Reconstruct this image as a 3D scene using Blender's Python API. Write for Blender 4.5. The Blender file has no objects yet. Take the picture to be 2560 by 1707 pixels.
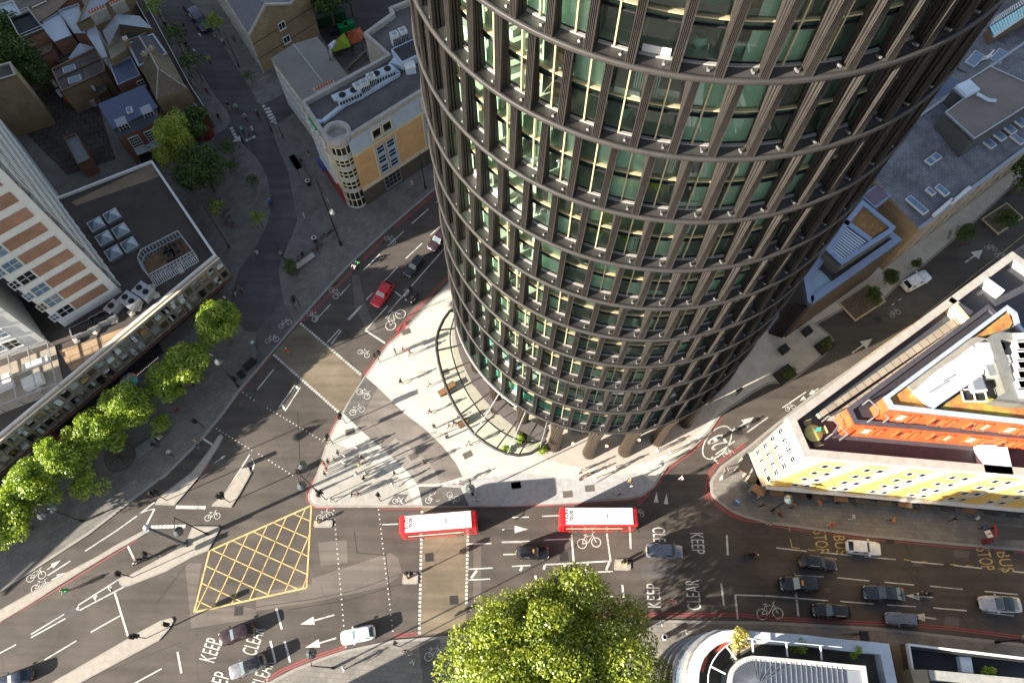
import bpy, math, random
import numpy as np
from mathutils import Matrix, Vector
SC = bpy.context.scene
COL = SC.collection
# ---------------------------------------------------------------- camera
CAMH = 100.0
F_PX = 1850.0
NAD = (1270.0, 1712.0)
def _frame():
    n = np.array([NAD[0]-1280, NAD[1]-853.5, F_PX]); n /= np.linalg.norm(n)
    fw = np.array([0, 0, 1.]) - n[2]*n; fw /= np.linalg.norm(fw)
    rt = np.cross(n, fw)
    if rt[0] < 0: rt = -rt
    return n, fw, rt
_n, _fw, _rt = _frame()
cam = bpy.data.cameras.new('camera'); cam.lens = 36.0*F_PX/2560; cam.sensor_width = 36
cam.clip_start = 0.5; cam.clip_end = 3000
camo = bpy.data.objects.new('camera', cam); COL.objects.link(camo)
wx = Vector((_rt[0], _fw[0], -_n[0])); wy = -Vector((_rt[1], _fw[1], -_n[1])); wz = -Vector((_rt[2], _fw[2], -_n[2]))
camo.matrix_world = Matrix(((wx.x, wy.x, wz.x, 0), (wx.y, wy.y, wz.y, 0), (wx.z, wy.z, wz.z, CAMH), (0, 0, 0, 1)))
SC.camera = camo
# ---------------------------------------------------------------- light
SUN_EL, SUN_AZ = 18.5, 206.5          # where the sun stands (azimuth from +x, counter-clockwise)
w = bpy.data.worlds.new('World'); SC.world = w; w.use_nodes = True
nt = w.node_tree; nt.nodes.clear()
sky = nt.nodes.new('ShaderNodeTexSky'); sky.sky_type = 'NISHITA'; sky.sun_disc = False
sky.sun_elevation = math.radians(SUN_EL); sky.sun_rotation = math.radians(90-SUN_AZ)
bg = nt.nodes.new('ShaderNodeBackground'); bg.inputs[1].default_value = 0.064
wo = nt.nodes.new('ShaderNodeOutputWorld')
hsv = nt.nodes.new('ShaderNodeHueSaturation'); hsv.inputs['Saturation'].default_value = .68; nt.links.new(sky.outputs[0], hsv.inputs['Color']); nt.links.new(hsv.outputs[0], bg.inputs[0]); nt.links.new(bg.outputs[0], wo.inputs[0])
sl = bpy.data.lights.new('sun', 'SUN'); sl.energy = 5.0; sl.angle = math.radians(0.5); sl.color = (1.0, 0.90, 0.76)
slo = bpy.data.objects.new('sun', sl); COL.objects.link(slo)
_d = Vector((math.cos(math.radians(SUN_AZ))*math.cos(math.radians(SUN_EL)), math.sin(math.radians(SUN_AZ))*math.cos(math.radians(SUN_EL)), math.sin(math.radians(SUN_EL))))
slo.rotation_euler = _d.to_track_quat('Z', 'Y').to_euler(); slo.location = (-60, -40, 150)
SC.view_settings.view_transform = 'Standard'; SC.view_settings.look = 'None'
SC.view_settings.exposure = 2.05; SC.view_settings.gamma = 1.0
SC.cycles.max_bounces = 6; SC.cycles.transparent_max_bounces = 8; SC.cycles.diffuse_bounces = 3; SC.cycles.glossy_bounces = 3
# ---------------------------------------------------------------- photograph pixel -> place
def P(u, v, h=0.0):
    d = np.array([u-1280, v-853.5, F_PX]); t = (CAMH-h)/float(d@_n)
    return (float(d@_rt)*t, float(d@_fw)*t)
def G(k, X, Y, h=0.0):
    r, c = divmod(k, 10)
    if r < 3: return P(640*c+X/3.647, 400*r+Y/3.647, h)
    return P(640*c+X/3.092, 1200+Y/3.092, h)
def PL(s, h=0.0):
    """'21 500,1540 560,1390 31 ...' -> world points at height h"""
    out = []; k = 0
    for tok in s.split():
        if ',' in tok:
            a, b = tok.split(','); out.append(P(float(a), float(b), h) if k == 99 else G(k, float(a), float(b), h))
        else: k = int(tok)
    return out
# ---------------------------------------------------------------- mesh builder
class MB:
    def __init__(s): s.v = []; s.f = []; s.m = []; s.sm = []
    def add(s, vs, fs, m=0, sm=False):
        o = len(s.v); s.v.extend([tuple(x) for x in vs])
        for f in fs: s.f.append(tuple(i+o for i in f)); s.m.append(m); s.sm.append(sm)
    def quad(s, a, b, c, d, m=0): s.add([a, b, c, d], [(0, 1, 2, 3)], m)
    def poly(s, pts, m=0): s.add(pts, [tuple(range(len(pts)))], m)
    def flat(s, pts, z, m=0):
        s.poly([(p[0], p[1], z) for p in (pts if area(pts) > 0 else pts[::-1])], m)
    def prism(s, pts, z0, z1, m=0, mt=None, bottom=False):
        if area(pts) < 0: pts = pts[::-1]
        n = len(pts); vs = [(p[0], p[1], z0) for p in pts]+[(p[0], p[1], z1) for p in pts]
        s.add(vs, [(i, (i+1) % n, n+(i+1) % n, n+i) for i in range(n)], m)
        s.add([(p[0], p[1], z1) for p in pts], [tuple(range(n))], m if mt is None else mt)
        if bottom: s.add([(p[0], p[1], z0) for p in pts[::-1]], [tuple(range(n))], m)
    def box(s, c, d, rz=0.0, m=0, z0=None):
        """centre c, size d, turned rz about z; z0 -> c.z ignored, box stands on z0"""
        cx, cy, cz = c; dx, dy, dz = d[0]/2, d[1]/2, d[2]/2
        if z0 is not None: cz = z0+dz
        ca, sa = math.cos(rz), math.sin(rz)
        vs = [(cx+x*ca-y*sa, cy+x*sa+y*ca, cz+z) for z in (-dz, dz) for x, y in ((-dx, -dy), (dx, -dy), (dx, dy), (-dx, dy))]
        s.add(vs, [(3, 2, 1, 0), (4, 5, 6, 7), (0, 1, 5, 4), (1, 2, 6, 5), (2, 3, 7, 6), (3, 0, 4, 7)], m)
    def bar(s, a, b, wd, ht, m=0):
        """box beam from a to b (3-D), wd wide, ht high"""
        a = Vector(a); b = Vector(b); d = (b-a)
        if d.length < 1e-6: return
        d.normalize(); up = Vector((0, 0, 1))
        if abs(d.z) > .95: up = Vector((1, 0, 0))
        x = d.cross(up).normalized()*wd/2; y = x.cross(d).normalized()*ht/2
        vs = [p+q for p in (a, b) for q in (-x-y, x-y, x+y, -x+y)]
        s.add(vs, [(3, 2, 1, 0), (4, 5, 6, 7), (0, 1, 5, 4), (1, 2, 6, 5), (2, 3, 7, 6), (3, 0, 4, 7)], m)
    def tube(s, pts, rs, n=8, m=0, sm=True, caps=True):
        pts = [Vector(p) for p in pts]
        if not hasattr(rs, '__len__'): rs = [rs]*len(pts)
        vs = []; fs = []
        for i, p in enumerate(pts):
            d = (pts[min(i+1, len(pts)-1)]-pts[max(i-1, 0)]).normalized()
            up = Vector((0, 0, 1)) if abs(d.z) < .9 else Vector((1, 0, 0))
            x = d.cross(up).normalized(); y = x.cross(d)
            for k in range(n):
                a = 2*math.pi*k/n; vs.append(p+x*math.cos(a)*rs[i]+y*math.sin(a)*rs[i])
        for i in range(len(pts)-1):
            for k in range(n): fs.append((i*n+k, i*n+(k+1) % n, (i+1)*n+(k+1) % n, (i+1)*n+k))
        s.add(vs, fs, m, sm)
        if caps:
            s.add(vs[:n], [tuple(range(n))[::-1]], m); s.add(vs[-n:], [tuple(range(n))], m)
    def lathe(s, prof, c=(0, 0, 0), n=16, m=0, sm=True, a0=0, a1=2*math.pi):
        full = abs(a1-a0-2*math.pi) < 1e-6; k = n if full else n+1; vs = []; fs = []
        for j in range(k):
            a = a0+(a1-a0)*j/n
            for r, z in prof: vs.append((c[0]+r*math.cos(a), c[1]+r*math.sin(a), c[2]+z))
        q = len(prof)
        for j in range(n):
            j2 = (j+1) % k
            for i in range(q-1): fs.append((j*q+i, j2*q+i, j2*q+i+1, j*q+i+1))
        s.add(vs, fs, m, sm)
    def stroke(s, pts, wd, z, m=0, closed=False):
        """flat painted ribbon"""
        n = len(pts); L = []; Rr = []
        for i in range(n):
            if closed: a, b = pts[i-1], pts[(i+1) % n]
            else: a, b = pts[max(i-1, 0)], pts[min(i+1, n-1)]
            dx, dy = b[0]-a[0], b[1]-a[1]; l = math.hypot(dx, dy) or 1
            ox, oy = -dy/l*wd/2, dx/l*wd/2
            L.append((pts[i][0]+ox, pts[i][1]+oy, z)); Rr.append((pts[i][0]-ox, pts[i][1]-oy, z))
        for i in range(n if closed else n-1):
            j = (i+1) % n; s.add([Rr[i], Rr[j], L[j], L[i]], [(0, 1, 2, 3)], m)
    def mesh(s, name, mats):
        me = bpy.data.meshes.new(name); me.from_pydata(s.v, [], s.f)
        for m in (mats if isinstance(mats, (list, tuple)) else [mats]): me.materials.append(m)
        if s.f:
            me.polygons.foreach_set('material_index', s.m); me.polygons.foreach_set('use_smooth', s.sm)
        me.update(); return me
    def build(s, name, mats, parent=None, **kw):
        return link(name, s.mesh(name, mats), parent, **kw)
def area(p): return sum(p[i][0]*p[(i+1) % len(p)][1]-p[(i+1) % len(p)][0]*p[i][1] for i in range(len(p)))/2
def link(name, data, parent=None, loc=None, rz=None, **kw):
    o = bpy.data.objects.new(name, data); COL.objects.link(o)
    if parent: o.parent = parent
    if loc is not None: o.location = loc if len(loc) == 3 else (loc[0], loc[1], 0)
    if rz is not None: o.rotation_euler = (0, 0, rz)
    for k, v in kw.items(): o[k] = v
    return o
def thing(name, label, cat, loc=(0, 0, 0), rz=0.0, group=None):
    o = link(name, None, None, loc, rz, label=label, category=cat)
    if group: o['group'] = group
    o.empty_display_size = .3
    return o
def tag(o, label, cat, group=None):
    o['label'] = label; o['category'] = cat
    if group: o['group'] = group
    return o
def struct(name, mb, mats): return mb.build(name, mats, kind='structure')
def copy_tree(o, parent=None):
    c = o.copy(); COL.objects.link(c)
    if parent: c.parent = parent
    for ch in KIDS.get(o.name, []) if False else list(o.children): copy_tree(ch, c)
    return c
KIDS = {}
def inset(pts, d):
    """shrink a polygon by d (counter-clockwise result)"""
    if area(pts) < 0: pts = pts[::-1]
    n = len(pts); out = []
    for i in range(n):
        a, b, c = pts[i-1], pts[i], pts[(i+1) % n]
        d1 = Vector((b[0]-a[0], b[1]-a[1])).normalized(); d2 = Vector((c[0]-b[0], c[1]-b[1])).normalized()
        n1 = Vector((-d1.y, d1.x)); n2 = Vector((-d2.y, d2.x)); q = n1+n2
        k = q.dot(n1); q = q*(d/max(k, .35)); out.append((b[0]+q.x, b[1]+q.y))
    return out
def lerp(a, b, t): return tuple(a[i]+(b[i]-a[i])*t for i in range(len(a)))
def hypot2(a, b): return math.hypot(a[0]-b[0], a[1]-b[1])
# ---------------------------------------------------------------- materials
def newmat(name):
    m = bpy.data.materials.new(name); m.use_nodes = True; n = m.node_tree; n.nodes.clear()
    return m, n, n.nodes.new, n.links.new
def ramp(n, c0, c1, p0=.35, p1=.65):
    r = n.nodes.new('ShaderNodeValToRGB'); e = r.color_ramp.elements
    e[0].position = p0; e[0].color = (*c0, 1); e[1].position = p1; e[1].color = (*c1, 1); return r
def M(name, c, rough=.8, metal=0.0, var=.18, scale=1.5, bump=.0, bscale=20, spec=.4, fine=.0):
    """plain weathered surface: two scales of noise over the base colour"""
    m, n, N, L = newmat(name)
    tc = N('ShaderNodeTexCoord'); t1 = N('ShaderNodeTexNoise'); t1.inputs['Scale'].default_value = scale; t1.inputs['Detail'].default_value = 6
    t1.inputs['Roughness'].default_value = .65
    L(tc.outputs['Object'], t1.inputs['Vector'])
    r = ramp(n, [x*(1-var) for x in c], [min(1, x*(1+var)) for x in c], .3, .7); L(t1.outputs['Fac'], r.inputs[0])
    b = N('ShaderNodeBsdfPrincipled'); o = N('ShaderNodeOutputMaterial'); L(b.outputs[0], o.inputs[0])
    col = r.outputs[0]
    if fine:
        t2 = N('ShaderNodeTexNoise'); t2.inputs['Scale'].default_value = 25; t2.inputs['Detail'].default_value = 3; L(tc.outputs['Object'], t2.inputs['Vector'])
        r2 = ramp(n, [1-fine]*3, [1+fine]*3, .35, .65); L(t2.outputs['Fac'], r2.inputs[0])
        mx = N('ShaderNodeMix'); mx.data_type = 'RGBA'; mx.blend_type = 'MULTIPLY'; mx.inputs[0].default_value = 1
        L(col, mx.inputs[6]); L(r2.outputs[0], mx.inputs[7]); col = mx.outputs[2]
    L(col, b.inputs['Base Color']); b.inputs['Roughness'].default_value = rough; b.inputs['Metallic'].default_value = metal
    b.inputs['Specular IOR Level'].default_value = spec
    if bump:
        t3 = N('ShaderNodeTexNoise'); t3.inputs['Scale'].default_value = bscale; L(tc.outputs['Object'], t3.inputs['Vector'])
        bp = N('ShaderNodeBump'); bp.inputs['Strength'].default_value = bump; bp.inputs['Distance'].default_value = .02
        L(t3.outputs['Fac'], bp.inputs['Height']); L(bp.outputs[0], b.inputs['Normal'])
    return m
def MBRICK(name, c1, c2, mortar, bw=.45, rh=.15, ms=.02, rot=0.0, rough=.85, horiz=False, var=.25, off=.5):
    """bricks, slates, slabs or boards; horiz -> laid in the xy plane (turned by rot), else on walls"""
    m, n, N, L = newmat(name)
    tc = N('ShaderNodeTexCoord'); mp = N('ShaderNodeMapping')
    if horiz:
        mp.inputs['Rotation'].default_value = (0, 0, -rot); L(tc.outputs['Object'], mp.inputs['Vector']); vec = mp.outputs[0]
    else:
        g = N('ShaderNodeNewGeometry'); sx = N('ShaderNodeSeparateXYZ'); L(tc.outputs['Object'], sx.inputs[0])
        sn = N('ShaderNodeSeparateXYZ'); L(g.outputs['Normal'], sn.inputs[0])
        a = N('ShaderNodeMath'); a.operation = 'MULTIPLY'; L(sx.outputs[0], a.inputs[0]); L(sn.outputs[1], a.inputs[1])
        b_ = N('ShaderNodeMath'); b_.operation = 'MULTIPLY'; L(sx.outputs[1], b_.inputs[0]); L(sn.outputs[0], b_.inputs[1])
        c = N('ShaderNodeMath'); c.operation = 'SUBTRACT'; L(b_.outputs[0], c.inputs[0]); L(a.outputs[0], c.inputs[1])
        cb = N('ShaderNodeCombineXYZ'); L(c.outputs[0], cb.inputs[0]); L(sx.outputs[2], cb.inputs[1]); vec = cb.outputs[0]
    br = N('ShaderNodeTexBrick'); br.inputs['Color1'].default_value = (*c1, 1); br.inputs['Color2'].default_value = (*c2, 1)
    br.inputs['Mortar'].default_value = (*mortar, 1); br.inputs['Scale'].default_value = 1; br.inputs['Brick Width'].default_value = bw
    br.inputs['Row Height'].default_value = rh; br.inputs['Mortar Size'].default_value = ms; br.offset = off
    L(vec, br.inputs['Vector'])
    t = N('ShaderNodeTexNoise'); t.inputs['Scale'].default_value = .35; t.inputs['Detail'].default_value = 8; t.inputs['Roughness'].default_value = .7
    L(tc.outputs['Object'], t.inputs['Vector']); r = ramp(n, [1-var]*3, [1+var]*3, .3, .7); L(t.outputs['Fac'], r.inputs[0])
    mx = N('ShaderNodeMix'); mx.data_type = 'RGBA'; mx.blend_type = 'MULTIPLY'; mx.inputs[0].default_value = 1
    L(br.outputs[0], mx.inputs[6]); L(r.outputs[0], mx.inputs[7])
    b = N('ShaderNodeBsdfPrincipled'); o = N('ShaderNodeOutputMaterial'); L(b.outputs[0], o.inputs[0]); L(mx.outputs[2], b.inputs['Base Color'])
    b.inputs['Roughness'].default_value = rough; b.inputs['Specular IOR Level'].default_value = .25
    bp = N('ShaderNodeBump'); bp.inputs['Strength'].default_value = .25; bp.inputs['Distance'].default_value = .01
    L(br.outputs['Fac'], bp.inputs['Height']); bp.invert = True; L(bp.outputs[0], b.inputs['Normal'])
    return m
def MGLASS(name, tint=(.5, .62, .56), refl=1.45, rough=.0, op=0.0, opc=(.02, .03, .03)):
    """window pane: tinted transparency under a mirror coat"""
    m, n, N, L = newmat(name)
    tr = N('ShaderNodeBsdfTransparent'); tr.inputs[0].default_value = (*tint, 1)
    gl = N('ShaderNodeBsdfGlossy'); gl.inputs['Roughness'].default_value = rough; gl.inputs[0].default_value = (.95, 1, .97, 1)
    fr = N('ShaderNodeFresnel'); fr.inputs[0].default_value = refl
    mx = N('ShaderNodeMixShader'); o = N('ShaderNodeOutputMaterial')
    L(fr.outputs[0], mx.inputs[0]); L(tr.outputs[0], mx.inputs[1]); L(gl.outputs[0], mx.inputs[2]); L(mx.outputs[0], o.inputs[0])
    return m
def MPAINT(name, c, rough=.25, coat=.6, metal=.0):
    m, n, N, L = newmat(name); b = N('ShaderNodeBsdfPrincipled'); o = N('ShaderNodeOutputMaterial'); L(b.outputs[0], o.inputs[0])
    tc = N('ShaderNodeTexCoord'); t = N('ShaderNodeTexNoise'); t.inputs['Scale'].default_value = 2.5; t.inputs['Detail'].default_value = 5; L(tc.outputs['Object'], t.inputs[0])
    r = ramp(n, [x*.88 for x in c], [min(1, x*1.06) for x in c], .35, .65); L(t.outputs['Fac'], r.inputs[0]); L(r.outputs[0], b.inputs['Base Color'])
    r2 = ramp(n, [rough*.7]*3, [rough*1.5]*3, .3, .7); L(t.outputs['Fac'], r2.inputs[0]); L(r2.outputs[0], b.inputs['Roughness'])
    b.inputs['Metallic'].default_value = metal; b.inputs['Coat Weight'].default_value = coat
    return m
def MLIT(name, c, s):
    m, n, N, L = newmat(name); e = N('ShaderNodeEmission'); o = N('ShaderNodeOutputMaterial'); e.inputs[0].default_value = (*c, 1); e.inputs[1].default_value = s
    L(e.outputs[0], o.inputs[0]); return m
def MASPH(name, c, var=.22):
    m, n, N, L = newmat(name); tc = N('ShaderNodeTexCoord'); b = N('ShaderNodeBsdfPrincipled'); o = N('ShaderNodeOutputMaterial'); L(b.outputs[0], o.inputs[0])
    t = N('ShaderNodeTexNoise'); t.inputs['Scale'].default_value = .12; t.inputs['Detail'].default_value = 10; t.inputs['Roughness'].default_value = .62; L(tc.outputs['Object'], t.inputs[0])
    r = ramp(n, [x*(1-var) for x in c], [x*(1+var) for x in c], .32, .68); L(t.outputs['Fac'], r.inputs[0])
    # long wheel-track streaks
    mp = N('ShaderNodeMapping'); mp.inputs['Scale'].default_value = (.05, .9, 1); L(tc.outputs['Object'], mp.inputs[0])
    s = N('ShaderNodeTexNoise'); s.inputs['Scale'].default_value = 1; s.inputs['Detail'].default_value = 4; L(mp.outputs[0], s.inputs[0])
    r2 = ramp(n, [.84]*3, [1.14]*3, .35, .65); L(s.outputs['Fac'], r2.inputs[0])
    m1 = N('ShaderNodeMix'); m1.data_type = 'RGBA'; m1.blend_type = 'MULTIPLY'; m1.inputs[0].default_value = 1; L(r.outputs[0], m1.inputs[6]); L(r2.outputs[0], m1.inputs[7])
    # tyre-polished tracks, stains and drips
    t4 = N('ShaderNodeTexNoise'); t4.inputs['Scale'].default_value = .55; t4.inputs['Detail'].default_value = 12; t4.inputs['Roughness'].default_value = .8; t4.inputs['Distortion'].default_value = .6; L(tc.outputs['Object'], t4.inputs[0])
    r4 = ramp(n, [.62]*3, [1.0]*3, .30, .44); L(t4.outputs['Fac'], r4.inputs[0])
    m0 = N('ShaderNodeMix'); m0.data_type = 'RGBA'; m0.blend_type = 'MULTIPLY'; m0.inputs[0].default_value = .8; L(m1.outputs[2], m0.inputs[6]); L(r4.outputs[0], m0.inputs[7]); m1 = m0
    # hairline cracks
    vo = N('ShaderNodeTexVoronoi'); vo.feature = 'DISTANCE_TO_EDGE'; vo.inputs['Scale'].default_value = .16; mv = N('ShaderNodeMix'); mv.data_type = 'RGBA'; mv.inputs[0].default_value = .5; L(tc.outputs['Object'], mv.inputs[6]); L(t4.outputs['Color'], mv.inputs[7]); L(mv.outputs[2], vo.inputs['Vector'])
    r5 = ramp(n, [.55]*3, [1]*3, .0, .006); L(vo.outputs['Distance'], r5.inputs[0])
    mk = N('ShaderNodeMix'); mk.data_type = 'RGBA'; mk.blend_type = 'MULTIPLY'; mk.inputs[0].default_value = .55; L(m1.outputs[2], mk.inputs[6]); L(r5.outputs[0], mk.inputs[7]); m1 = mk
    f = N('ShaderNodeTexNoise'); f.inputs['Scale'].default_value = 9; f.inputs['Detail'].default_value = 5; L(tc.outputs['Object'], f.inputs[0])
    r3 = ramp(n, [.86]*3, [1.12]*3, .3, .7); L(f.outputs['Fac'], r3.inputs[0])
    m2 = N('ShaderNodeMix'); m2.data_type = 'RGBA'; m2.blend_type = 'MULTIPLY'; m2.inputs[0].default_value = 1; L(m1.outputs[2], m2.inputs[6]); L(r3.outputs[0], m2.inputs[7])
    L(m2.outputs[2], b.inputs['Base Color']); b.inputs['Roughness'].default_value = .8; b.inputs['Specular IOR Level'].default_value = .35
    g = N('ShaderNodeTexNoise'); g.inputs['Scale'].default_value = 40; L(tc.outputs['Object'], g.inputs[0])
    bp = N('ShaderNodeBump'); bp.inputs['Strength'].default_value = .25; bp.inputs['Distance'].default_value = .01; L(g.outputs['Fac'], bp.inputs['Height']); L(bp.outputs[0], b.inputs['Normal'])
    return m
def MWORN(name, c, hole=.42):
    """road paint: chipped in small flecks, thinner where tyres have run"""
    m, n, N, L = newmat(name); tc = N('ShaderNodeTexCoord'); b = N('ShaderNodeBsdfPrincipled'); o = N('ShaderNodeOutputMaterial')
    t = N('ShaderNodeTexNoise'); t.inputs['Scale'].default_value = 7; t.inputs['Detail'].default_value = 9; t.inputs['Roughness'].default_value = .75; L(tc.outputs['Object'], t.inputs[0])
    t2 = N('ShaderNodeTexNoise'); t2.inputs['Scale'].default_value = .8; t2.inputs['Detail'].default_value = 3; L(tc.outputs['Object'], t2.inputs[0])
    a = N('ShaderNodeMath'); a.operation = 'MULTIPLY_ADD'; L(t2.outputs['Fac'], a.inputs[0]); a.inputs[1].default_value = .45; L(t.outputs['Fac'], a.inputs[2]); s_ = N('ShaderNodeMath'); s_.operation = 'SUBTRACT'; L(a.outputs[0], s_.inputs[0]); s_.inputs[1].default_value = .225
    r = ramp(n, [x*.28 for x in c], c, hole-.07, hole+.06); L(s_.outputs[0], r.inputs[0]); L(r.outputs[0], b.inputs['Base Color'])
    b.inputs['Roughness'].default_value = .7; L(b.outputs[0], o.inputs[0]); return m
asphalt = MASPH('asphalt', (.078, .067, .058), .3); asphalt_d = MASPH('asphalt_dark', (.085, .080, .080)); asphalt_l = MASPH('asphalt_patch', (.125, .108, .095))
buff = MASPH('buff_surface', (.165, .135, .095), .3)
pave = MBRICK('paving_grey', (.19, .18, .165), (.155, .147, .137), (.08, .078, .076), .9, .6, .015, math.radians(35), horiz=True, var=.22)
pave_w = MBRICK('paving_pale_granite', (.56, .52, .45), (.50, .465, .41), (.38, .355, .32), 1.2, .6, .012, math.radians(-28), horiz=True, var=.12)
pave_s = MBRICK('paving_slabs', (.22, .205, .185), (.175, .165, .15), (.10, .095, .09), .75, .6, .015, math.radians(-3), horiz=True, var=.22)
kerbm = M('kerb_granite', (.27, .255, .235), .8, var=.15, fine=.15)
islm = M('island_concrete', (.33, .30, .26), .85, var=.14, fine=.12)
tarm = MASPH('plaza_tar', (.17, .15, .135), .25)
cyc_t = MASPH('cycle_tar', (.11, .105, .10), .15)
white_p = MWORN('white_paint', (.60, .59, .55), .44); yell_p = MWORN('yellow_paint', (.58, .42, .17), .42); red_p = MWORN('red_paint', (.36, .06, .06), .40)
yell_l = MWORN('lettering_yellow', (.50, .36, .12), .42)
metal_d = M('dark_metal', (.035, .035, .038), .45, .5, .1); metal_l = M('light_metal', (.45, .47, .5), .4, .7, .1); metal_w = M('white_metal', (.60, .61, .61), .5, var=.06)
black = M('black_plastic', (.018, .018, .02), .5, var=.1); white = M('white_render', (.64, .63, .61), .8, var=.06); glass_d = MPAINT('dark_glass', (.012, .016, .02), .06, .3)
glass_b = MPAINT('sky_glass', (.10, .17, .26), .06, .5); wood = M('timber', (.22, .12, .06), .7, var=.25)
bronze = M('bronze', (.036, .034, .033), .5, .0, .2, 1.2, fine=.08, spec=.25); bronze_l = M('bronze_rim', (.040, .038, .037), .5, .0, .15, spec=.25); gold = M('gold_metal', (.50, .43, .27), .45, .3, .08)
soil = M('soil', (.05, .035, .025), .95); stone = M('pale_stone', (.44, .40, .34), .85, var=.15, fine=.1)
# ================================================================ GROUND
b = MB(); S = 1400
b.quad((-S, -S, 0), (S, -S, 0), (S, S, 0), (-S, S, 0)); struct('ground', b, asphalt)
KH = .12
def pavement(name, pts, mat, kerb=True):
    m = MB(); m.prism(pts, 0.001, KH, 1)
    if kerb: m.flat(inset(pts, .35), KH+.004, 0)
    else: m.flat(pts, KH+.004, 0)
    return struct(name, m, [mat, kerbm])
kerbL = PL('99 0,1481 223,1336 399,1200 411,1195 477,1129 515,1090 565,1028 603,975 640,932 681,882 750,803 832,710 876,663 952,592 1024,529 1098,466 1200,376 1320,270')
pavement('pavement_west', kerbL+[(60, 260), (-400, 260), (-400, -30), (-110, -20)], pave)
plaza = PL('99 777,1260 771,1250 769,1238 779,1216 793,1181 815,1110 832,1071 857,1027 903,953 914,937 969,860 1005,830 1136,690 1290,560')+[(60, 130), (140, 130)]+PL('99 2560,440 2441,553 2331,647 2235,724 2200,760 2120,768 2043,811 2074,836 2085,850 2082,868 2060,890 1985,950 1960,962 1938,958 1920,962 1880,984 1850,1006 1828,1019 1801,1041 1774,1080 1724,1129 1669,1167 1636,1219 1603,1242 1571,1249 1442,1258 1280,1266 1100,1268 900,1268 790,1268')
pavement('plaza', plaza, pave_w)
pavR = PL('99 1776,1230 1774,1205 1782,1190 1801,1165 1870,1115 1920,1074 2030,986 2257,830 2560,610')+[(140, 60), (200, 10)]+PL('99 2700,1395 2560,1378 2373,1362 2163,1342 1920,1310 1862,1294 1830,1281 1797,1258 1780,1240')
pavement('pavement_east', pavR, pave_s)
pavS = PL('99 560,1762 659,1711 737,1670 802,1644 863,1624 983,1599 1044,1594 1280,1576 1645,1549 1920,1553 2179,1566 2560,1608')+[(130, -15), (130, -120), (-120, -120), (-75, -15)]
pavement('pavement_south', pavS, pave_s)
# traffic islands
for i, s in enumerate(['99 387,1261 400,1240 422,1225 480,1180 520,1130 546,1090 553,1085 559,1092 548,1115 500,1190 466,1230 437,1263',
    '99 529,1265 534,1258 565,1228 606,1170 622,1168 628,1184 600,1235 579,1268',
    '30 925,800 918,765 940,745 1000,735 1220,612 1430,500 1490,356 1690,358 1704,372 1612,545 1500,590 1300,700 1000,818 955,828',
    '30 1330,1060 1345,1085 1310,1150 1230,1240 620,1568 500,1640 200,1700 440,1540 1100,1160 1240,1085',
    '30 -60,1110 -60,1030 0,1003 300,835 500,722 760,585 900,500 1120,385 1142,392 1130,412 1060,455 900,545 700,665 450,820 250,950 0,1100',
    '31 450,315 585,308 594,320 590,358 580,366 455,366 446,355', '31 1138,718 1245,714 1255,725 1253,795 1240,803 1140,803 1130,795', '32 795,612 905,610 918,622 918,690 905,698 800,696 788,688']):
    p = PL(s); m = MB(); m.prism(p, .001, .13, 1); m.flat(inset(p, .18), .134, 0); struct('traffic_island', m, [islm, kerbm])
# asphalt and tar areas flush on pavements
def sheet(name, s, mat, z): m = MB(); m.flat(PL(s), z); return struct(name, m, mat)
sheet('side_street', '0 1400,0 1500,170 1640,360 1760,560 1980,900 2080,1030 2105,1110 2050,1190 1950,1240 1950,1400 2200,1300 11 20,0 100,150 150,400 100,600 0,800 -150,1000 -230,1250 -200,1400 -100,1568 40,1568 250,1290 205,1000 300,760 380,560 330,300 290,100 250,0 1 220,1400 140,1160 280,1080 900,700 1300,400 1100,300 200,890 60,960 0,940 0 2334,900 2150,600 2000,360 1740,0', asphalt_d, KH+.010)
sheet('cycle_track', '11 0,1568 250,1290 345,1450 290,1568 21 180,245 0,450', cyc_t, KH+.016)
sheet('cycle_track', '21 1000,520 1110,615 920,970 800,855 870,720', cyc_t, KH+.010)
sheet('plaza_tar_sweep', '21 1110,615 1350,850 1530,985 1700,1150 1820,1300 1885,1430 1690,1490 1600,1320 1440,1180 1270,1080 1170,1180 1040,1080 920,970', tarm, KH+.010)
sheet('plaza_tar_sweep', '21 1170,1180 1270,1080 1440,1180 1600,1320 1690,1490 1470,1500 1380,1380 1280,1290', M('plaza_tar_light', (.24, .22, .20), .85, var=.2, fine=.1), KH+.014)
sheet('cycle_track', '31 1020,190 1075,108 1180,110 1130,192', cyc_t, KH+.010)
sheet('cycle_track', '31 1255,50 1430,52 1580,60 1650,200 1290,200', cyc_t, KH+.010)
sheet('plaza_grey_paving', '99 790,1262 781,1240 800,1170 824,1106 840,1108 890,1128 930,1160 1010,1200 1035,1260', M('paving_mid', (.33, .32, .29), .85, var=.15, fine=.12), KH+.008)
sheet('plaza_grey_paving', '99 1040,1262 1090,1212 1300,1180 1440,1200 1600,1180 1640,1212 1600,1236 1440,1256 1280,1264', M('paving_mid2', (.36, .36, .36), .85, var=.18, fine=.12), KH+.008)
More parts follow.
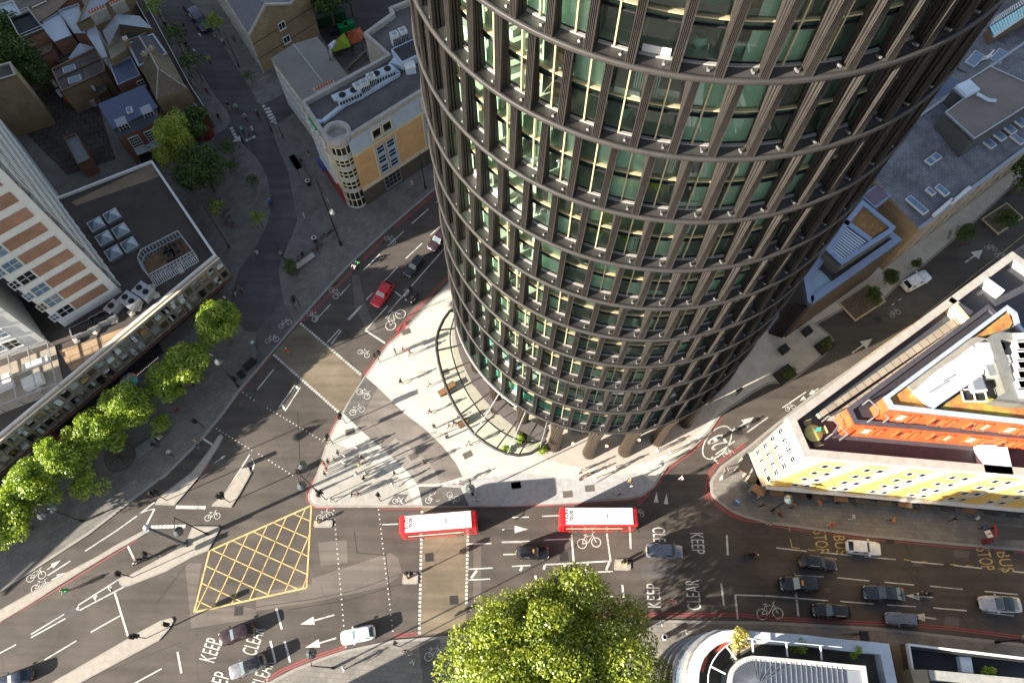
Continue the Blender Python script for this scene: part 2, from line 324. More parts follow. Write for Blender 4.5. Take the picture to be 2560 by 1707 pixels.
# shared street paving and cycle way at the tower's east foot
sheet('crossing_surface', '21 400,30 970,505 880,720 760,840 155,312', buff, .006)
sheet('crossing_surface', '31 1282,200 1640,200 1625,1150 1262,1200', buff, .006)
sheet('cycle_crossing', '31 1260,1250 1420,1230 1450,1568 1290,1568', cyc_t, KH+.010)
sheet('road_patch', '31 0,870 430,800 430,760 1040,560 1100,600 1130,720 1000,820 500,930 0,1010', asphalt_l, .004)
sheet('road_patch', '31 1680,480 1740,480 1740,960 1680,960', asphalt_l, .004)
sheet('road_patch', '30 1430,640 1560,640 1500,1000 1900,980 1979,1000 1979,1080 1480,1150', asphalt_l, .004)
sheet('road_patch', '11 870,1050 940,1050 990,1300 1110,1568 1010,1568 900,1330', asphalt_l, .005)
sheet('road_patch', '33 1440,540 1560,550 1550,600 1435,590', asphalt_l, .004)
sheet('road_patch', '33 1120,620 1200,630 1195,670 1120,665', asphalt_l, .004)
SM = MB()
for s in ['31 0,980 430,920 760,850 1130,720', '31 250,1000 700,930 1130,800', '30 1480,1150 1979,1070', '31 1000,560 1040,900', '32 1290,380 1979,800', '32 1420,220 1979,560', '32 1330,820 1700,1040', '21 380,820 410,1568', '21 640,1140 380,1568', '20 2200,1568 2334,1300', '33 60,560 640,1300', '11 700,1260 960,1330', '11 1750,860 1300,1500', '33 1500,1000 1900,1230', '30 600,1568 1400,1250', '31 760,400 780,560 1010,580', '30 1200,960 1450,640', '13 1700,1250 2000,1000']:
    SM.stroke(PL(s), .07, .010)
struct('road_joints', SM, M('bitumen', (.03, .028, .027), .5))
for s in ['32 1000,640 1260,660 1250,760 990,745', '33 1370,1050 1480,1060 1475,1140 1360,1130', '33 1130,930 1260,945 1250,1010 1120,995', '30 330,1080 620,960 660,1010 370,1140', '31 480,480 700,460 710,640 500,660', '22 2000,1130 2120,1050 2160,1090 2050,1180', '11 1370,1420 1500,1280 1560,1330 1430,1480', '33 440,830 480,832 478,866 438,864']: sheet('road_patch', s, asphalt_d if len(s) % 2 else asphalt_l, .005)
# sunken drain covers
m = MB()
for k, X, Y in [(31, 1340, 595), (31, 1530, 925), (33, 940, 460), (33, 1860, 540), (30, 1845, 1010), (32, 400, 590), (22, 2065, 1010), (13, 1000, 1460)]:
    x, y = G(k, X, Y); m.box((x, y, 0), (1.1, 1.1, .01), .1, 0, .006)
struct('road_drain_cover', m, M('iron_cover', (.04, .038, .036), .6, .3))
m = MB()
for k, X, Y, r in [(21, 1440, 1240, .5), (21, 1720, 480, .4), (21, 1930, 1230, .5), (21, 860, 1020, .3), (22, 40, 1510, .2), (32, 600, 65, .1), (32, 430, 110, .1), (21, 1370, 110, .4), (31, 1400, 130, .5), (32, 30, 40, .1), (11, 1450, 330, .6)]:
    x, y = G(k, X, Y); m.box((x, y, 0), (1.3, .9, .008), r, 0, KH+.016)
struct('pavement_drain_cover', m, M('slab_cover', (.12, .105, .09), .6, .1))
# ================================================================ PAINT
W = MB(); RW = MB(); YW = MB(); CYC = MB(); AR = MB()
ZR = .014
def ln(mb, s, wd, z=ZR):
    mb.stroke(PL(s), wd, z)
def dashes(mb, s, on, off, wd, z=ZR):
    pts = PL(s); segs = []; tot = 0
    for a, c in zip(pts, pts[1:]):
        L = hypot2(a, c); t = 0
        while t < L:
            e = min(t+on, L); mb.stroke([lerp(a, c, t/L), lerp(a, c, e/L)], wd, z); t += on+off
for s in ['30 345,1387 590,1240', '30 702,1173 930,1045', '30 240,1190 495,1035', '30 240,1215 505,1068', '30 0,1335 125,1268', '30 605,965 920,765', '30 618,1003 960,822', '30 365,738 545,623', '30 1000,1590 1250,1455',
    '11 1200,787 1347,650', '11 1418,583 1573,447', '11 1590,685 1725,563', '11 980,1005 1130,858', '11 1365,900 1515,760', '11 1145,1130 1292,975', '11 1005,1275 1065,1210', '11 765,1235 862,1128', '11 527,1480 680,1315', '11 835,1455 960,1325', '11 850,1460 962,1330', '11 1640,390 1700,340',
    '21 12,635 160,450', '21 650,205 760,85', '21 685,220 778,95', '11 50,1265 85,1370', '31 1905,382 2050,380', '31 1640,492 1820,488', '31 1900,480 2060,478', '31 1910,573 2060,570', '31 1640,687 1830,677', '31 1640,770 1810,762', '31 975,343 1100,338',
    '32 0,287 130,284', '32 235,278 370,272', '32 -80,476 135,470', '32 245,462 465,452', '32 0,665 142,657', '32 330,722 468,718', '32 570,712 780,704', '32 700,900 795,897', '32 640,300 900,290', '31 1210,1500 1455,1503',
    '33 62,522 300,548', '33 405,557 650,580', '33 745,590 988,612', '33 1105,627 1358,652', '33 1435,658 1655,680', '33 1900,705 1990,713', '33 200,735 430,745', '33 535,752 785,777', '33 900,787 1130,808', '33 1253,817 1505,842', '33 1675,857 1930,883', '33 558,935 815,955', '33 920,962 1143,976', '33 1278,985 1535,1007', '33 1655,1018 1900,1046',
    '22 2145,1022 2334,885', '22 1855,1225 2030,1102', '13 1130,1325 1150,1310', '13 1190,1280 1215,1265', '23 130,800 345,655', '11 1000,1550 1200,1330', '11 150,1295 215,1235', '11 1205,1390 1760,760']:
    ln(W, s, .15)
for s in ['30 888,870 990,1205', '30 985,503 1035,605', '30 1195,222 1130,350', '32 460,420 477,640', '32 733,410 762,625', '32 913,405 917,530', '32 1660,425 1668,578', '32 1617,797 1638,965', '32 853,808 862,912', '31 157,990 200,1150', '31 222,1243 264,1405', '30 1372,1325 1403,1490', '33 200,720 205,760', '33 215,870 235,1050', '32 1725,885 1745,1073', '22 1820,1245 1880,1305', '11 1265,1200 1375,1280', '21 995,92 1178,212', '30 2090,1240 2130,1410', '20 1850,1080 1945,1140']:
    ln(W, s, .25)
ln(W, '32 1725,885 1979,893 33 0,893 465,930', .16); ln(W, '32 255,652 765,624', .2); ln(W, '30 658,547 900,390 1060,275 1195,170', .15); ln(W, '30 1055,275 1120,238 1195,220', .12)
ln(W, '20 2060,1568 2280,1220 2320,1310', .18); ln(W, '20 2290,1400 2320,1310', .18)
ln(W, '21 205,805 355,590', .14); ln(W, '21 265,828 405,612', .14); ln(W, '21 240,775 262,815', .3); ln(W, '21 365,600 382,625', .3)
for s in ['32 385,712 412,650', '32 563,705 588,642', '32 728,695 752,632', '32 62,700 78,670', '31 1662,755 1708,697', '32 245,690 255,655', '32 180,735 186,765']: ln(W, s, .3)
for s in ['30 835,825 860,855 850,838 860,820', '30 725,902 745,925 738,905 748,890', '30 590,990 612,1000 600,985 608,975']: ln(W, s, .25)
# chequered crossing studs
def studs(s, n, sz, mb=W, z=ZR):
    a, c = PL(s)
    for i in range(n):
        p = lerp(a, c, (i+.5)/n); r = math.atan2(c[1]-a[1], c[0]-a[0])
        ca, sa = math.cos(r)*sz/2, math.sin(r)*sz/2
        mb.flat([(p[0]-ca+sa, p[1]-sa-ca), (p[0]+ca+sa, p[1]+sa-ca), (p[0]+ca-sa, p[1]+sa+ca), (p[0]-ca-sa, p[1]-sa+ca)], z)
studs('21 400,25 960,500', 27, .32); studs('21 155,312 755,840', 29, .32)
studs('31 1283,230 1262,1195', 30, .32); studs('31 1642,250 1625,960', 24, .32)
studs('30 1358,207 1590,212', 8, .45); studs('30 1165,362 1435,355', 9, .45)
studs('1 65,960 160,1130', 6, .5, z=KH+.022); studs('1 110,985 190,1140', 6, .5, z=KH+.022); studs('0 2105,1165 2160,1270', 4, .5, z=KH+.022); studs('0 2240,1290 2330,1250', 4, .5, z=KH+.022)
def dots(s, n):
    pts = PL(s); a, c = pts
    for i in range(n):
        p = lerp(a, c, (i+.5)/n); W.flat([(p[0]+.10*math.cos(t), p[1]+.10*math.sin(t)) for t in np.arange(0, 6.28, .785)], ZR)
dots('31 600,215 695,1310', 28); dots('31 945,210 1060,1185', 25); dots('21 90,793 625,1112', 18); dots('21 10,1210 350,1425', 11); dots('20 2200,650 2334,740', 4); dots('20 1960,980 2310,1195', 12)
# yellow box junction
box = PL('30 1500,1020 1620,545 31 428,195 390,830')
for i in range(4): YW.stroke([box[i], box[(i+1) % 4]], .22, ZR)
def clip(a, d, poly):
    ts = []
    n = len(poly)
    for i in range(n):
        p, q = poly[i], poly[(i+1) % n]; ex, ey = q[0]-p[0], q[1]-p[1]; den = d[0]*ey-d[1]*ex
        if abs(den) < 1e-9: continue
        t = ((p[0]-a[0])*ey-(p[1]-a[1])*ex)/den; u = ((p[0]-a[0])*d[1]-(p[1]-a[1])*d[0])/den
        if 0 <= u <= 1: ts.append(t)
    return (min(ts), max(ts)) if len(ts) >= 2 else None
for s0, s1, n0 in [('30 1640,1010 1905,440', '30 1760,1020 1990,560', 7), ('30 1610,670 1979,840', '30 1570,800 1979,985', 7)]:
    a, c = PL(s0); e, f_ = PL(s1); d = (c[0]-a[0], c[1]-a[1]); l = math.hypot(*d); d = (d[0]/l, d[1]/l); nrm = (-d[1], d[0])
    gap = (e[0]-a[0])*nrm[0]+(e[1]-a[1])*nrm[1]
    for k in range(-n0, n0+1):
        o = (a[0]+nrm[0]*gap*k, a[1]+nrm[1]*gap*k); t = clip(o, d, box)
        if t: YW.stroke([(o[0]+d[0]*t[0], o[1]+d[1]*t[0]), (o[0]+d[0]*t[1], o[1]+d[1]*t[1])], .14, ZR+.004)
# yellow kerb lines and bus-bay marks
for s in ['23 0,1022 400,690 1000,262 1400,-20', '23 0,1036 400,702 1000,275 1400,-8', '99 2304,792 2560,588', '22 1560,700 1900,450']:
    YW.stroke(PL(s), .08, ZR)
DY = MB()
for s in ['33 162,350 168,395', '33 172,455 185,518 245,525', '33 310,538 370,543', '33 1050,612 1105,618', '33 1410,650 1470,655', '33 1780,685 1840,690', '33 1190,628 1235,633', '33 1300,642 1355,648', '33 1530,660 1590,664']: DY.stroke(PL(s), .14, ZR)
# red route lines
for s, n in [('30 -60,1128 0,1100 300,925 560,770 800,620 1000,500 1135,400', 2), ('21 465,1568 560,1400 620,1240', 1), ('30 1340,190 1400,120 1530,0 20 1700,1568 1900,1320', 1),
    ('21 0,505 60,410 150,318', 2), ('11 1670,262 1500,410 1260,615', 2), ('11 1175,700 760,1120 590,1300 415,1465', 2), ('20 2195,660 2334,470', 2),
    ('11 1800,1010 1540,1270 1260,1568 21 1380,20 1180,225 975,492', 2), ('21 745,870 690,990 640,1100', 2), ('31 425,60 390,100 388,160 430,190', 2), ('31 430,212 595,215', 2), ('31 950,222 1275,222', 2), ('31 1280,208 32 0,205 550,185 880,160 1000,145 1090,70 1165,0', 2),
    ('22 1150,1690 1260,1568 1440,1350 1640,1210 1820,1030 1915,885', 2), ('22 1785,1640 1790,1500 1800,1420 1870,1320 2130,1138', 2), ('32 1507,0 1520,90 1570,190 1680,270 1800,312 1979,335 33 0,350 500,418 750,452 1400,512 1979,560', 2),
    ('31 60,1568 200,1480 400,1395 690,1297', 2), ('31 1065,1212 1255,1195', 2), ('31 1979,1090 32 400,1060 1120,1045 1760,1048 33 0,1072 500,1100 1000,1118 1400,1150 1979,1225', 2)]:
    p = PL(s)
    if n == 1: RW.stroke(p, .22, ZR)
    else:
        RW.stroke(p, .12, ZR)
        q = []
        for i in range(len(p)):
            a, c = p[max(i-1, 0)], p[min(i+1, len(p)-1)]; l = hypot2(a, c) or 1; q.append((p[i][0]-(c[1]-a[1])/l*.28, p[i][1]+(c[0]-a[0])/l*.28))
        RW.stroke(q, .12, ZR)
# bicycle symbols: unit drawing, wheel centres at x=0 and 1
def bike(mb, c, d, L, z=ZR, wd=.10, flip=1):
    """symbol centred at c, length L, lying along direction d (pixels pair already in world)"""
    L = L*.60; wd = wd*.75; r = math.atan2(d[1], d[0]); ca, sa = math.cos(r), math.sin(r)
    def T(p): x, y = (p[0]-.5)*L/1.65, p[1]*flip*L/1.65-.12*L; return (c[0]+x*ca-y*sa, c[1]+x*sa+y*ca)
    for cx in (0, 1): mb.stroke([T((cx+.32*math.cos(t), .32*math.sin(t)*1.0)) for t in np.arange(0, 6.28, .42)], wd, z, closed=True)
    for pl_ in [[(0, 0), (.42, 0), (.3, .5), (0, 0)], [(.42, 0), (.82, .5), (.32, .46)], [(1, 0), (.8, .62), (.98, .7)], [(.2, .58), (.42, .58)]]:
        mb.stroke([T(p) for p in pl_], wd, z+.001)
def bk(k, X, Y, X2, Y2, z=ZR, L=None, wd=.1, flip=1):
    """symbol whose two ends appear at crop points"""
    a, c = G(k, X, Y), G(k, X2, Y2); mid = lerp(a, c, .5); bike(CYC, mid, (c[0]-a[0], c[1]-a[1]), L or hypot2(a, c), z, wd, flip)
bk(11, 1200, 700, 1265, 745, L=3.4); bk(11, 700, 1170, 745, 1245, L=3.6); bk(11, 500, 1385, 555, 1450, L=3.6); bk(11, 1200, 1500, 1300, 1385, L=6.5, wd=.16)
bk(21, 940, 270, 1040, 320, L=3.2); bk(21, 225, 45, 300, 10, KH+.022, L=3.4); bk(21, 110, 180, 185, 165, KH+.022, L=3.4); bk(21, 950, 640, 1030, 690, KH+.016, L=3.6); bk(21, 880, 830, 960, 800, KH+.016, L=3.6)
bk(21, 1385, 60, 1455, 40, KH+.016, L=3.0)
bk(30, 1595, 280, 1690, 260, L=3.4); bk(30, 235, 740, 325, 715, L=4.0); bk(30, 270, 820, 365, 800, L=4.0); bk(31, 485, 280, 570, 255, L=3.8); bk(31, 1345, 140, 1385, 130, KH+.016, L=3.4); bk(31, 1510, 105, 1555, 130, KH+.016, L=3.2, flip=-1); bk(31, 1075, 150, 1140, 170, KH+.016, L=2.8)
bk(31, 1340, 1340, 1415, 1320, KH+.016, L=4.2); bk(32, 520, 470, 665, 455, L=5.2, wd=.15); bk(33, -60, 1010, 80, 1000, L=5.6, wd=.15); bk(32, 975, 230, 1010, 260, L=2.2, wd=.08)
bk(22, 1935, 1215, 1995, 1195, L=2.6); bk(23, 170, 800, 225, 780, L=2.6); bk(13, 1115, 1410, 1185, 1370, L=3.2, wd=.08); bk(13, 2000, 790, 2060, 800, L=3.2, wd=.08); bk(13, 2095, 860, 2150, 880, L=3.2, wd=.08)
def arrow(s, wd=.17, hw=.5, hl=1.8, mb=AR):
    a, c = PL(s); L = hypot2(a, c); d = ((c[0]-a[0])/L, (c[1]-a[1])/L); nn = (-d[1], d[0]); e = (c[0]-d[0]*hl, c[1]-d[1]*hl)
    mb.stroke([a, e], wd, ZR); mb.flat([(e[0]+nn[0]*hw, e[1]+nn[1]*hw), c, (e[0]-nn[0]*hw, e[1]-nn[1]*hw)], ZR+.001)
arrow('31 605,1040 340,1113'); arrow('31 620,1218 380,1292'); arrow('32 -60,381 125,378'); arrow('32 628,808 392,822'); arrow('33 1275,905 1060,890'); arrow('33 1300,1070 1100,1045'); arrow('22 2040,1000 2205,885', .25, .7, 1.8)
arrow('23 765,300 950,170', .22, .7, 1.9); arrow('13 1798,935 1960,818', .25, .8, 2.0); arrow('23 460,622 372,680', .14, .35, 1.0); arrow('30 365,690 470,617', .14, .35, 1.2); arrow('30 400,770 515,712', .14, .35, 1.2); arrow('20 1960,1300 2060,1230', .1, .2, .7)
for s in ['32 1095,172 1118,88 1132,172', '32 1172,183 1195,100 1208,186', '23 290,735 322,690 348,720', '0 1800,310 1838,345 1830,312', '0 2120,1300 2190,1240 2200,1290', '0 1762,445 1790,470 1765,472']:
    AR.flat(PL(s), KH+.022 if s[:2] == '0 ' else ZR)
# speed roundel
c0 = G(22, 1870, 1115); a0 = math.radians(50)
rd = [(c0[0]+2.9*math.cos(t)*math.cos(a0)-1.45*math.sin(t)*math.sin(a0), c0[1]+2.9*math.cos(t)*math.sin(a0)+1.45*math.sin(t)*math.cos(a0)) for t in np.arange(0, 6.28, .2)]
AR.stroke(rd, .15, ZR, closed=True)
struct('lane_markings', W, white_p); struct('cycle_markings', CYC, white_p); struct('arrow_markings', AR, white_p)
struct('yellow_box_markings', YW, yell_p); struct('bus_bay_markings', DY, yell_l); struct('red_route_markings', RW, red_p)
# ---------------------------------------------------------------- lettering
def text_mesh(s, bold=0.0):
    cu = bpy.data.curves.new('text', 'FONT'); cu.body = s; cu.align_x = 'CENTER'; cu.align_y = 'CENTER'; cu.space_character = 1.05; cu.offset = bold
    o = bpy.data.objects.new('text', cu); COL.objects.link(o)
    me = bpy.data.meshes.new_from_object(o.evaluated_get(bpy.context.evaluated_depsgraph_get()))
    bpy.data.objects.remove(o); return me
def lettering(name, s, mat, origin, right, up, w, h, parent=None, structure=False, bold=0.0, **kw):
    """flat lettering centred at origin, along 3-D unit vectors right/up, fitted to w x h"""
    me = text_mesh(s, bold); n = len(me.vertices); co = np.zeros(n*3, 'f'); me.vertices.foreach_get('co', co); co = co.reshape(-1, 3)
    lo, hi = co.min(0), co.max(0); c = (lo+hi)/2; sz = hi-lo
    R_ = np.array(right); U = np.array(up); O = np.array(origin)
    new = O+np.outer((co[:, 0]-c[0])*w/sz[0], R_)+np.outer((co[:, 1]-c[1])*h/sz[1], U)
    me.vertices.foreach_set('co', new.astype('f').ravel()); me.materials.clear(); me.materials.append(mat); me.update()
    o = link(name, me, parent, **kw)
    if structure: o['kind'] = 'structure'
    return o
def road_text(s, k, X, Y, rx, ry, w, h, mat=white_p, z=ZR):
    """centre at crop point; (rx,ry) world direction the text reads along"""
    x, y = G(k, X, Y); l = math.hypot(rx, ry); r = (rx/l, ry/l, 0); u = (-r[1], r[0], 0)
    lettering('road_lettering', s, mat, (x, y, z), r, u, w, h, structure=True)
road_text('KEEP', 30, 1630, 1310, .22, 1, 2.6, 2.0); road_text('CLEAR', 30, 1960, 1240, .22, 1, 3.2, 1.9); road_text('KEEP', 30, 1690, 1580, .22, 1, 2.8, 2.0); road_text('CLEAR', 30, 2030, 1500, .22, 1, 3.2, 1.9)
road_text('KEEP', 32, 1095, 890, 0, 1, 2.9, 1.7); road_text('CLEAR', 32, 1400, 883, 0, 1, 3.7, 1.8); road_text('CLEAR', 32, 1140, 465, 0, -1, 3.4, 1.7); road_text('KEEP', 32, 1435, 487, 0, -1, 2.7, 1.7)
road_text('STOP', 33, 410, 475, .03, -1, 2.9, 1.7, yell_l); road_text('BUS', 33, 560, 500, .03, -1, 2.4, 1.5, yell_l); road_text('STOP', 33, 1680, 607, .03, -1, 2.8, 1.8, yell_l); road_text('BUS', 33, 1835, 632, .03, -1, 2.6, 1.7, yell_l)
road_text('20', 22, 1870, 1110, -.45, .8, 1.6, 2.6)
# ================================================================ HOTEL TOWER
CX, CY, TR = 12.14, 48.36, 20.28
LEV = [12.5, 19.9, 26.9, 33.4, 39.5, 45.6, 51.8, 58.2, 64.7, 70.9, 77.1, 83.3, 89.5]
NB = 55; STEP = 2*math.pi/NB; PH0 = math.radians(-94.85); TOP = 95.7
tower = thing('hotel_tower', 'round dark bronze tower with curved ledges, ribbed fins and green glass', 'tower', (CX, CY, 0))
def ang_level(i): return PH0+(0 if i % 2 == 1 else STEP/2)     # fins are staggered by half a bay on every level
# ledges
prof = [(16.5, .42), (TR-.30, .41), (TR-.22, .47), (TR-.04, .46), (TR, .40), (TR+.01, .17), (TR-.10, .11), (16.5, .09)]
lm = MB(); lm.lathe(prof, n=220, m=0); 
for k in range(len(lm.f)):
    if k % 7 in (2, 3): lm.m[k] = 1
    if k % 7 == 0: lm.m[k] = 2
ledge_me = lm.mesh('ledge', [bronze, bronze_l, M('ledge_top', (.105, .10, .098), .5, .1, .2, .6, fine=.1)])  # top face paler than the sides: its lit grey is put into the colour
for z in LEV+[TOP]: link('ledge', ledge_me, tower, (0, 0, z))
# mid-storey gold transom and spandrel line
def glassR(): return 19.12
def ring(name, r0, r1, z0, z1, mat, n=165):
    m = MB(); m.lathe([(r0, z0), (r1, z0), (r1, z1), (r0, z1)], n=n, m=0, sm=False); return m.mesh(name, mat)
tr_me = ring('transom', 19.0, 19.24, -.05, .05, gold); sp_me = ring('spandrel_bar', 19.05, 19.2, -.04, .04, black)
spg = MB(); spg.lathe([(19.05, 0), (19.05, .42)], n=165, sm=False); spg_me = spg.mesh('spandrel', M('spandrel_green', (.055, .10, .08), .25, var=.15))
for i, z in enumerate(LEV):
    zt = (LEV+[TOP])[i+1]; mid = (zt-z)*.53
    if i != 1: link('transom', tr_me, tower, (0, 0, z+mid))
    link('spandrel_bar', sp_me, tower, (0, 0, z+mid-.55)); 
    if i != 1: link('spandrel', spg_me, tower, (0, 0, z+mid-.53))
sl_me = ring('sill', 19.12, 19.3, .40, .50, M('sill_white', (.30, .29, .28), .5))
for z in LEV: link('sill', sl_me, tower, (0, 0, z))
# fins: a twisted blade with five grooves
def fin_mesh(h):
    m = MB(); zs = [.42, h*.35, h*.7, h+.10]; secs = []
    for q, z in enumerate(zs):
        t = (z-.42)/(h-.42); tw = math.radians(-6+24*t); w_ = .25-.03*t; fr = TR-.12; bk = 19.42; pts = [(19.14, -.13)]
        for g_ in range(3):          # grooved cheeks
            a = bk+(fr-bk)*g_/3; c = bk+(fr-bk)*(g_+.55)/3; y = .13+(w_-.16)*(g_+.5)/3; pts += [(a, -y), (a+.02, -y-.05), (c, -y-.05), (c+.02, -y+.07)]
        ng = 5
        for g_ in range(ng):         # grooved front
            a = -w_+2*w_*(g_+.5)/ng; d = -w_+2*w_*(g_+.94)/ng
            pts += [(fr, -w_+2*w_*g_/ng+.008), (fr, a), (fr-.2, a+.012), (fr-.2, d)]
        pts += [(fr, w_)]
        for g_ in (2, 1, 0):
            a = bk+(fr-bk)*g_/3; c = bk+(fr-bk)*(g_+.55)/3; y = .13+(w_-.16)*(g_+.5)/3; pts += [(c+.02, y-.07), (c, y+.05), (a+.02, y+.05), (a, y)]
        pts += [(19.14, .13)]
        cx = 19.8; ca, sa = math.cos(tw), math.sin(tw)
        secs.append([(cx+(x-cx)*ca-y*sa, (x-cx)*sa+y*ca, z) for x, y in pts])
    n = len(secs[0]); vs = [p for s_ in secs for p in s_]
    fs = [(i*n+k, i*n+(k+1) % n, (i+1)*n+(k+1) % n, (i+1)*n+k) for i in range(3) for k in range(n)]
    m.add(vs, fs, 0); return m
fin_mat = M('fin_bronze', (.030, .027, .025), .55, .0, .28, .9, fine=.10, spec=.22)
# panes
win_g = MGLASS('tower_glass', (.74, .86, .79), 1.7); win_dk = MPAINT('tower_glass_dark', (.016, .026, .024), .04, .4)
blind = M('sage_blind', (.52, .64, .55), .4, var=.12, scale=.6); curtain_m = M('white_curtain', (.62, .72, .66), .8, var=.1)
curt_t = M('teal_curtain', (.10, .42, .38), .7, var=.2)
def pane_mesh(h): 
    m = MB(); a = STEP/2
    for z0, z1 in ((.44, h*.53-.1), (h*.53+.1, h-.04)):
        m.quad((19.1*math.cos(-a), 19.1*math.sin(-a), z0), (19.1*math.cos(a), 19.1*math.sin(a), z0), (19.1*math.cos(a), 19.1*math.sin(a), z1), (19.1*math.cos(-a), 19.1*math.sin(-a), z1))
    return m
def sill_mull(h):
    m = MB(); m.box((19.17, 0, 0), (.26, .085, h-.5), 0, 0, .44); return m
rng = random.Random(7)
cam_a = math.atan2(-CY, -CX)
def rot_pts(v, a, dz): ca, sa = math.cos(a), math.sin(a); return [(x*ca-y*sa, x*sa+y*ca, z+dz) for x, y, z in v]
def replic(name, items, mat, parent):
    """items: (MB, angle, z) merged in one stuff mesh"""
    out = MB()
    for mb, a, z in items: 
        o = len(out.v); out.v.extend(rot_pts(mb.v, a, z)); out.f.extend(tuple(i+o for i in f) for f in mb.f); out.m.extend(mb.m); out.sm.extend(mb.sm)
    return out.build(name, mat, parent, kind='stuff')
hs = {}
fins, panes, mulls, blinds, curts, shades = [], [], [], [], [], []
for i, z in enumerate(LEV):
    h = round((LEV+[TOP])[i+1]-z, 2)
    if h not in hs: f = fin_mesh(h); p = pane_mesh(h); s_ = sill_mull(h); hs[h] = (f, f.mesh('fin', fin_mat), p, p.mesh('window', win_g), s_, s_.mesh('mullion', gold))
    for k in range(NB):
        a = ang_level(i)+k*STEP; da = abs((a-cam_a+math.pi) % (2*math.pi)-math.pi)
        # how large it shows: near the camera side and high up
        sc = (2.2 if da < 1.35 else .1)*(math.cos(da)+.35)/((100-z-3) if z < 76 else 400)
        fins.append((sc, i, z, a, h))
        panes.append((sc, i, z, a+STEP/2, h, da))
def first100(lst): o = sorted(range(len(lst)), key=lambda q: -lst[q][0]); return set(o[:99])
sel = first100(fins); rest = []
for q, (sc, i, z, a, h) in enumerate(fins):
    if q in sel: link('fin', hs[h][1], tower, (0, 0, z), a)
    else: rest.append((hs[h][0], a, z))
replic('fin', rest, fin_mat, tower)
sel = first100(panes); rest = []; mrest = []; nm = 0
for q, (sc, i, z, a, h, da) in enumerate(panes):
    r = rng.random(); pat = (q*7+i*3) % 11
    mull = not (pat in (2, 5, 9)) if z < 77 else True
    if q in sel:
        o = link('window', hs[h][3], tower, (0, 0, z), a)
        if mull: link('mullion', hs[h][5], o)
    else:
        rest.append((hs[h][2], a, z))
        if mull: mrest.append((hs[h][4], a, z))
    if i != 1:
        if r < .56:
            m = MB(); s0, s1 = ((.02, .98) if r < .14 else ((.1, 1.06) if r < .42 else (-1.06, -.12))); lo, hi = (.46, h-.1) if rng.random() < .6 else ((.46, h*.5-.2) if rng.random() < .5 else (h*.53, h-.1))
            if r < .14: s0, s1 = -1.05, 1.05
            m.quad((18.9, s0, lo), (18.9, s1, lo), (18.9, s1, hi), (18.9, s0, hi)); blinds.append((m, a, z))
        elif r < .82 and i < 9 or r < .6:
            m = MB(); n_ = rng.choice([3, 4, 5, 6]); side = rng.choice([-.95, .25, .3]); lo, hi = (.5, h*.5-.35) if rng.random() < .65 else (h*.53+.1, h-.2)
            for j in range(n_): m.tube([(18.75, side+j*.14, lo), (18.75, side+j*.14, hi)], .055, 5, 0, caps=False)
            curts.append((m, a, z))
replic('window', rest, win_g, tower); replic('mullion', mrest, gold, tower); replic('blind', blinds, blind, tower); replic('curtain', curts, curtain_m, tower)
# lounge level (second row): teal and white curtains drawn back, white floor
lo = []
for k in range(NB):
    if k % 5 in (1, 3):
        m = MB()
        for j in range(4): m.tube([(18.6, -.9+j*.2, .5), (18.6, -.9+j*.2, 6.6)], .1, 5, 0, caps=False)
        lo.append((m, PH0+k*STEP, 12.5 if k % 2 else 19.9))
replic('teal_curtain', lo, curt_t, tower)
tq = []
for k in range(NB):
    m = MB(); m.quad((18.9, -1.0, .5), (18.9, 1.0, .5), (18.9, 1.0, 2.6), (18.9, -1.0, 2.6)); tq.append((m, PH0+(k+.5)*STEP, 12.5))
replic('teal_panel', tq, M('teal_panel', (.16, .52, .46), .4, var=.15), tower)
# floors, ceilings, core and partitions
fl = M('room_floor', (.76, .78, .68), .55, var=.25, scale=.5); fw_ = M('lounge_floor', (.68, .72, .76), .4, var=.12, scale=.7)
cl = M('slab_edge', (.42, .44, .40), .8); core_m = M('core_wall', (.16, .15, .13), .8)
m = MB()
for i, z in enumerate(LEV):
    zt = (LEV+[TOP])[i+1]; mid = z+(zt-z)*.53
    m.lathe([(6, z+.47), (18.95, z+.47)], n=96, m=1 if i in (1,) else 0, sm=False)
    if i != 1: m.lathe([(18.9, mid-.45), (19.0, mid-.05), (6, mid-.05)], n=96, m=0, sm=False); m.lathe([(6, mid-.45), (18.9, mid-.45)], n=96, m=2, sm=False)
m.build('floor_slabs', [fl, fw_, cl], tower)
m = MB(); m.lathe([(9, 0.2), (9, TOP)], n=48); m.lathe([(0, 0.15), (17, .15)], n=48); m.build('core', core_m, tower)
m = MB()
for i, z in enumerate(LEV):
    zt = (LEV+[TOP])[i+1]
    if i == 1: continue
    for k in range(0, NB, 2):
        a = ang_level(i)+k*STEP+(STEP if i % 3 == 1 else 0)
        m.bar((9*math.cos(a), 9*math.sin(a), z+.5+(zt-z-.6)/2), (18.7*math.cos(a), 18.7*math.sin(a), z+.5+(zt-z-.6)/2), .12, zt-z-.7)
m.build('partitions', M('partition_wall', (.50, .52, .46), .8, var=.1), tower)
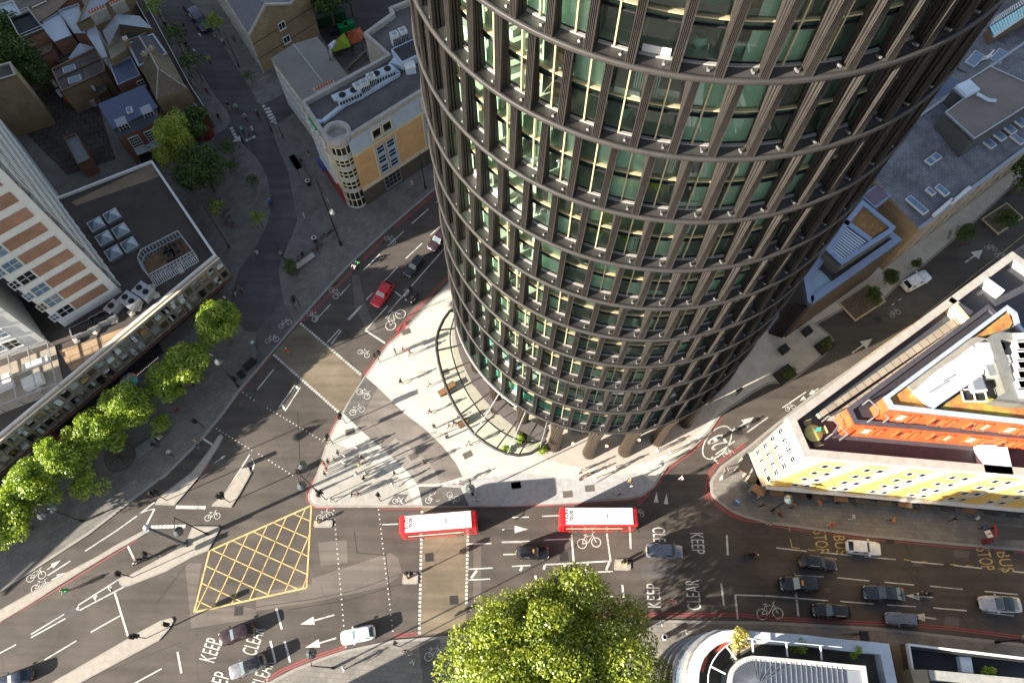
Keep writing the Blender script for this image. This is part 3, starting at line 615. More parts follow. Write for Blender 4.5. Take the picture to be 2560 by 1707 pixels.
# beds, chairs, lamps behind the glass
m = MB()
for i, z in enumerate(LEV):
    zt = (LEV+[TOP])[i+1]
    for fz in (z+.47, z+(zt-z)*.53-.05):
        for k in range(NB):
            r = rng.random(); a = ang_level(i)+k*STEP+STEP/2; rr = rng.uniform(17.2, 18.2); x, y = rr*math.cos(a), rr*math.sin(a)
            if r < .22: m.box((x, y, 0), (2.0, 1.5, .5), a, 0, fz)
            elif r < .56:
                m.lathe([(.0, 0), (.35, .0), (.42, .4), (.38, .75), (.3, .8), (.25, .45), (0, .42)], (x, y, fz), 10, 1)
            elif r < .55:
                m.tube([(x, y, fz), (x, y, fz+1.5)], .03, 5, 2); m.lathe([(.28, 1.35), (.16, 1.75)], (x, y, fz), 10, 0)
            elif r < .68: m.box((x, y, 0), (.7, 1.2, .72), a, 3, fz)
            elif r < .75: m.lathe([(0, .1), (.5, .5), (.55, 1.0), (.2, 1.35), (0, 1.4)], (x, y, fz), 8, 4)
m.build('furniture', [white, M('chair_teal', (.32, .5, .44), .7), metal_d, wood, M('house_plant', (.08, .22, .02), .8, var=.5, scale=8)], tower, kind='stuff')
# small floodlights on the ledges
it = []
fb = MB(); fb.tube([(TR-.62, -.58, .62), (TR-.28, -.62, .75)], .085, 8, 0); fb.box((TR-.5, -.58, 0), (.1, .1, .2), 0, 1, .42)
for i, z in enumerate(LEV):
    for k in range(NB): it.append((fb, ang_level(i)+k*STEP, z))
replic('floodlight', it, [M('floodlight_shell', (.16, .16, .16), .4, .2), black], tower)
# top
m = MB(); m.lathe([(0, TOP+.5), (TR-.6, TOP+.5), (TR-.6, TOP+1.5), (TR-.3, TOP+1.5), (TR-.3, TOP+.4)], n=110, sm=False); m.build('roof', metal_d, tower)
# lobby: glass drum, posts, hourglass columns
m = MB(); m.lathe([(16.3, .2), (16.3, 12.4)], n=48, sm=False); m.build('lobby_glass', win_g, tower)
m = MB(); m.lathe([(16.1, .16), (9, .16)], n=48); m.lathe([(9, 6.4), (14.6, 6.4), (14.6, 6.0), (9, 6.0)], n=48); m.build('lobby_floor', M('lobby_floor', (.34, .33, .24), .5, var=.3), tower)
m = MB()
for k in range(48): a = k*2*math.pi/48; m.box((16.42*math.cos(a), 16.42*math.sin(a), 0), (.25, .12, 12.2), a, 0, .2)
m.lathe([(16.3, 4.0), (16.5, 4.0), (16.5, 4.2), (16.3, 4.2)], n=48, sm=False); m.build('lobby_mullions', gold, tower)
m = MB(); nrib = 16; nz = 14; vs = []
for j in range(nz+1):
    t = j/nz; z = .15+12.3*t; R0 = .78+.42*(2*t-.85)**2*(1 if t > .42 else .75); tw = 1.3*t
    for k in range(nrib*3):
        a = 2*math.pi*k/(nrib*3)+tw; r = R0*(1.0 if k % 3 else .84); vs.append((r*math.cos(a), r*math.sin(a), z))
n = nrib*3; m.add(vs, [(j*n+k, j*n+(k+1) % n, (j+1)*n+(k+1) % n, (j+1)*n+k) for j in range(nz) for k in range(n)], 0)
colm = m.mesh('column', M('column_bronze', (.062, .047, .035), .4, .5, .25, fine=.1))
for k in range(24):
    a = math.radians(-93.7+15*k); link('column', colm, tower, (19.0*math.cos(a), 19.0*math.sin(a), 0))
m = MB(); m.lathe([(9, 12.42), (TR-.4, 12.42)], n=96); m.build('soffit', bronze, tower)
m = MB()
for k in range(0, 24): a = math.radians(-86+15*k); m.lathe([(0, 0), (.16, 0)], (18*math.cos(a), 18*math.sin(a), .19), 8)
m.build('ground_lamps', MLIT('warm_lamp', (1.0, .45, .22), 6), tower)
# entrance canopy: crescent of glass on a bronze rim
can = thing('entrance_canopy', 'curved glass canopy on dark ribs round the foot of the tower', 'canopy', P(1180, 1000, 4.6)+(0,))
ox, oy = can.location.x, can.location.y
op = [P(u, v, 4.8) for u, v in [(1146, 765), (1124, 778), (1109, 799), (1097, 825), (1091, 850), (1092, 876), (1097, 905), (1104, 932), (1113, 960), (1123, 986), (1136, 1012), (1150, 1036), (1165, 1060), (1186, 1085), (1213, 1106), (1240, 1122), (1269, 1133), (1297, 1138), (1327, 1133), (1350, 1119), (1364, 1100)]]
aa = [math.atan2(p[1]-CY, p[0]-CX) for p in op]
def CP(p, z): return (p[0]-ox, p[1]-oy, z)
inn = [(CX+18.6*math.cos(a), CY+18.6*math.sin(a)) for a in aa]; mid_ = [(CX+20.5*math.cos(a), CY+20.5*math.sin(a)) for a in aa]
m = MB(); m.tube([CP(p, 4.8) for p in op], .22, 8); m.build('rim', bronze, can)
m = MB(); m.tube([CP(lerp(p, q, .42), 4.85) for p, q in zip(op, inn)], .09, 6); m.build('inner_ring', bronze, can)
for k in range(1, len(op)-1, 2):
    m = MB(); m.bar(CP(op[k], 4.75), CP(inn[k], 4.95), .14, .28); m.build('rib', bronze, can)
m = MB()
for i in range(len(op)-1): m.quad(CP(op[i], 4.92), CP(op[i+1], 4.92), CP(mid_[i+1], 4.97), CP(mid_[i], 4.97))
m.build('glass_roof', MGLASS('canopy_glass', (.86, .92, .87), 1.25), can)
m = MB()
for i in range(len(op)-1): m.quad(CP(mid_[i], 5.0), CP(mid_[i+1], 5.0), CP(inn[i+1], 5.0), CP(inn[i], 5.0))
m.build('solid_roof', M('canopy_slate', (.13, .115, .11), .6, .2), can)
for k in (13, 16, 19):
    m = MB(); a = aa[k]; m.tube([CP(op[k], 4.9), CP((CX+19.5*math.cos(a), CY+19.5*math.sin(a)), 11.5)], .05, 5); m.build('tie_rod', metal_l, can)
# bunting along the first ledge
m = MB()
for a in np.arange(math.radians(-163), math.radians(-124), .012): m.box((CX+(TR+.06)*math.cos(a)-ox, CY+(TR+.06)*math.sin(a)-oy, 0), (.05, .14, .34), a, 0, 12.45)
m.build('bunting', white, can)
# raised apron round the columns
m = MB(); m.lathe([(0, .155), (21.2, .155), (21.3, .1)], (CX, CY, 0), 96, sm=False); struct('tower_apron', m, M('apron_stone', (.40, .36, .32), .8, var=.12, fine=.1))
# ================================================================ BUILDINGS
brick_t = MBRICK('brick_tan', (.34, .235, .12), (.28, .19, .10), (.26, .22, .16)); brick_r = MBRICK('brick_red', (.30, .125, .07), (.24, .10, .06), (.24, .18, .14))
brick_p = MBRICK('brick_panel', (.31, .16, .10), (.25, .125, .08), (.36, .24, .18), .3, .1, .012); brick_b = MBRICK('brick_brown', (.16, .10, .06), (.13, .085, .055), (.12, .1, .08))
slate = MBRICK('slate_roof', (.105, .115, .14), (.085, .095, .115), (.05, .055, .065), .5, .3, .02, .5, horiz=True); slate_b = M('slate_blue', (.075, .105, .18), .5, var=.12, fine=.1)
slate_g = MBRICK('slate_weathered', (.19, .195, .215), (.145, .15, .17), (.09, .09, .10), .7, .35, .03, math.radians(36), horiz=True, var=.4); tile_b = MBRICK('brown_tiles', (.20, .155, .10), (.16, .125, .085), (.10, .08, .06), .5, .35, .03, -1.0, horiz=True)
felt = M('roof_felt', (.062, .052, .046), .9, var=.3, scale=.25, fine=.18); felt_g = M('roof_felt_grey', (.105, .10, .10), .9, var=.3, scale=.3, fine=.15); lead = M('lead_roof', (.30, .33, .38), .5, var=.12, scale=.5)
lead_l = M('pale_roof', (.52, .60, .70), .55, var=.1, scale=.3); beige = M('beige_roof', (.34, .28, .20), .8, var=.12); cream = M('cream_render', (.60, .52, .36), .8, var=.12, fine=.06); fascia = M('painted_fascia', (.42, .50, .60), .6, var=.1, scale=.8)
tanw = M('tan_cladding', (.60, .36, .16), .75, var=.12, scale=.6, fine=.06); coping = M('coping_stone', (.36, .34, .31), .8, var=.2, fine=.15); sedum = M('sedum', (.34, .20, .07), .95, var=.55, scale=1.2, bump=.6, bscale=9, fine=.35)
def MSEDUM():
    m, n, N, L = newmat('sedum_mixed'); tc = N('ShaderNodeTexCoord'); t = N('ShaderNodeTexNoise'); t.inputs['Scale'].default_value = .55; t.inputs['Detail'].default_value = 9; t.inputs['Roughness'].default_value = .7; L(tc.outputs['Object'], t.inputs[0])
    r = N('ShaderNodeValToRGB'); e = r.color_ramp.elements; e[0].position = .36; e[0].color = (.36, .12, .04, 1); e[1].position = .7; e[1].color = (.30, .33, .02, 1)
    q = e.new(.5); q.color = (.42, .22, .06, 1); q = e.new(.58); q.color = (.40, .34, .06, 1)
    b = N('ShaderNodeBsdfPrincipled'); o = N('ShaderNodeOutputMaterial'); L(t.outputs['Fac'], r.inputs[0]); L(r.outputs[0], b.inputs['Base Color']); L(b.outputs[0], o.inputs[0]); b.inputs['Roughness'].default_value = .95
    t2 = N('ShaderNodeTexNoise'); t2.inputs['Scale'].default_value = 12; L(tc.outputs['Object'], t2.inputs[0]); bp = N('ShaderNodeBump'); bp.inputs['Strength'].default_value = .9; bp.inputs['Distance'].default_value = .1; L(t2.outputs['Fac'], bp.inputs['Height']); L(bp.outputs[0], b.inputs['Normal']); return m
sedum_m = MSEDUM()
def loc(pts, o): return [(p[0]-o[0], p[1]-o[1]) for p in pts]
class Bld:
    """a building: thing + parts in coordinates local to its first corner"""
    def __init__(s, name, label, pts, cat='building', group=None):
        if area(pts) < 0: pts = pts[::-1]
        s.o = pts[0]; s.p = loc(pts, s.o); s.t = thing(name, label, cat, (s.o[0], s.o[1], 0), 0, group)
    def L(s, pts): return loc(pts, s.o)
    def part(s, name, mb, mats, **kw): return mb.build(name, mats, s.t, **kw)
    def walls(s, h, mat, z0=0.0, pts=None, roof=None, rz=None, name='wall'):
        p = pts or s.p
        if area(p) < 0: p = p[::-1]
        m = MB(); n = len(p)
        for i in range(n): a, c = p[i], p[(i+1) % n]; m.quad((*a, z0), (*c, z0), (*c, h), (*a, h))
        o = s.part(name, m, mat)
        if roof: m = MB(); m.flat(p, rz if rz is not None else h-.02); s.part('roof', m, roof)
        return o
    def parapet(s, z0, z1, w, mat, pts=None, name='parapet', out=.0):
        p = pts or s.p
        if out: p = inset(p, -out)
        if area(p) < 0: p = p[::-1]
        q = inset(p, w); n = len(p); m = MB()
        for i in range(n):
            j = (i+1) % n
            m.quad((*p[i], z0), (*p[j], z0), (*p[j], z1), (*p[i], z1)); m.quad((*p[i], z1), (*p[j], z1), (*q[j], z1), (*q[i], z1)); m.quad((*q[j], z0), (*q[i], z0), (*q[i], z1), (*q[j], z1))
        return s.part(name, m, mat)
    def window(s, a, c, t, z, w, h, fm, pm, nx=2, ny=2, fw=.07, sill=True, dep=.09, parent=None, name='window', base=0.0):
        """window centred at distance t along wall a->c (world); child pane"""
        a, c = s.L([a, c]); L_ = hypot2(a, c); d = Vector(((c[0]-a[0])/L_, (c[1]-a[1])/L_, 0)); n = Vector((d.y, -d.x, 0)); ctr = Vector((a[0], a[1], 0))+d*t+Vector((0, 0, z))
        m = MB()
        def bx(u0, u1, v0, v1, q0, q1):
            vs = [ctr+d*u+Vector((0, 0, v))+n*q for q in (q0+base, q1+base) for u, v in ((u0, v0), (u1, v0), (u1, v1), (u0, v1))]
            m.add(vs, [(4, 5, 6, 7), (0, 1, 5, 4), (1, 2, 6, 5), (2, 3, 7, 6), (3, 0, 4, 7)])
        W2, H2 = w/2, h/2
        bx(-W2-fw, -W2, -H2, H2, 0, dep); bx(W2, W2+fw, -H2, H2, 0, dep); bx(-W2-fw, W2+fw, H2, H2+fw, 0, dep+.003); bx(-W2-fw, W2+fw, -H2-fw*(1.6 if sill else 1), -H2, 0, dep+(.08 if sill else .003))
        for i in range(1, nx): u = -W2+w*i/nx; bx(u-.03, u+.03, -H2, H2, 0, dep-.03)
        for i in range(1, ny): v = -H2+h*i/ny; bx(-W2, W2, v-.03, v+.03, 0, dep-.033)
        f = s.part(name, m, fm)
        if parent: f.parent = parent
        m2 = MB(); vs = [ctr+d*u+Vector((0, 0, v))+n*(.022+base) for u, v in ((-W2, -H2), (W2, -H2), (W2, H2), (-W2, H2))]; m2.quad(*vs); m2.build('pane', pm, f)
        return f
    def pitched(s, q, ze, zr, mat, hip0=0, hip1=0, over=.0, name='roof', gable=None):
        """q: 4 world corners; q0-q1 and q2-q3 are eaves, ridge between mid(q3,q0) and mid(q1,q2)"""
        q = s.L(q); r0 = lerp(lerp(q[3], q[0], .5), lerp(q[1], q[2], .5), hip0); r1 = lerp(lerp(q[3], q[0], .5), lerp(q[1], q[2], .5), 1-hip1)
        m = MB(); A, B, C_, D = [(*x, ze) for x in q]; E_, F_ = (*r0, zr), (*r1, zr)
        def up(*v):
            a = Vector(v[1])-Vector(v[0]); b_ = Vector(v[2])-Vector(v[0]); v = list(v)
            if a.cross(b_).z < 0: v = v[::-1]
            m.poly(v, 0)
        up(A, B, F_, E_); up(C_, D, E_, F_)
        if hip0: up(D, A, E_)
        if hip1: up(B, C_, F_)
        o = s.part(name, m, mat)
        g_ = MB()
        if not hip0: g_.poly([D, A, E_])
        if not hip1: g_.poly([B, C_, F_])
        if g_.f: s.part('gable', g_, gable or mat)
        m = MB(); m.tube([E_, F_], .13, 6)
        if hip0: m.tube([E_, A], .1, 5); m.tube([E_, D], .1, 5)
        if hip1: m.tube([F_, B], .1, 5); m.tube([F_, C_], .1, 5)
        s.part('ridge_tiles', m, coping); return o
    def chimney(s, a, c, z0, z1, n, potm, wm):
        a, c = s.L([a, c]); L_ = hypot2(a, c); r = math.atan2(c[1]-a[1], c[0]-a[0]); m = MB(); mid = lerp(a, c, .5)
        m.box((mid[0], mid[1], 0), (L_, .8, z1-z0), r, 0, z0); m.box((mid[0], mid[1], 0), (L_+.2, 1.0, .15), r, 0, z1); o = s.part('chimney', m, wm)
        for i in range(n):
            x, y = lerp(a, c, (i+.5)/n); m = MB(); m.lathe([(.17, 0), (.13, .5), (.09, .5), (.09, .1)], (x, y, z1+.15), 8); m.build('chimney_pot', potm, o)
    def skylight(s, ctr, z, w, d, rz, tilt=False):
        x, y = s.L([ctr])[0]; m = MB()
        m.box((x, y, 0), (w, d, .3), rz, 0, z-.1); o = s.part('skylight', m, metal_w); m = MB(); m.box((x, y, 0), (w-.3, d-.3, .05), rz, 0, z+.2); m.build('pane', glass_b, o)
def edgewins(b, a, c, zs, n, w, h, fm, pm, nx=2, ny=2, m0=1.5, m1=1.5, **kw):
    L_ = hypot2(a, c)
    for z in zs:
        for i in range(n): b.window(a, c, m0+(L_-m0-m1)*(i+.5)/n, z, w, h, fm, pm, nx, ny, **kw)
terra = M('terracotta', (.50, .12, .06), .8)
# ---------------------------------------------------------------- tower block on the left, lattice side
sA, sB, sC = PL('10 575,1510 1100,1190 0 0,1130', 9.5)
dv = lambda a, c: ((c[0]-a[0])/hypot2(a, c), (c[1]-a[1])/hypot2(a, c))
dAB = dv(sA, sB); dBC = dv(sB, sC)
HT = 62.0
A1 = sA; B1 = sB; C1 = (sB[0]+dBC[0]*100, sB[1]+dBC[1]*100); D1 = (sA[0]+dBC[0]*100, sA[1]+dBC[1]*100)
b = Bld('apartment_tower', 'tall white and brick tower block with zigzag lattice side wall', [A1, B1, C1, D1])
b.walls(HT, white, roof=felt_g); b.parapet(HT-.5, HT+1, .3, white)
LAB = hypot2(A1, B1); fh = 2.92
def panelfac(b, a, c, L_, z0, n, brick0, brick1, wc):
    """white bands between brick panels, a four-light window beside each"""
    a_, c_ = b.L([a, c]); d = Vector((*dv(a, c), 0)); nn = Vector((d.y, -d.x, 0)); O = Vector((*a_, 0))
    for k in range(n):
        z = z0+k*fh; m = MB(); v = [O+d*u+Vector((0, 0, zz))+nn*.05 for u, zz in ((brick0, z+.65), (brick1, z+.65), (brick1, z+2.4), (brick0, z+2.4))]
        m.quad(*v); b.part('brick_panel', m, brick_p)
        b.window(a, c, wc, z+1.6, 1.75, 1.75, white, glass_b if (k*5) % 3 else glass_d, 2, 2, .1)
        b.window(a, c, wc-1.55, z+1.6, .85, 1.3, white, glass_d if k % 2 else glass_b, 2, 2, .08)
panelfac(b, A1, B1, LAB, 10.3, 16, LAB*.33, LAB*.88, LAB*.20)
# lattice side: slanting white blades on a grey wall
O = Vector((*b.L([B1])[0], 0)); d = Vector((*dBC, 0)); nn = Vector((d.y, -d.x, 0)); m = MB()
for v0 in [O+nn*.03]: m.quad(v0+Vector((0, 0, 9.5)), v0+d*46+Vector((0, 0, 9.5)), v0+d*46+Vector((0, 0, HT)), v0+Vector((0, 0, HT)))
b.part('side_cladding', m, M('grey_cladding', (.20, .21, .22), .5, var=.15))
for j in range(26):
    m = MB(); u = 1.0+j*1.75
    for k in range(17): m.bar(O+d*(u+(.55 if k % 2 else -.35))+nn*.25+Vector((0, 0, 9.6+k*fh)), O+d*(u+(-.35 if k % 2 else .55))+nn*.25+Vector((0, 0, 9.6+(k+1)*fh)), .16, .45)
    b.part('lattice_blade', m, metal_w)
m = MB()
for k in range(18): z = 9.7+k*fh; m.bar(O+nn*.12+Vector((0, 0, z)), O+d*46+nn*.12+Vector((0, 0, z)), .1, .25)
b.part('floor_band', m, coping)
# second tower block nearer the frame edge
s2 = PL('20 430,200 0,345', 9.5); B2 = s2[0]; A2 = (B2[0]-(s2[0][0]-s2[1][0])*2.2, B2[1]-(s2[0][1]-s2[1][1])*2.2)
C2 = (B2[0]+dBC[0]*26, B2[1]+dBC[1]*26); D2 = (A2[0]+dBC[0]*26, A2[1]+dBC[1]*26)
b = Bld('apartment_tower', 'tall white and brick tower block at the left edge, nearest the street', [A2, B2, C2, D2]); b.walls(50, white, roof=felt_g); b.parapet(49.5, 51, .3, white)
L2 = hypot2(A2, B2); panelfac(b, A2, B2, L2, 10.0, 12, L2-13.0, L2-5.6, L2-3.3)
# link block between the two
pL = [(A1[0]+dBC[0]*6-.0, A1[1]+dBC[1]*6), (A1[0]+dBC[0]*3, A1[1]+dBC[1]*3)]
q = PL('10 560,1490 240,1300 330,1190 600,1330', 9.5)
q = [lerp(C2, B2, .62), (A1[0]+dBC[0]*2.2+dAB[0]*.05, A1[1]+dBC[1]*2.2), (A1[0]+dBC[0]*14, A1[1]+dBC[1]*14), lerp(C2, B2, .05)]
b = Bld('link_block', 'grey panelled link block recessed between the two white tower blocks', q); b.walls(58, M('grey_panels', (.42, .43, .42), .7, var=.12), roof=felt_g)
edgewins(b, q[0], q[1], [11.5+k*fh for k in range(15)], 2, 1.6, 1.5, metal_l, glass_d, 3, 1, .6, .6)
q = [(-60, -22), (-55, -44), (-26, -31), (-37.5, -8.8)]
bb = Bld('street_block', 'plain stone block on the south side just outside the picture', q); bb.walls(17, stone, roof=felt_g); edgewins(bb, q[3], q[0], [3, 7, 11, 14.5], 6, 1.4, 1.8, white, glass_d, 2, 2)
# ---------------------------------------------------------------- podium with restaurant
RH = 9.5
pod = PL('10 1385,0 1972,868 20 0,1050', RH); dd = dv(pod[1], pod[2]); pod[2] = (pod[1][0]+dd[0]*75, pod[1][1]+dd[1]*75)
p3 = PL('10 585,312', RH)[0]; pod += [(pod[2][0]-40, pod[2][1]+30), (p3[0]-25, p3[1]-12), p3]
b = Bld('restaurant_building', 'flat roofed low building with patchwork timber frame front and rooftop plant', pod)
b.walls(RH-.4, brick_b, 4.6, roof=felt, rz=RH-.4); b.walls(4.6, black, 0.1, name='ground_floor_wall', pts=b.L([p for p in inset(pod, 1.6)]))
b.parapet(RH-.4, RH, .35, white, name='parapet')
# lighter strips of decking
# far block beyond the frame whose shade falls across the junction
q = [(-118, 1), (-104, 8), (-107.2, 14.4), (-121.2, 7.4)]
bb = Bld('apartment_tower', 'tall plain tower block standing beyond the left edge', q); bb.walls(46, cream, roof=felt_g); edgewins(bb, q[0], q[1], [2+3*k for k in range(14)], 5, 1.4, 1.4, white, glass_d, 2, 1)
m = MB(); m.flat(b.L(PL('20 760,190 1170,40 1250,0 900,300 640,455 520,270', RH)), RH-.37); b.part('timber_decking', m, MBRICK('decking', (.36, .25, .15), (.30, .21, .13), (.12, .09, .06), 3, 1.1, .05, .5, horiz=True))
m = MB(); m.flat(b.L(PL('10 640,370 1380,20 1450,135 680,405', RH)), RH-.37); b.part('pale_felt', m, M('pale_felt', (.22, .16, .11), .9, var=.3, scale=.3))
a, c = pod[2], pod[1]; La = hypot2(a, c); d = Vector((*dv(a, c), 0)); nn = Vector((d.y, -d.x, 0)); O = Vector((*b.L([a])[0], 0))
rg = random.Random(3); pm = [metal_w, M('panel_grey', (.30, .30, .28), .6), M('panel_olive', (.16, .12, .06), .7), black, M('panel_pale', (.52, .56, .54), .6), glass_d, M('panel_wood', (.34, .21, .09), .7, var=.25)]
frm = M('frame_timber', (.30, .26, .20), .7, var=.25)
nC = 50
for i in range(nC):
    for r_ in range(2):
        u0 = La-1.36*(i+1); u1 = u0+1.29; z0 = 4.75+r_*2.35; z1 = z0+2.2; m = MB()
        def bx(ua, ub, za, zb, q0, q1, mi): 
            vs = [O+d*u+Vector((0, 0, zz))+nn*q_ for q_ in (q0, q1) for u, zz in ((ua, za), (ub, za), (ub, zb), (ua, zb))]
            m.add(vs, [(4, 5, 6, 7), (0, 1, 5, 4), (1, 2, 6, 5), (2, 3, 7, 6), (3, 0, 4, 7)], mi)
        bx(u0, u0+.1, z0, z1, 0, .9, 0); bx(u1-.1, u1, z0, z1, 0, .9, 0); bx(u0+.1, u1-.1, z0, z0+.1, 0, .9, 0); bx(u0+.1, u1-.1, z1-.1, z1, 0, .9, 0)
        mi = rg.choice([1, 2, 3, 3, 4, 5, 5, 6, 3]); bx(u0+.12, u1-.12, z0+.12, z1-.12, 0, .25, mi)
        if rg.random() < .8:
            for _ in range(rg.choice([1, 2, 3])):
                w_ = rg.uniform(.25, .95); h_ = rg.uniform(.2, 1.2); uu = rg.uniform(u0+.12, u1-.12-w_); zz = rg.uniform(z0+.12, z1-.12-h_)
                bx(uu, uu+w_, zz, zz+h_, .2, rg.choice([.5, .7, .95]), rg.choice([1, 1, 5, 4, 7]))
        b.part('facade_panel', m, [frm]+pm)
m = MB(); m.bar(O+nn*.6+Vector((0, 0, 4.55)), O+d*La+nn*.6+Vector((0, 0, 4.55)), 1.3, .18); b.part('cornice', m, M('dark_red_cornice', (.10, .05, .04), .6))
m = MB(); m.bar(O+nn*.6+Vector((0, 0, RH-.02)), O+d*La+nn*.6+Vector((0, 0, RH-.02)), .3, .1); m.bar(O+nn*.2+Vector((0, 0, RH+.06)), O+d*La+nn*.2+Vector((0, 0, RH+.06)), .12, .1)
b.part('coping', m, M('pale_coping', (.55, .48, .38), .7, var=.15))
# striped awning, sign and side wall
aw0, aw1 = PL('20 75,1240 400,985', 4.2); a0, a1 = b.L([aw0, aw1]); e = Vector((*dv(aw0, aw1), 0)); en = Vector((e.y, -e.x, 0)); La_ = hypot2(aw0, aw1)
m = MB(); V0 = Vector((*a0, 4.4)); m.quad(V0, V0+en*1.6-Vector((0, 0, .7)), V0+en*1.6+e*La_-Vector((0, 0, .7)), V0+e*La_); b.part('awning', m, M('awning_green', (.01, .16, .05), .7))
m = MB()
for i in range(15):
    if i in (6, 7): continue
    u = La_*(i+.3)/15; m.quad(V0+e*u+en*.5-Vector((0, 0, .20)), V0+e*(u-.15)+en*1.6-Vector((0, 0, .67)), V0+e*(u+.25)+en*1.6-Vector((0, 0, .67)), V0+e*(u+.4)+en*.5-Vector((0, 0, .20)))
b.part('awning_stripes', m, white)
o_ = tag(lettering('awning_lettering', 'WAW', white, tuple(V0+e*La_*.46+en*1.1-Vector((0, 0, .44))), tuple(e), tuple((-en+Vector((0, 0, .44))).normalized()), 2.3, .8, b.t), '', ''); del o_['label'], o_['category']
sx = G(20, 1480, 95, 4.4); m = MB(); m.box((b.L([sx])[0][0], b.L([sx])[0][1], 0), (3.2, 1.6, .25), math.atan2(d.y, d.x), 0, 4.0); sg = b.part('sign', m, M('orange_sign', (.55, .10, .02), .6))
# skylights on the roof
for X, Y in [(860, 570), (1005, 490), (935, 695), (1085, 625), (1020, 830), (1165, 755)]:
    x, y = b.L([G(10, X, Y, RH+.6)])[0]; rz = math.atan2(*dv(G(10, 860, 570, RH), G(10, 1005, 490, RH))[::-1]); m = MB()
    m.box((x, y, 0), (2.05, 2.05, .55), rz, 0, RH-.4); o = b.part('skylight', m, metal_l); m = MB(); ca, sa = math.cos(rz), math.sin(rz); B4 = [(x+u*ca-v*sa, y+u*sa+v*ca, RH+.16) for u, v in ((-.9, -.9), (.9, -.9), (.9, .9), (-.9, .9))]
    for i in range(4): m.poly([B4[i], B4[(i+1) % 4], (x, y, RH+.85)])
    m.build('pane', M('skylight_glass', (.22, .26, .30), .12, .3), o)
# louvred plant enclosure
en_p = PL('10 1255,890 1285,820 1620,648 1760,830 1350,1050 1300,990', RH+1.6); el = b.L(en_p)
m = MB(); 
if area(el) < 0: el = el[::-1]
for i in range(len(el)):
    a_, c_ = el[i], el[(i+1) % len(el)]; n_ = max(2, int(hypot2(a_, c_)/.5))
    for z in (RH+.3, RH+1.65): m.bar((*a_, z), (*c_, z), .12, .12)
    for j in range(n_): p_ = lerp(a_, c_, j/n_); m.bar((*p_, RH-.4), (*p_, RH+1.65), .18, .06)
b.part('plant_screen', m, lead)
m = MB(); m.flat(el, RH-.3); b.part('plant_deck', m, M('rusty_deck', (.16, .095, .05), .9, var=.4, scale=1.5))
def acunit(k, X, Y, z, s=1.0, rz=0.5, fans=1, mat=metal_w, label='x', dims=(1.1, .9, 1.5)):
    x, y = G(k, X, Y, z+dims[2]*s); t = thing('air_conditioner', label, 'air conditioner', (x, y, z), rz); m = MB(); m.box((0, 0, 0), (dims[0]*s*fans, dims[1]*s, dims[2]*s), 0, 0, .08); 
    m.box((0, 0, 0), (dims[0]*s*fans*.9, dims[1]*s*.9, .08), 0, 1, 0); m.build('casing', [mat, metal_d], t)
    m = MB(); hz = dims[2]*s+.08
    for j in range(4*fans): 
        u = (-.5+(j+.5)/(4*fans))*dims[0]*s*fans; m.box((u, -dims[1]*s/2-.005, hz*.45), (dims[0]*s*.17, .02, hz*.6), 0, 0)
    m.build('grille', metal_d, t)
    for j in range(fans):
        m = MB(); u = (j-(fans-1)/2)*dims[0]*s; m.lathe([(.36*s, 0), (.36*s, .1), (.30*s, .1), (.28*s, .02), (0, .02)], (u, 0, hz), 14, 0)
        for q_ in range(4): m.box((u, 0, hz+.06), (.6*s, .06, .02), q_*math.pi/4, 0)
        m.build('fan', metal_l if mat is metal_w else metal_d, t)
    return t
for i, (X, Y) in enumerate([(1545, 865), (1590, 775), (1620, 840), (1515, 815)]): acunit(10, X, Y, RH-.35, 1.1, .5, 1, M('rust_unit', (.09, .05, .03), .8), ['rusty fan unit at the near side of the slatted roof enclosure', 'rusty fan unit at the far corner of the slatted roof enclosure', 'rusty fan unit by the right slats of the roof enclosure', 'rusty fan unit on the left in the slatted roof enclosure'][i], (1.3, 1.3, .6))
# ladder frame beside the enclosure
t = thing('louvre_rack', 'rack of white slats leaning against the roof plant enclosure', 'rack', G(10, 1560, 980, RH)+(RH-.4,)); q = [(x-t.location.x, y-t.location.y) for x, y in PL('10 1375,1080 1770,865 1800,905 1400,1140', RH+.3)]
m = MB()
for i in range(24): m.bar((*lerp(q[0], q[1], i/23), .9), (*lerp(q[3], q[2], i/23), .15), .08, .04)
m.build('slats', metal_w, t); m = MB(); m.bar((*q[0], .95), (*q[1], .95), .1, .1); m.bar((*q[3], .12), (*q[2], .12), .1, .1); m.build('rails', metal_l, t)
for k, X, Y, f, l in [(10, 1300, 1185, 2, 'twin fan unit behind the front roof edge, beside the dark hatch'), (10, 1170, 1270, 2, 'twin fan unit nearest the foot of the white tower block'), (10, 1015, 1330, 1, 'large single fan unit at the end of the row below the tower block')]:
    acunit(k, X, Y, RH-.35, 1.2, -.55, f, metal_l, l, (1.0, 1.6, 1.2))
for i, (X, Y) in enumerate([(955, 1400), (880, 1440), (795, 1490), (700, 1535)]):
    x, y = G(10, X, Y, RH+1); t = thing('ventilation_hood', ['grey roof vent box, first below the tower block next to the fan unit', 'grey roof vent box, second in the row below the tower block', 'grey roof vent box, third in the row below the tower block', 'grey roof vent box, last in the row towards the frame edge'][i], 'vent', (x, y, RH-.4), .5)
    m = MB(); m.box((0, 0, 0), (2.2, 1.6, 1.1), 0, 0, 0); m.build('casing', metal_l, t); m = MB(); m.box((0, 0, 1.1), (1.8, 1.2, .1), 0, 0, 1.1)
    for j in range(6): m.box((-.8+j*.32, 0, 0), (.05, 1.2, .08), 0, 0, 1.2)
    m.build('grille', metal_d, t)
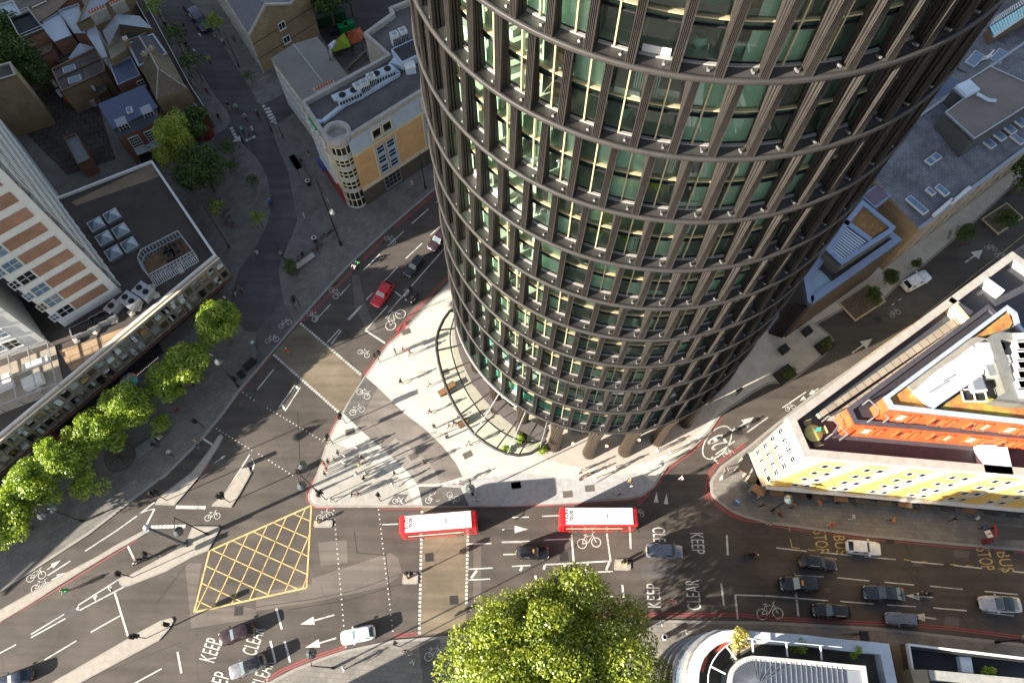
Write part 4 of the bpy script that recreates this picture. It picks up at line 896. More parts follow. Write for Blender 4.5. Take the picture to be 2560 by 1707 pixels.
# skeletal plant frame lower left of roof
x, y = G(20, 130, 530, RH+1); t = thing('duct_rack', 'steel frame with ducts and pale trays on the low roof at the left edge', 'roof plant', (x, y, RH-.4), .45)
m = MB()
for u in (-5, -2.5, 0, 2.5, 5): m.bar((u, -3.4, 1.9), (u, 3.4, 1.9), .12, .12); m.bar((u, -3.4, 0), (u, -3.4, 1.9), .12, .12); m.bar((u, 3.4, 0), (u, 3.4, 1.9), .12, .12)
for v in (-3.4, 0, 3.4): m.bar((-5, v, 1.95), (5, v, 1.95), .12, .12)
m.build('frame', metal_l, t); m = MB(); m.box((-2.5, .4, 0), (3.6, 2.0, .9), .1, 0, 0); m.box((1.8, -1, 0), (2.4, 1.6, 1.1), .1, 0, 0); m.box((2.5, 1.6, 0), (3.2, .8, .7), 0, 0, 0); m.build('ducts', white, t)
m = MB(); m.box((0, 0, 0), (10.2, 6.9, .1), 0, 0, .01); m.build('base', M('tray_base', (.30, .26, .21), .9), t)
for i, (k, X, Y) in enumerate([(10, 1420, 1230), (10, 1255, 1340), (10, 1190, 1390), (10, 1035, 1460), (20, 870, 95), (20, 690, 180), (20, 305, 520), (20, 355, 630), (10, 1645, 1000), (10, 1380, 1150)]):
    x, y = G(k, X, Y, RH); o = thing('ballast_slab', 'pale concrete ballast block on the dark felt roof', 'concrete block', (x, y, RH-.38), .5+i, 'ballast blocks on the restaurant roof'); m = MB(); m.box((0, 0, 0), (.9, .7, .35), 0, 0, 0); m.box((0, 0, 0), (.5, .35, .12), 0, 0, .35); m.build('block', stone, o)
# ---------------------------------------------------------------- cream corner building
CH = 16.5
cb = PL('1 415,925 1060,575 1198,497 985,303 1238,118 1215,70 1390,0 1700,-150', CH)+[(3, 86)]+PL('1 2100,470 1545,805 890,1215 700,1290 620,1235', CH)
b = Bld('corner_building', 'cream and tan corner building with rounded bay and rooftop air handling', cb)
b.walls(CH, stone, roof=felt_g, rz=CH-.9)
b.parapet(CH-.9, CH, .55, coping, out=.12)
fa, fc = PL('1 720,1275 1545,805', CH) ; fa = PL('1 890,1215', CH)[0]; fa = (fa[0]-dv(fa, fc)[0]*1.2, fa[1]-dv(fa, fc)[1]*1.2)
def onwall(b, a, c, u0, u1, z0, z1, q, mat, name):
    A_, C_ = b.L([a, c]); d_ = Vector((*dv(a, c), 0)); n_ = Vector((d_.y, -d_.x, 0)); O_ = Vector((*A_, 0)); m_ = MB()
    vs = [O_+d_*u+Vector((0, 0, zz))+n_*w_ for w_ in (0.0, q) for u, zz in ((u0, z0), (u1, z0), (u1, z1), (u0, z1))]
    m_.add(vs, [(4, 5, 6, 7), (0, 1, 5, 4), (1, 2, 6, 5), (2, 3, 7, 6), (3, 0, 4, 7)]); return b.part(name, m_, mat)
Lf = hypot2(fa, fc)+14
onwall(b, fa, fc, 0, Lf, 12.6, 15.6, .10, M('blue_stone_band', (.40, .47, .56), .6, var=.12, scale=.7), 'stone_band')
onwall(b, fa, fc, 0, Lf, 12.3, 12.6, .4, cream, 'cornice'); onwall(b, fa, fc, 0, Lf, 4.6, 12.3, .06, tanw, 'tan_wall')
onwall(b, fa, fc, 0, Lf, 4.2, 4.6, .45, cream, 'cornice'); onwall(b, fa, fc, 0, Lf, .12, 4.2, .08, M('plinth_stone', (.10, .08, .065), .7, var=.2, fine=.1), 'plinth')
for u in (5.6, 14.8, 24, 33):
    for du in (-.95, .95):
        for z in (6.0, 8.2, 10.4): b.window(fa, fc, u+du, z, 1.3, 1.5, fascia, glass_d, 1, 2, .12, dep=.2, base=.06)
    for du in (-.95, .95): b.window(fa, fc, u+du, 14.1, 1.4, 1.7, cream, glass_d, 1, 1, .15, dep=.2, base=.10)
    b.window(fa, fc, u, 2.4, 3.0, 2.8, metal_l, glass_d, 4, 3, .1, dep=.16, base=.08)
    onwall(b, fa, fc, u-2.1, u-1.85, 4.6, 12.3, .2, cream, 'pilaster'); onwall(b, fa, fc, u+1.85, u+2.1, 4.6, 12.3, .2, cream, 'pilaster')
# left street front
ga, gc = PL('1 415,925', CH)[0], PL('1 620,1235', CH)[0]; Lg = hypot2(ga, gc)
onwall(b, ga, gc, 0, Lg, 12.2, 12.6, .4, cream, 'cornice'); onwall(b, ga, gc, 0, Lg, 4.2, 12.2, .08, cream, 'cream_wall'); onwall(b, ga, gc, 0, Lg, .12, 4.0, .3, M('shopfront_red', (.28, .04, .04), .6), 'shopfront')
onwall(b, ga, gc, 2, Lg*.55, 13, 15.2, .25, M('green_sign', (.02, .32, .12), .5), 'roof_sign'); onwall(b, ga, gc, 0, Lg*.3, 3.0, 4.0, .9, M('blue_fascia', (.05, .06, .22), .6), 'shop_fascia')
edgewins(b, ga, gc, [5.6, 8.0, 10.4, 13.9], 5, 1.2, 1.5, white, glass_d, 1, 2, .8, .8, dep=.25, base=.08)
# round bay at the corner
bx_, by_ = b.L([G(1, 735, 1205, CH)])[0]; RB = 1.65
m = MB(); m.lathe([(RB, 0.12), (RB, CH-.9)], (bx_, by_, 0), 32); bay = b.part('bay', m, fascia)
m = MB(); m.lathe([(RB+.15, CH-1.3), (RB+.4, CH-.6), (RB+.4, CH+.1), (RB-.15, CH+.1), (RB-.15, CH-.9), (0, CH-.88)], (bx_, by_, 0), 32); m.build('bay_parapet', coping, bay)
for z0, z1 in ((.6, 4.4), (5.2, 7.1), (8.0, 9.7), (10.6, 12.2), (13.2, 15.0)):
    m = MB(); m.lathe([(RB+.03, z0), (RB+.03, z1)], (bx_, by_, 0), 32); m.build('bay_glazing', glass_d, bay)
    m = MB()
    for j in range(14): a_ = j*2*math.pi/14; m.box((bx_+(RB+.06)*math.cos(a_), by_+(RB+.06)*math.sin(a_), 0), (.12, .12, z1-z0), a_, 0, z0)
    for zz in ([z0, (z0+z1)/2, z1] if z0 < 13 else [z0, z1]): m.lathe([(RB, zz-.07), (RB+.14, zz-.07), (RB+.14, zz+.07), (RB, zz+.07)], (bx_, by_, 0), 32)
    for zz in (z0-.5, z0-.25): m.lathe([(RB+.1, zz-.03), (RB+.2, zz)], (bx_, by_, 0), 32)
    m.build('bay_frames', cream, bay)
# roof plant of the corner building
labs = ['white fan cabinet nearest the round bay end of the duct', 'white fan cabinet in the middle of the three on the duct', 'white fan cabinet, tallest and last of the three along the duct', 'white fan cabinet in the sunlit roof corner, left one', 'white fan cabinet in the sunlit roof corner, right one']
for (X, Y), l in zip([(925, 775), (985, 745), (1045, 690), (1260, 310), (1335, 275)], labs): acunit(1, X, Y, CH-.9, 1.35, .55, 1, metal_w, l, (.85, .8, 1.6))
for (X, Y), l in zip([(840, 850), (1150, 655)], ['pale blue louvred condenser at the bay end of the roof duct', 'pale blue louvred condenser at the far end of the roof duct']): acunit(1, X, Y, CH-.9, 1.5, .55, 2, fascia, l, (1.2, .9, 1.1))
t = thing('roof_duct', 'long pale blue duct zigzagging across the corner building roof', 'duct', G(1, 700, 1000, CH)+(CH-.9,)); q = [(x-t.location.x, y-t.location.y, .45) for x, y in PL('1 545,1090 600,1095 800,935 960,860 1300,655 1215,575 1330,505', CH)]
m = MB()
for a_, c_ in zip(q, q[1:]): m.bar(a_, c_, .55, .5)
m.build('run', fascia, t); m = MB()
for a_, c_ in zip(q[1:], q[2:]):
    for j in range(4): p_ = lerp(a_, c_, (j+.5)/4); m.box((p_[0], p_[1], 0), (.12, .12, .4), 0, 0, 0)
m.build('supports', metal_d, t)
t = thing('air_handler', 'big blue box air handler beside the tower on the corner roof', 'air handler', G(1, 1410, 440, CH+1)+(CH-.9,), .6); m = MB(); m.box((0, 0, 0), (5.0, 3.2, 1.5), 0, 0, .2); m.build('casing', fascia, t); m = MB(); m.box((0, 0, 0), (4.6, 2.8, .06), 0, 0, 1.7); m.build('coil', metal_d, t)
t = thing('duct_cowl', 'short pale cowl box where the roof duct meets the air handler', 'vent', G(1, 1395, 565, CH+1)+(CH-.9,), .3); m = MB(); m.box((0, 0, 0), (1.5, 1.3, 1.2), 0, 0, 0); m.box((-1.4, 1.4, 0), (2.2, 1.2, .8), -.7, 0, .2); m.build('casing', lead_l, t); m = MB(); m.box((0, 0, 0), (1.65, 1.45, .12), 0, 0, 1.2); m.build('lid', white, t)
t = thing('roof_hatch', 'small square white hatch on the grey corner roof', 'hatch', G(1, 735, 850, CH)+(CH-.9,), .55); m = MB(); m.box((0, 0, 0), (1.6, 1.2, .3), 0, 0, 0); m.build('kerb', white, t); m = MB(); m.box((0, 0, 0), (1.4, 1.0, .06), 0, 0, .3); m.build('lid', lead_l, t)
# ---------------------------------------------------------------- houses of the old street, top left
def flatb(name, label, s, h, wm, rm, par=.35, pmm=None, drop=.35, cat='house', **kw):
    b = Bld(name, label, PL(s, h), cat); b.walls(h, wm, roof=rm, rz=h-drop); b.parapet(h-drop, h, par, pmm or wm, **kw); return b
# pub with blue slate mansard
q = PL('99 245,262 360,213 391,262 278,318', 8.2)
b = Bld('slate_roofed_pub', 'brick pub with blue slate roof, two white dormers and fascia lettering', q); b.walls(6.6, brick_r)
m = MB(); up = b.L(PL('99 245,262 360,213 391,262 278,318', 8.6)); lo_ = b.L(PL('99 292,347 395,306', 6.6)); wl = b.L(q)
m.poly([(*up[3], 8.0), (*up[2], 8.0), (*up[1], 8.7), (*up[0], 8.7)]); b.part('roof', m, slate_b)
qq = b.L(PL('99 243,260 360,210 392,262 396,306 292,347', 6.6))
ft = b.L(PL('99 278,318 391,270 397,308 295,348', 6.6)); m = MB(); t0, t1 = b.L(PL('99 276,313 391,264', 8.0)); e0, e1 = b.L(PL('99 294,346 398,304', 6.6))
m.poly([(*e0, 6.6), (*e1, 6.6), (*t1, 8.0), (*t0, 8.0)]); b.part('mansard_slope', m, slate)
E0, E1 = PL('99 294,346 398,304', 6.6); Le = hypot2(E0, E1)
bw = Bld('x', 'x', [E0, E1, (E1[0]-dv(E0, E1)[1]*3, E1[1]+dv(E0, E1)[0]*3), (E0[0]-dv(E0, E1)[1]*3, E0[1]+dv(E0, E1)[0]*3)]); front = bw.walls(6.6, brick_r); front.parent = b.t; front.location = (bw.o[0]-b.o[0], bw.o[1]-b.o[1], 0); bpy.data.objects.remove(bw.t)
for t_ in (.30, .68): b.window(E0, E1, Le*t_, 4.6, 1.5, 2.2, white, glass_d, 4, 4, .1, dep=.2)
for X, Y in [(1115, 1130), (1345, 1020)]:
    x, y = b.L([G(0, X, Y, 7.6)])[0]; r = math.atan2(e1[1]-e0[1], e1[0]-e0[0]); m = MB(); m.box((x, y, 0), (1.7, 1.6, 1.3), r, 0, 6.9); o = b.part('dormer', m, lead)
    m = MB(); ca, sa = math.cos(r), math.sin(r); f = (x+sa*.82, y-ca*.82); m.box((f[0], f[1], 0), (1.6, .08, 1.2), r, 0, 6.95); o2 = m.build('dormer_window', white, o)
    m = MB()
    for i in range(3):
        for j in range(2): m.box((f[0]+ca*(i-1)*.5+sa*.05, f[1]+sa*(i-1)*.5-ca*.05, 0), (.40, .03, .48), r, 0, 7.0+j*.58)
    m.build('pane', glass_d, o2)
b.skylight(G(0, 1180, 1005, 8.4), 8.3, .9, 1.2, .4)
F0, F1 = PL('0 1215,1350 1460,1250', 3.4); m = MB(); f0, f1 = b.L([F0, F1]); fd = Vector((*dv(F0, F1), 0)); fn = Vector((fd.y, -fd.x, 0)); V = Vector((*f0, 3.4)); Lx = hypot2(F0, F1)
m.quad(V, V+fn*.9-Vector((0, 0, .9)), V+fn*.9-Vector((0, 0, .9))+fd*Lx, V+fd*Lx); b.part('shop_fascia', m, fascia)
lettering('fascia_lettering', 'The', black, tuple(V+fd*Lx*.42+fn*.5-Vector((0, 0, .47))), tuple(fd), tuple((-fn+Vector((0, 0, 1))).normalized()), 1.2, .6, b.t)
m = MB(); m.bar(V+fn*.9-Vector((0, 0, 2)), V+fn*.9-Vector((0, 0, 2))+fd*Lx, 2.2, .15); b.part('ground_floor_roof', m, metal_d)
# brown tiled hipped house
q = PL('99 345,158 418,132 463,214 387,244', 9.0)
b = Bld('tiled_corner_house', 'brown tiled hipped roof house with tan brick end wall and two windows', [q[3], q[0], q[1], q[2]]); b.walls(8.4, brick_t); b.pitched([q[0], q[3], q[2], q[1]], 8.4, 10.6, tile_b, .0, .45, gable=brick_t)
w0, w1 = PL('99 387,247 466,212', 8.2); Lw = hypot2(w0, w1)
bw = Bld('x', 'x', [w0, w1, (w1[0]-dv(w0, w1)[1]*2, w1[1]+dv(w0, w1)[0]*2), (w0[0]-dv(w0, w1)[1]*2, w0[1]+dv(w0, w1)[0]*2)]); front = bw.walls(8.3, brick_t); front.parent = b.t; front.location = (bw.o[0]-b.o[0], bw.o[1]-b.o[1], 0); bpy.data.objects.remove(bw.t)
for z in (6.3, 3.4): b.window(w0, w1, Lw*.5, z, 1.5, 1.7, stone, glass_d, 1, 2, .16, dep=.18)
ch = PL('99 360,146 387,126', 10); b.chimney(ch[0], ch[1], 8.6, 10.6, 3, stone, brick_t)
# more roofs, simply laid out: dark gable, hipped slate, blue flat, long low
q = PL('99 314,105 381,79 417,131 343,163', 9.4)
b = Bld('dark_gabled_house', 'house with dark grey felted low gable roof beside the tiled one', q); b.walls(8.8, brick_t); b.pitched([q[0], q[3], q[2], q[1]], 8.8, 9.5, M('dark_grey_roof', (.085, .08, .085), .8, var=.15, fine=.1), gable=brick_t)
b.parapet(8.7, 9.1, .35, lead); ch = PL('99 312,107 322,103', 10); b.chimney(ch[0], ch[1], 8.6, 10.4, 3, white, brick_t)
q = PL('99 252,72 288,28 345,33 377,65 300,64 268,108', 9.6)
b = Bld('slate_hipped_house', 'house with pale blue slate hipped roof and valley over tan brick gable', q); b.walls(9, brick_t)
cx_ = b.L(PL('99 300,63', 11))[0]; m = MB(); pp = b.L(q)
if area(pp) < 0: pp = pp[::-1]
for i in range(len(pp)): m.poly([(*pp[i], 9), (*pp[(i+1) % len(pp)], 9), (*cx_, 11.2)])
b.part('roof', m, M('slate_pale', (.20, .235, .29), .45, var=.15, fine=.1))
q = PL('99 268,108 300,66 318,122 276,150', 8.6)
b = Bld('brick_gable_wing', 'tan brick rear wing lit by a patch of sun below the slate hipped roof', q); b.walls(8.6, brick_t, roof=brick_t)
q = PL('99 301,66 376,69 377,78 318,104', 8.0)
b = flatb('felted_wing', 'weathered brown felt roof wing between slate and dark grey roofs', '99 301,66 376,69 377,78 318,104', 8.2, brick_t, slate_g, .3, stone)
b = flatb('blue_roofed_house', 'brick house with square blue flat roof and pale edge near the yard', '99 274,163 326,139 351,188 293,213', 7.4, brick_r, slate_b, .2, lead)
wa, wb = PL('99 293,213 351,188', 7.4); b.window(wa, wb, 3.4, 5.9, 1.0, 1.1, white, glass_d, 2, 2, .12, dep=.15)
b = flatb('terrace_long_range', 'long low range with mottled felt roof, two rooflights and brick ends', '99 127,172 238,118 262,160 262,178 153,229', 5.4, brick_t, MBRICK('mottled_felt', (.13, .115, .11), (.10, .09, .088), (.05, .045, .045), 8, 5.6, .1, .46, horiz=True, var=.4), .25, brick_r)
for X, Y in [(625, 622), (675, 718)]: b.skylight(G(0, X, Y, 5.4), 5.1, 2.1, 1.3, .45)
m = MB(); a_, c_ = b.L(PL('99 141,195 262,140', 5.4)); m.bar((*a_, 5.2), (*c_, 5.2), .25, .3); b.part('party_wall', m, brick_b)
b = flatb('white_roofed_extension', 'narrow building with long bright white roof strip', '99 202,64 222,45 237,62 269,142 255,145', 7.0, white, lead_l, .12, white)
b = flatb('pale_roofed_house', 'house with pale blue flat roof and drain pipes across it', '99 97,58 148,28 176,82 180,88 136,106 112,82', 7.0, brick_r, lead_l, .12, lead)
b = flatb('pale_roofed_wing', 'narrow pale grey flat roof wing beside the white roof strip', '99 145,26 196,8 215,84 184,84', 7.3, brick_r, M('pale_grey_roof', (.42, .46, .53), .6, var=.12), .12, lead)
b = flatb('grey_lead_roofed_house', 'house with wide grey lead roof and two red chimney stacks', '99 190,60 232,-30 320,-40 270,5 226,42', 8.6, brick_t, lead, .12, brick_t)
for s, n in [('99 220,32 261,14', 6), ('99 274,8 306,-6', 5)]: ch = PL(s, 10.6); b.chimney(ch[0], ch[1], 8.2, 10.2, n, terra, stone)
b = flatb('dark_terrace_house', 'house with dark sunken roof terrace ringed by white rails', '99 26,47 74,28 110,74 53,98', 8.6, brick_r, M('terrace_dark', (.03, .034, .04), .8), .3, metal_d)
pp = b.p; m = MB(); 
for i in range(4):
    for z in (8.9, 9.4): m.bar((*pp[i], z), (*pp[(i+1) % 4], z), .06, .06)
b.part('railing', m, metal_w)
b = flatb('brick_rear_wing', 'plain orange brick rear wing below the dark roof terrace', '99 54,100 110,78 132,104 128,128 74,150', 6.2, brick_r, brick_r, .2)
b = flatb('brick_house_with_white_windows', 'orange brick house with two white triple windows', '99 70,18 130,-12 190,-20 143,26 98,56', 7.2, brick_r, brick_r, .2)
wa, wb = PL('99 76,32 136,4', 6.4); 
for t_ in (2.0, 5.6): b.window(wa, wb, t_, 6.5, 2.4, 1.1, white, glass_d, 3, 1, .14, dep=.2)
b = flatb('garage_range', 'low dark roofed range with a small white gabled rooflight', '99 150,98 205,82 232,120 150,158 130,148', 4.4, brick_b, felt, .15)
t_ = b.L(PL('0 700,480', 5))[0]; m = MB(); m.poly([(t_[0]-2, t_[1]-1.2, 4.2), (t_[0]+2, t_[1]-.2, 4.2), (t_[0]+.4, t_[1]+1.6, 5.6)]); m.poly([(t_[0]+2, t_[1]-.2, 4.2), (t_[0]+2.6, t_[1]+2, 4.2), (t_[0]+.4, t_[1]+1.6, 5.6)]); b.part('gabled_rooflight', m, lead_l)
b = flatb('blue_shed_house', 'pale blue roofed outbuilding with dark window at the top left corner', '99 -60,30 32,0 52,36 -10,62', 6, lead, lead_l, .15, white)
b = flatb('left_brick_block', 'tan brick block with grey flat roof at the left edge of the yard', '99 -120,190 26,154 41,187 -120,235', 11.5, brick_t, felt_g, .35, stone)
b = flatb('yard_shed', 'small metal roofed brick shed alone in the middle of the yard', '0 585,1255 690,1215 820,1445 705,1500', 3.6, brick_r, M('zinc_roof', (.15, .17, .18), .4, .4, .15), .1)
b = flatb('corrugated_lean_to', 'grey lean-to with hatch below the blue roofed house', '0 850,760 930,690 980,820 890,880', 3.4, brick_b, felt_g, .15)
# street front shops (side of the terrace facing the old street)
b = flatb('shopfront_row', 'narrow shopfront cornice with white signs along the old street pavement', '99 325,-20 345,-30 420,110 475,212 512,268 495,275 460,215', 5.0, brick_b, felt, .1, metal_w)
b = flatb('red_shopfront', 'dark red rounded shopfront canopy at the street corner', '0 1700,1090 1850,1030 1895,1110 1870,1160 1800,1180 1720,1170', 3.2, M('red_shopfront', (.16, .02, .015), .5), M('red_canopy', (.12, .018, .012), .5), .2)
# objects in the yard
def crate(name, label, cat, k, X, Y, dims, rz, mats, z0=KH+.01, lid=True):
    x, y = G(k, X, Y, z0+dims[2]/2); t = thing(name, label, cat, (x, y, z0), rz); m = MB(); m.box((0, 0, 0), dims, 0, 0, 0); m.build('body', mats[0], t)
    if lid: m = MB(); m.box((0, 0, 0), (dims[0]*1.06, dims[1]*1.06, .08), 0, 0, dims[2]); m.box((0, dims[1]*.45, 0), (dims[0]*.9, .08, .06), 0, 0, dims[2]+.08); m.build('lid', mats[-1], t)
    return t
or_ = M('orange_plastic', (.62, .10, .02), .5); pk = M('pink_plastic', (.55, .25, .25), .6)
crate('waste_bin', 'big orange waste bin against the long low range', 'bin', 0, 640, 895, (1.5, 1.1, 1.2), .3, [or_]); crate('waste_bin', 'faded pink waste bin beside the orange one', 'bin', 0, 715, 870, (1.4, 1.1, 1.2), .3, [pk]); crate('storage_cabinet', 'long pink and white cabinet leaning by the yard gate', 'cabinet', 0, 845, 900, (.8, 2.6, 1.2), .35, [M('pink_white', (.5, .38, .42), .6)])
crate('waste_bin', 'dark green waste bin beside the left brick block', 'bin', 0, 380, 1020, (1.3, 1.1, 1.2), .3, [M('bin_green', (.01, .09, .04), .6)])
for i, (X, Y) in enumerate([(485, 745), (530, 835), (838, 780)]): acunit(0, X, Y, 3.0, .9, -1.0, 1, metal_w, ['white condenser on the gable end of the long low range, upper one', 'white condenser on the gable end of the long low range, lower one', 'white condenser beside the grey lean-to'][i], (1.0, .5, 1.1))
grn = M('bin_bright_green', (.0, .22, .06), .5)
crate('waste_bin', 'bright green bin in the rear car park, left of two', 'bin', 1, 795, 258, (1.7, 1.2, 1.2), .35, [grn]); crate('waste_bin', 'bright green bin in the rear car park, right of two', 'bin', 1, 850, 232, (1.7, 1.2, 1.2), .35, [grn]); crate('skip', 'grey open skip left of the green bins', 'skip', 1, 720, 285, (1.8, 1.4, 1.0), .35, [metal_d], lid=False)
crate('storage_shelter', 'long dark green storage shelter under the trees in the car park', 'shelter', 1, 685, 160, (5.2, 1.6, 2.0), .4, [M('shelter_green', (.01, .05, .02), .7)])
for s, l, mt in [('1 690,380 800,295 845,360 860,420 700,470 660,420', 'lime green tensile shelter roof behind the corner building', M('lime_canvas', (.20, .28, .01), .8, var=.3)), ('1 820,290 940,240 985,300 960,370 870,400', 'orange tensile shelter roof behind the corner building', M('orange_canvas', (.34, .07, .02), .8, var=.3))]:
    p = PL(s, 2.6); c_ = (sum(x for x, y in p)/len(p), sum(y for x, y in p)/len(p)); t = thing('canvas_shelter', l, 'shelter', (*c_, KH)); m = MB(); pp = loc(p, c_)
    if area(pp) < 0: pp = pp[::-1]
    for i in range(len(pp)): m.poly([(*pp[i], 2.3), (*pp[(i+1) % len(pp)], 2.3), (0, 0, 3.2)])
    m.build('canopy', mt, t); m = MB()
    for q_ in pp: m.tube([(*q_, 0), (*q_, 2.3)], .05, 5)
    m.build('posts', metal_d, t)
sheet('car_park', '1 480,0 1390,0 990,300 1190,500 800,640 590,330 500,60', MASPH('car_park_tar', (.045, .042, .042)), KH+.008)
sheet('yard', '99 60,250 125,205 240,245 290,400 170,440 60,330', MBRICK('yard_cobbles', (.085, .07, .06), (.065, .055, .048), (.03, .027, .025), 1.4, 1.2, .06, .3, horiz=True, var=.4), KH+.008)
m = MB(); a_, c_ = PL('1 780,540 1010,410', KH+1); 
# ---------------------------------------------------------------- brick warehouse and grey roofed block, top centre
FL, FR = PL('1 75,670 590,340', .1); e = dv(FL, FR); up_ = dv(FL, PL('99 520,-40', .1)[0]); up_ = (-e[1], e[0]) if False else up_
q = [FL, FR, (FR[0]+up_[0]*45, FR[1]+up_[1]*45), (FL[0]+up_[0]*45, FL[1]+up_[1]*45)]
b = Bld('brick_warehouse', 'tan brick gabled warehouse with grey valley roofs at the top of the picture', q); b.walls(8.6, brick_t)
mid = lerp(q[0], q[1], .36); mid2 = (mid[0]+up_[0]*45, mid[1]+up_[1]*45); r3 = lerp(q[0], q[1], .70); r4 = (r3[0]+up_[0]*45, r3[1]+up_[1]*45); ql = b.L(q+[mid, mid2, r3, r4]); hh = 8.6
m = MB(); Z = lambda p, z: (*p, z); m.poly([Z(ql[0], hh), Z(ql[4], 12), Z(ql[5], 12), Z(ql[3], hh)][::-1]); m.poly([Z(ql[4], 12), Z(ql[6], 9.6), Z(ql[7], 9.6), Z(ql[5], 12)][::-1]); m.poly([Z(ql[6], 9.6), Z(ql[1], 11), Z(ql[2], 11), Z(ql[7], 9.6)][::-1]); b.part('roof', m, M('warehouse_roof', (.17, .17, .185), .8, var=.15, fine=.12))
m = MB(); m.poly([Z(ql[0], hh), Z(ql[1], hh), Z(ql[1], 11), Z(ql[6], 9.6), Z(ql[4], 12)]); b.part('gable', m, brick_t)
m = MB()
for a_, c_, z0, z1 in [(ql[0], ql[4], hh, 12), (ql[4], ql[6], 12, 9.6), (ql[6], ql[1], 9.6, 11)]: m.bar(Z(a_, z0+.1), Z(c_, z1+.1), .4, .3)
b.part('gable_coping', m, stone)
for z in (3.4, 6.6): onwall(b, FL, FR, 0, hypot2(FL, FR), z, z+.12, .08, brick_b, 'string_course')
for X, Y, z in [(262, 265, 6.8), (305, 388, 3.8)]:
    t_ = hypot2(FL, G(1, X, Y, z)); b.window(FL, FR, t_, z, 1.2, 1.2, white, glass_d, 2, 1, .14, dep=.15)
# sunlit weathered street flank
onwall(b, q[3], q[0], 0, 45, .12, 8.5, .12, M('flaking_paint', (.50, .49, .46), .8, var=.35, scale=1.2, fine=.2), 'painted_flank'); edgewins(b, q[3], q[0], [2.0, 5.8], 9, 1.2, 1.8, stone, glass_d, 2, 2, 2, 2, dep=.2)
q = PL('1 130,518 552,318 850,690 420,905', 11); b = Bld('grey_roofed_block', 'low block with wide grey two-tone roof, terracotta pots and a curved flue', q); b.walls(10.6, cream)
b.pitched([q[0], q[3], q[2], q[1]], 10.6, 11.3, M('grey_sheet_roof', (.20, .185, .17), .7, var=.14, scale=.3, fine=.08), gable=cream)
ch = PL('1 535,815 700,730', 12.6); b.chimney(ch[0], ch[1], 10.6, 12.2, 7, terra, stone)
edgewins(b, q[0], q[3], [3, 6, 9], 5, 1.3, 1.7, white, glass_d, 1, 2, 1, 1, dep=.2)
t = thing('curved_flue', 'shiny curved metal flue on the edge of the grey roof', 'flue', G(1, 690, 545, 10.6)+(10.6,), .9); m = MB(); m.tube([(0, 0, 0), (0, 0, 1.8), (.4, 0, 2.3), (1.6, 0, 2.4)], [.4, .4, .42, .4], 10); m.build('pipe', metal_l, t)
b = flatb('rear_passage_wall', 'brown boundary wall and low strip roof behind the grey roofed block', '1 800,640 1010,440 1060,560 850,690', 3.0, brick_b, felt, .4, brick_b)
# ---------------------------------------------------------------- right: slate roofed warehouse behind the tower
FB = PL('13 870,1160 1500,650 1830,445 2334,40 2700,-240', .1)
WH = 12.0
e = dv(FB[0], FB[3]); nn_ = (-e[1], e[0]); Ls = 95
s0 = G(13, 1390, 612, WH); s1 = (s0[0]+e[0]*Ls, s0[1]+e[1]*Ls)
def off(p, u, v): return (p[0]+e[0]*u+nn_[0]*v, p[1]+e[1]*u+nn_[1]*v)
q = [off(s0, 0, 0), off(s0, Ls, 0), off(s0, Ls, 34), off(s0, 0, 34)]
b = Bld('slate_roofed_warehouse', 'long warehouse with weathered slate roofs beside the tower', q); b.walls(WH-.5, brick_t)
m = MB(); ql = b.L([off(s0, 0, 0), off(s0, Ls, 0), off(s0, Ls, 13), off(s0, 0, 13), off(s0, Ls, 20), off(s0, 0, 20), off(s0, Ls, 34), off(s0, 0, 34)])
m.poly([Z(ql[0], 11.5), Z(ql[1], 11.5), Z(ql[2], 13.6), Z(ql[3], 13.6)]); m.poly([Z(ql[3], 13.6), Z(ql[2], 13.6), Z(ql[4], 11.8), Z(ql[5], 11.8)]); m.poly([Z(ql[5], 11.8), Z(ql[4], 11.8), Z(ql[6], 13.4), Z(ql[7], 13.4)])
b.part('roof', m, slate_g); m = MB(); m.bar(Z(ql[3], 13.65), Z(ql[2], 13.65), .4, .2); m.bar(Z(ql[0], 11.6), Z(ql[1], 11.6), .5, .35); b.part('ridge_and_gutter', m, lead)
m = MB(); m.poly([Z(ql[0], 11.5), Z(ql[3], 13.6), Z(ql[5], 11.8)][::-1]); b.part('gable', m, brick_t)
onwall(b, q[0], q[1], 0, Ls, .12, 11.3, .1, M('warehouse_front', (.34, .25, .17), .8, var=.3, scale=.6, fine=.15), 'street_front'); edgewins(b, q[0], q[1], [2.5, 6.2, 9.4], 22, 1.6, 2.0, stone, glass_d, 2, 2, 2, 2, dep=.3)
def rooflight(b, k, X, Y, z, w, d_, r, flat=False):
    x, y = b.L([G(k, X, Y, z)])[0]; m = MB(); m.box((x, y, 0), (w, d_, .3), r, 0, z-.25); o = b.part('rooflight', m, metal_w); m = MB(); m.box((x, y, 0), (w-.3, d_-.3, .06), r, 0, z+.04); m.build('pane', glass_b if not flat else white, o)
ra = math.atan2(e[1], e[0])
for k, X, Y, z, w, d_ in [(13, 1360, 410, 12.6, 1.1, 3.4), (13, 1590, 275, 12.9, 1.0, 2.0), (13, 1485, 285, 13, .8, 1.4), (3, 2000, 1290, 12.4, 1.3, 2.6), (3, 2095, 1222, 12.6, 1.3, 2.6), (3, 2190, 1160, 12.7, 1.3, 2.6), (3, 2283, 1095, 12.8, 1.3, 2.6), (3, 2275, 1265, 12.2, 1.0, 2.2), (3, 1480, 1468, 13.1, 1.2, 1.2), (3, 1535, 1430, 13.1, 1.2, 1.2)]: rooflight(b, k, X, Y, z, w, d_, ra)
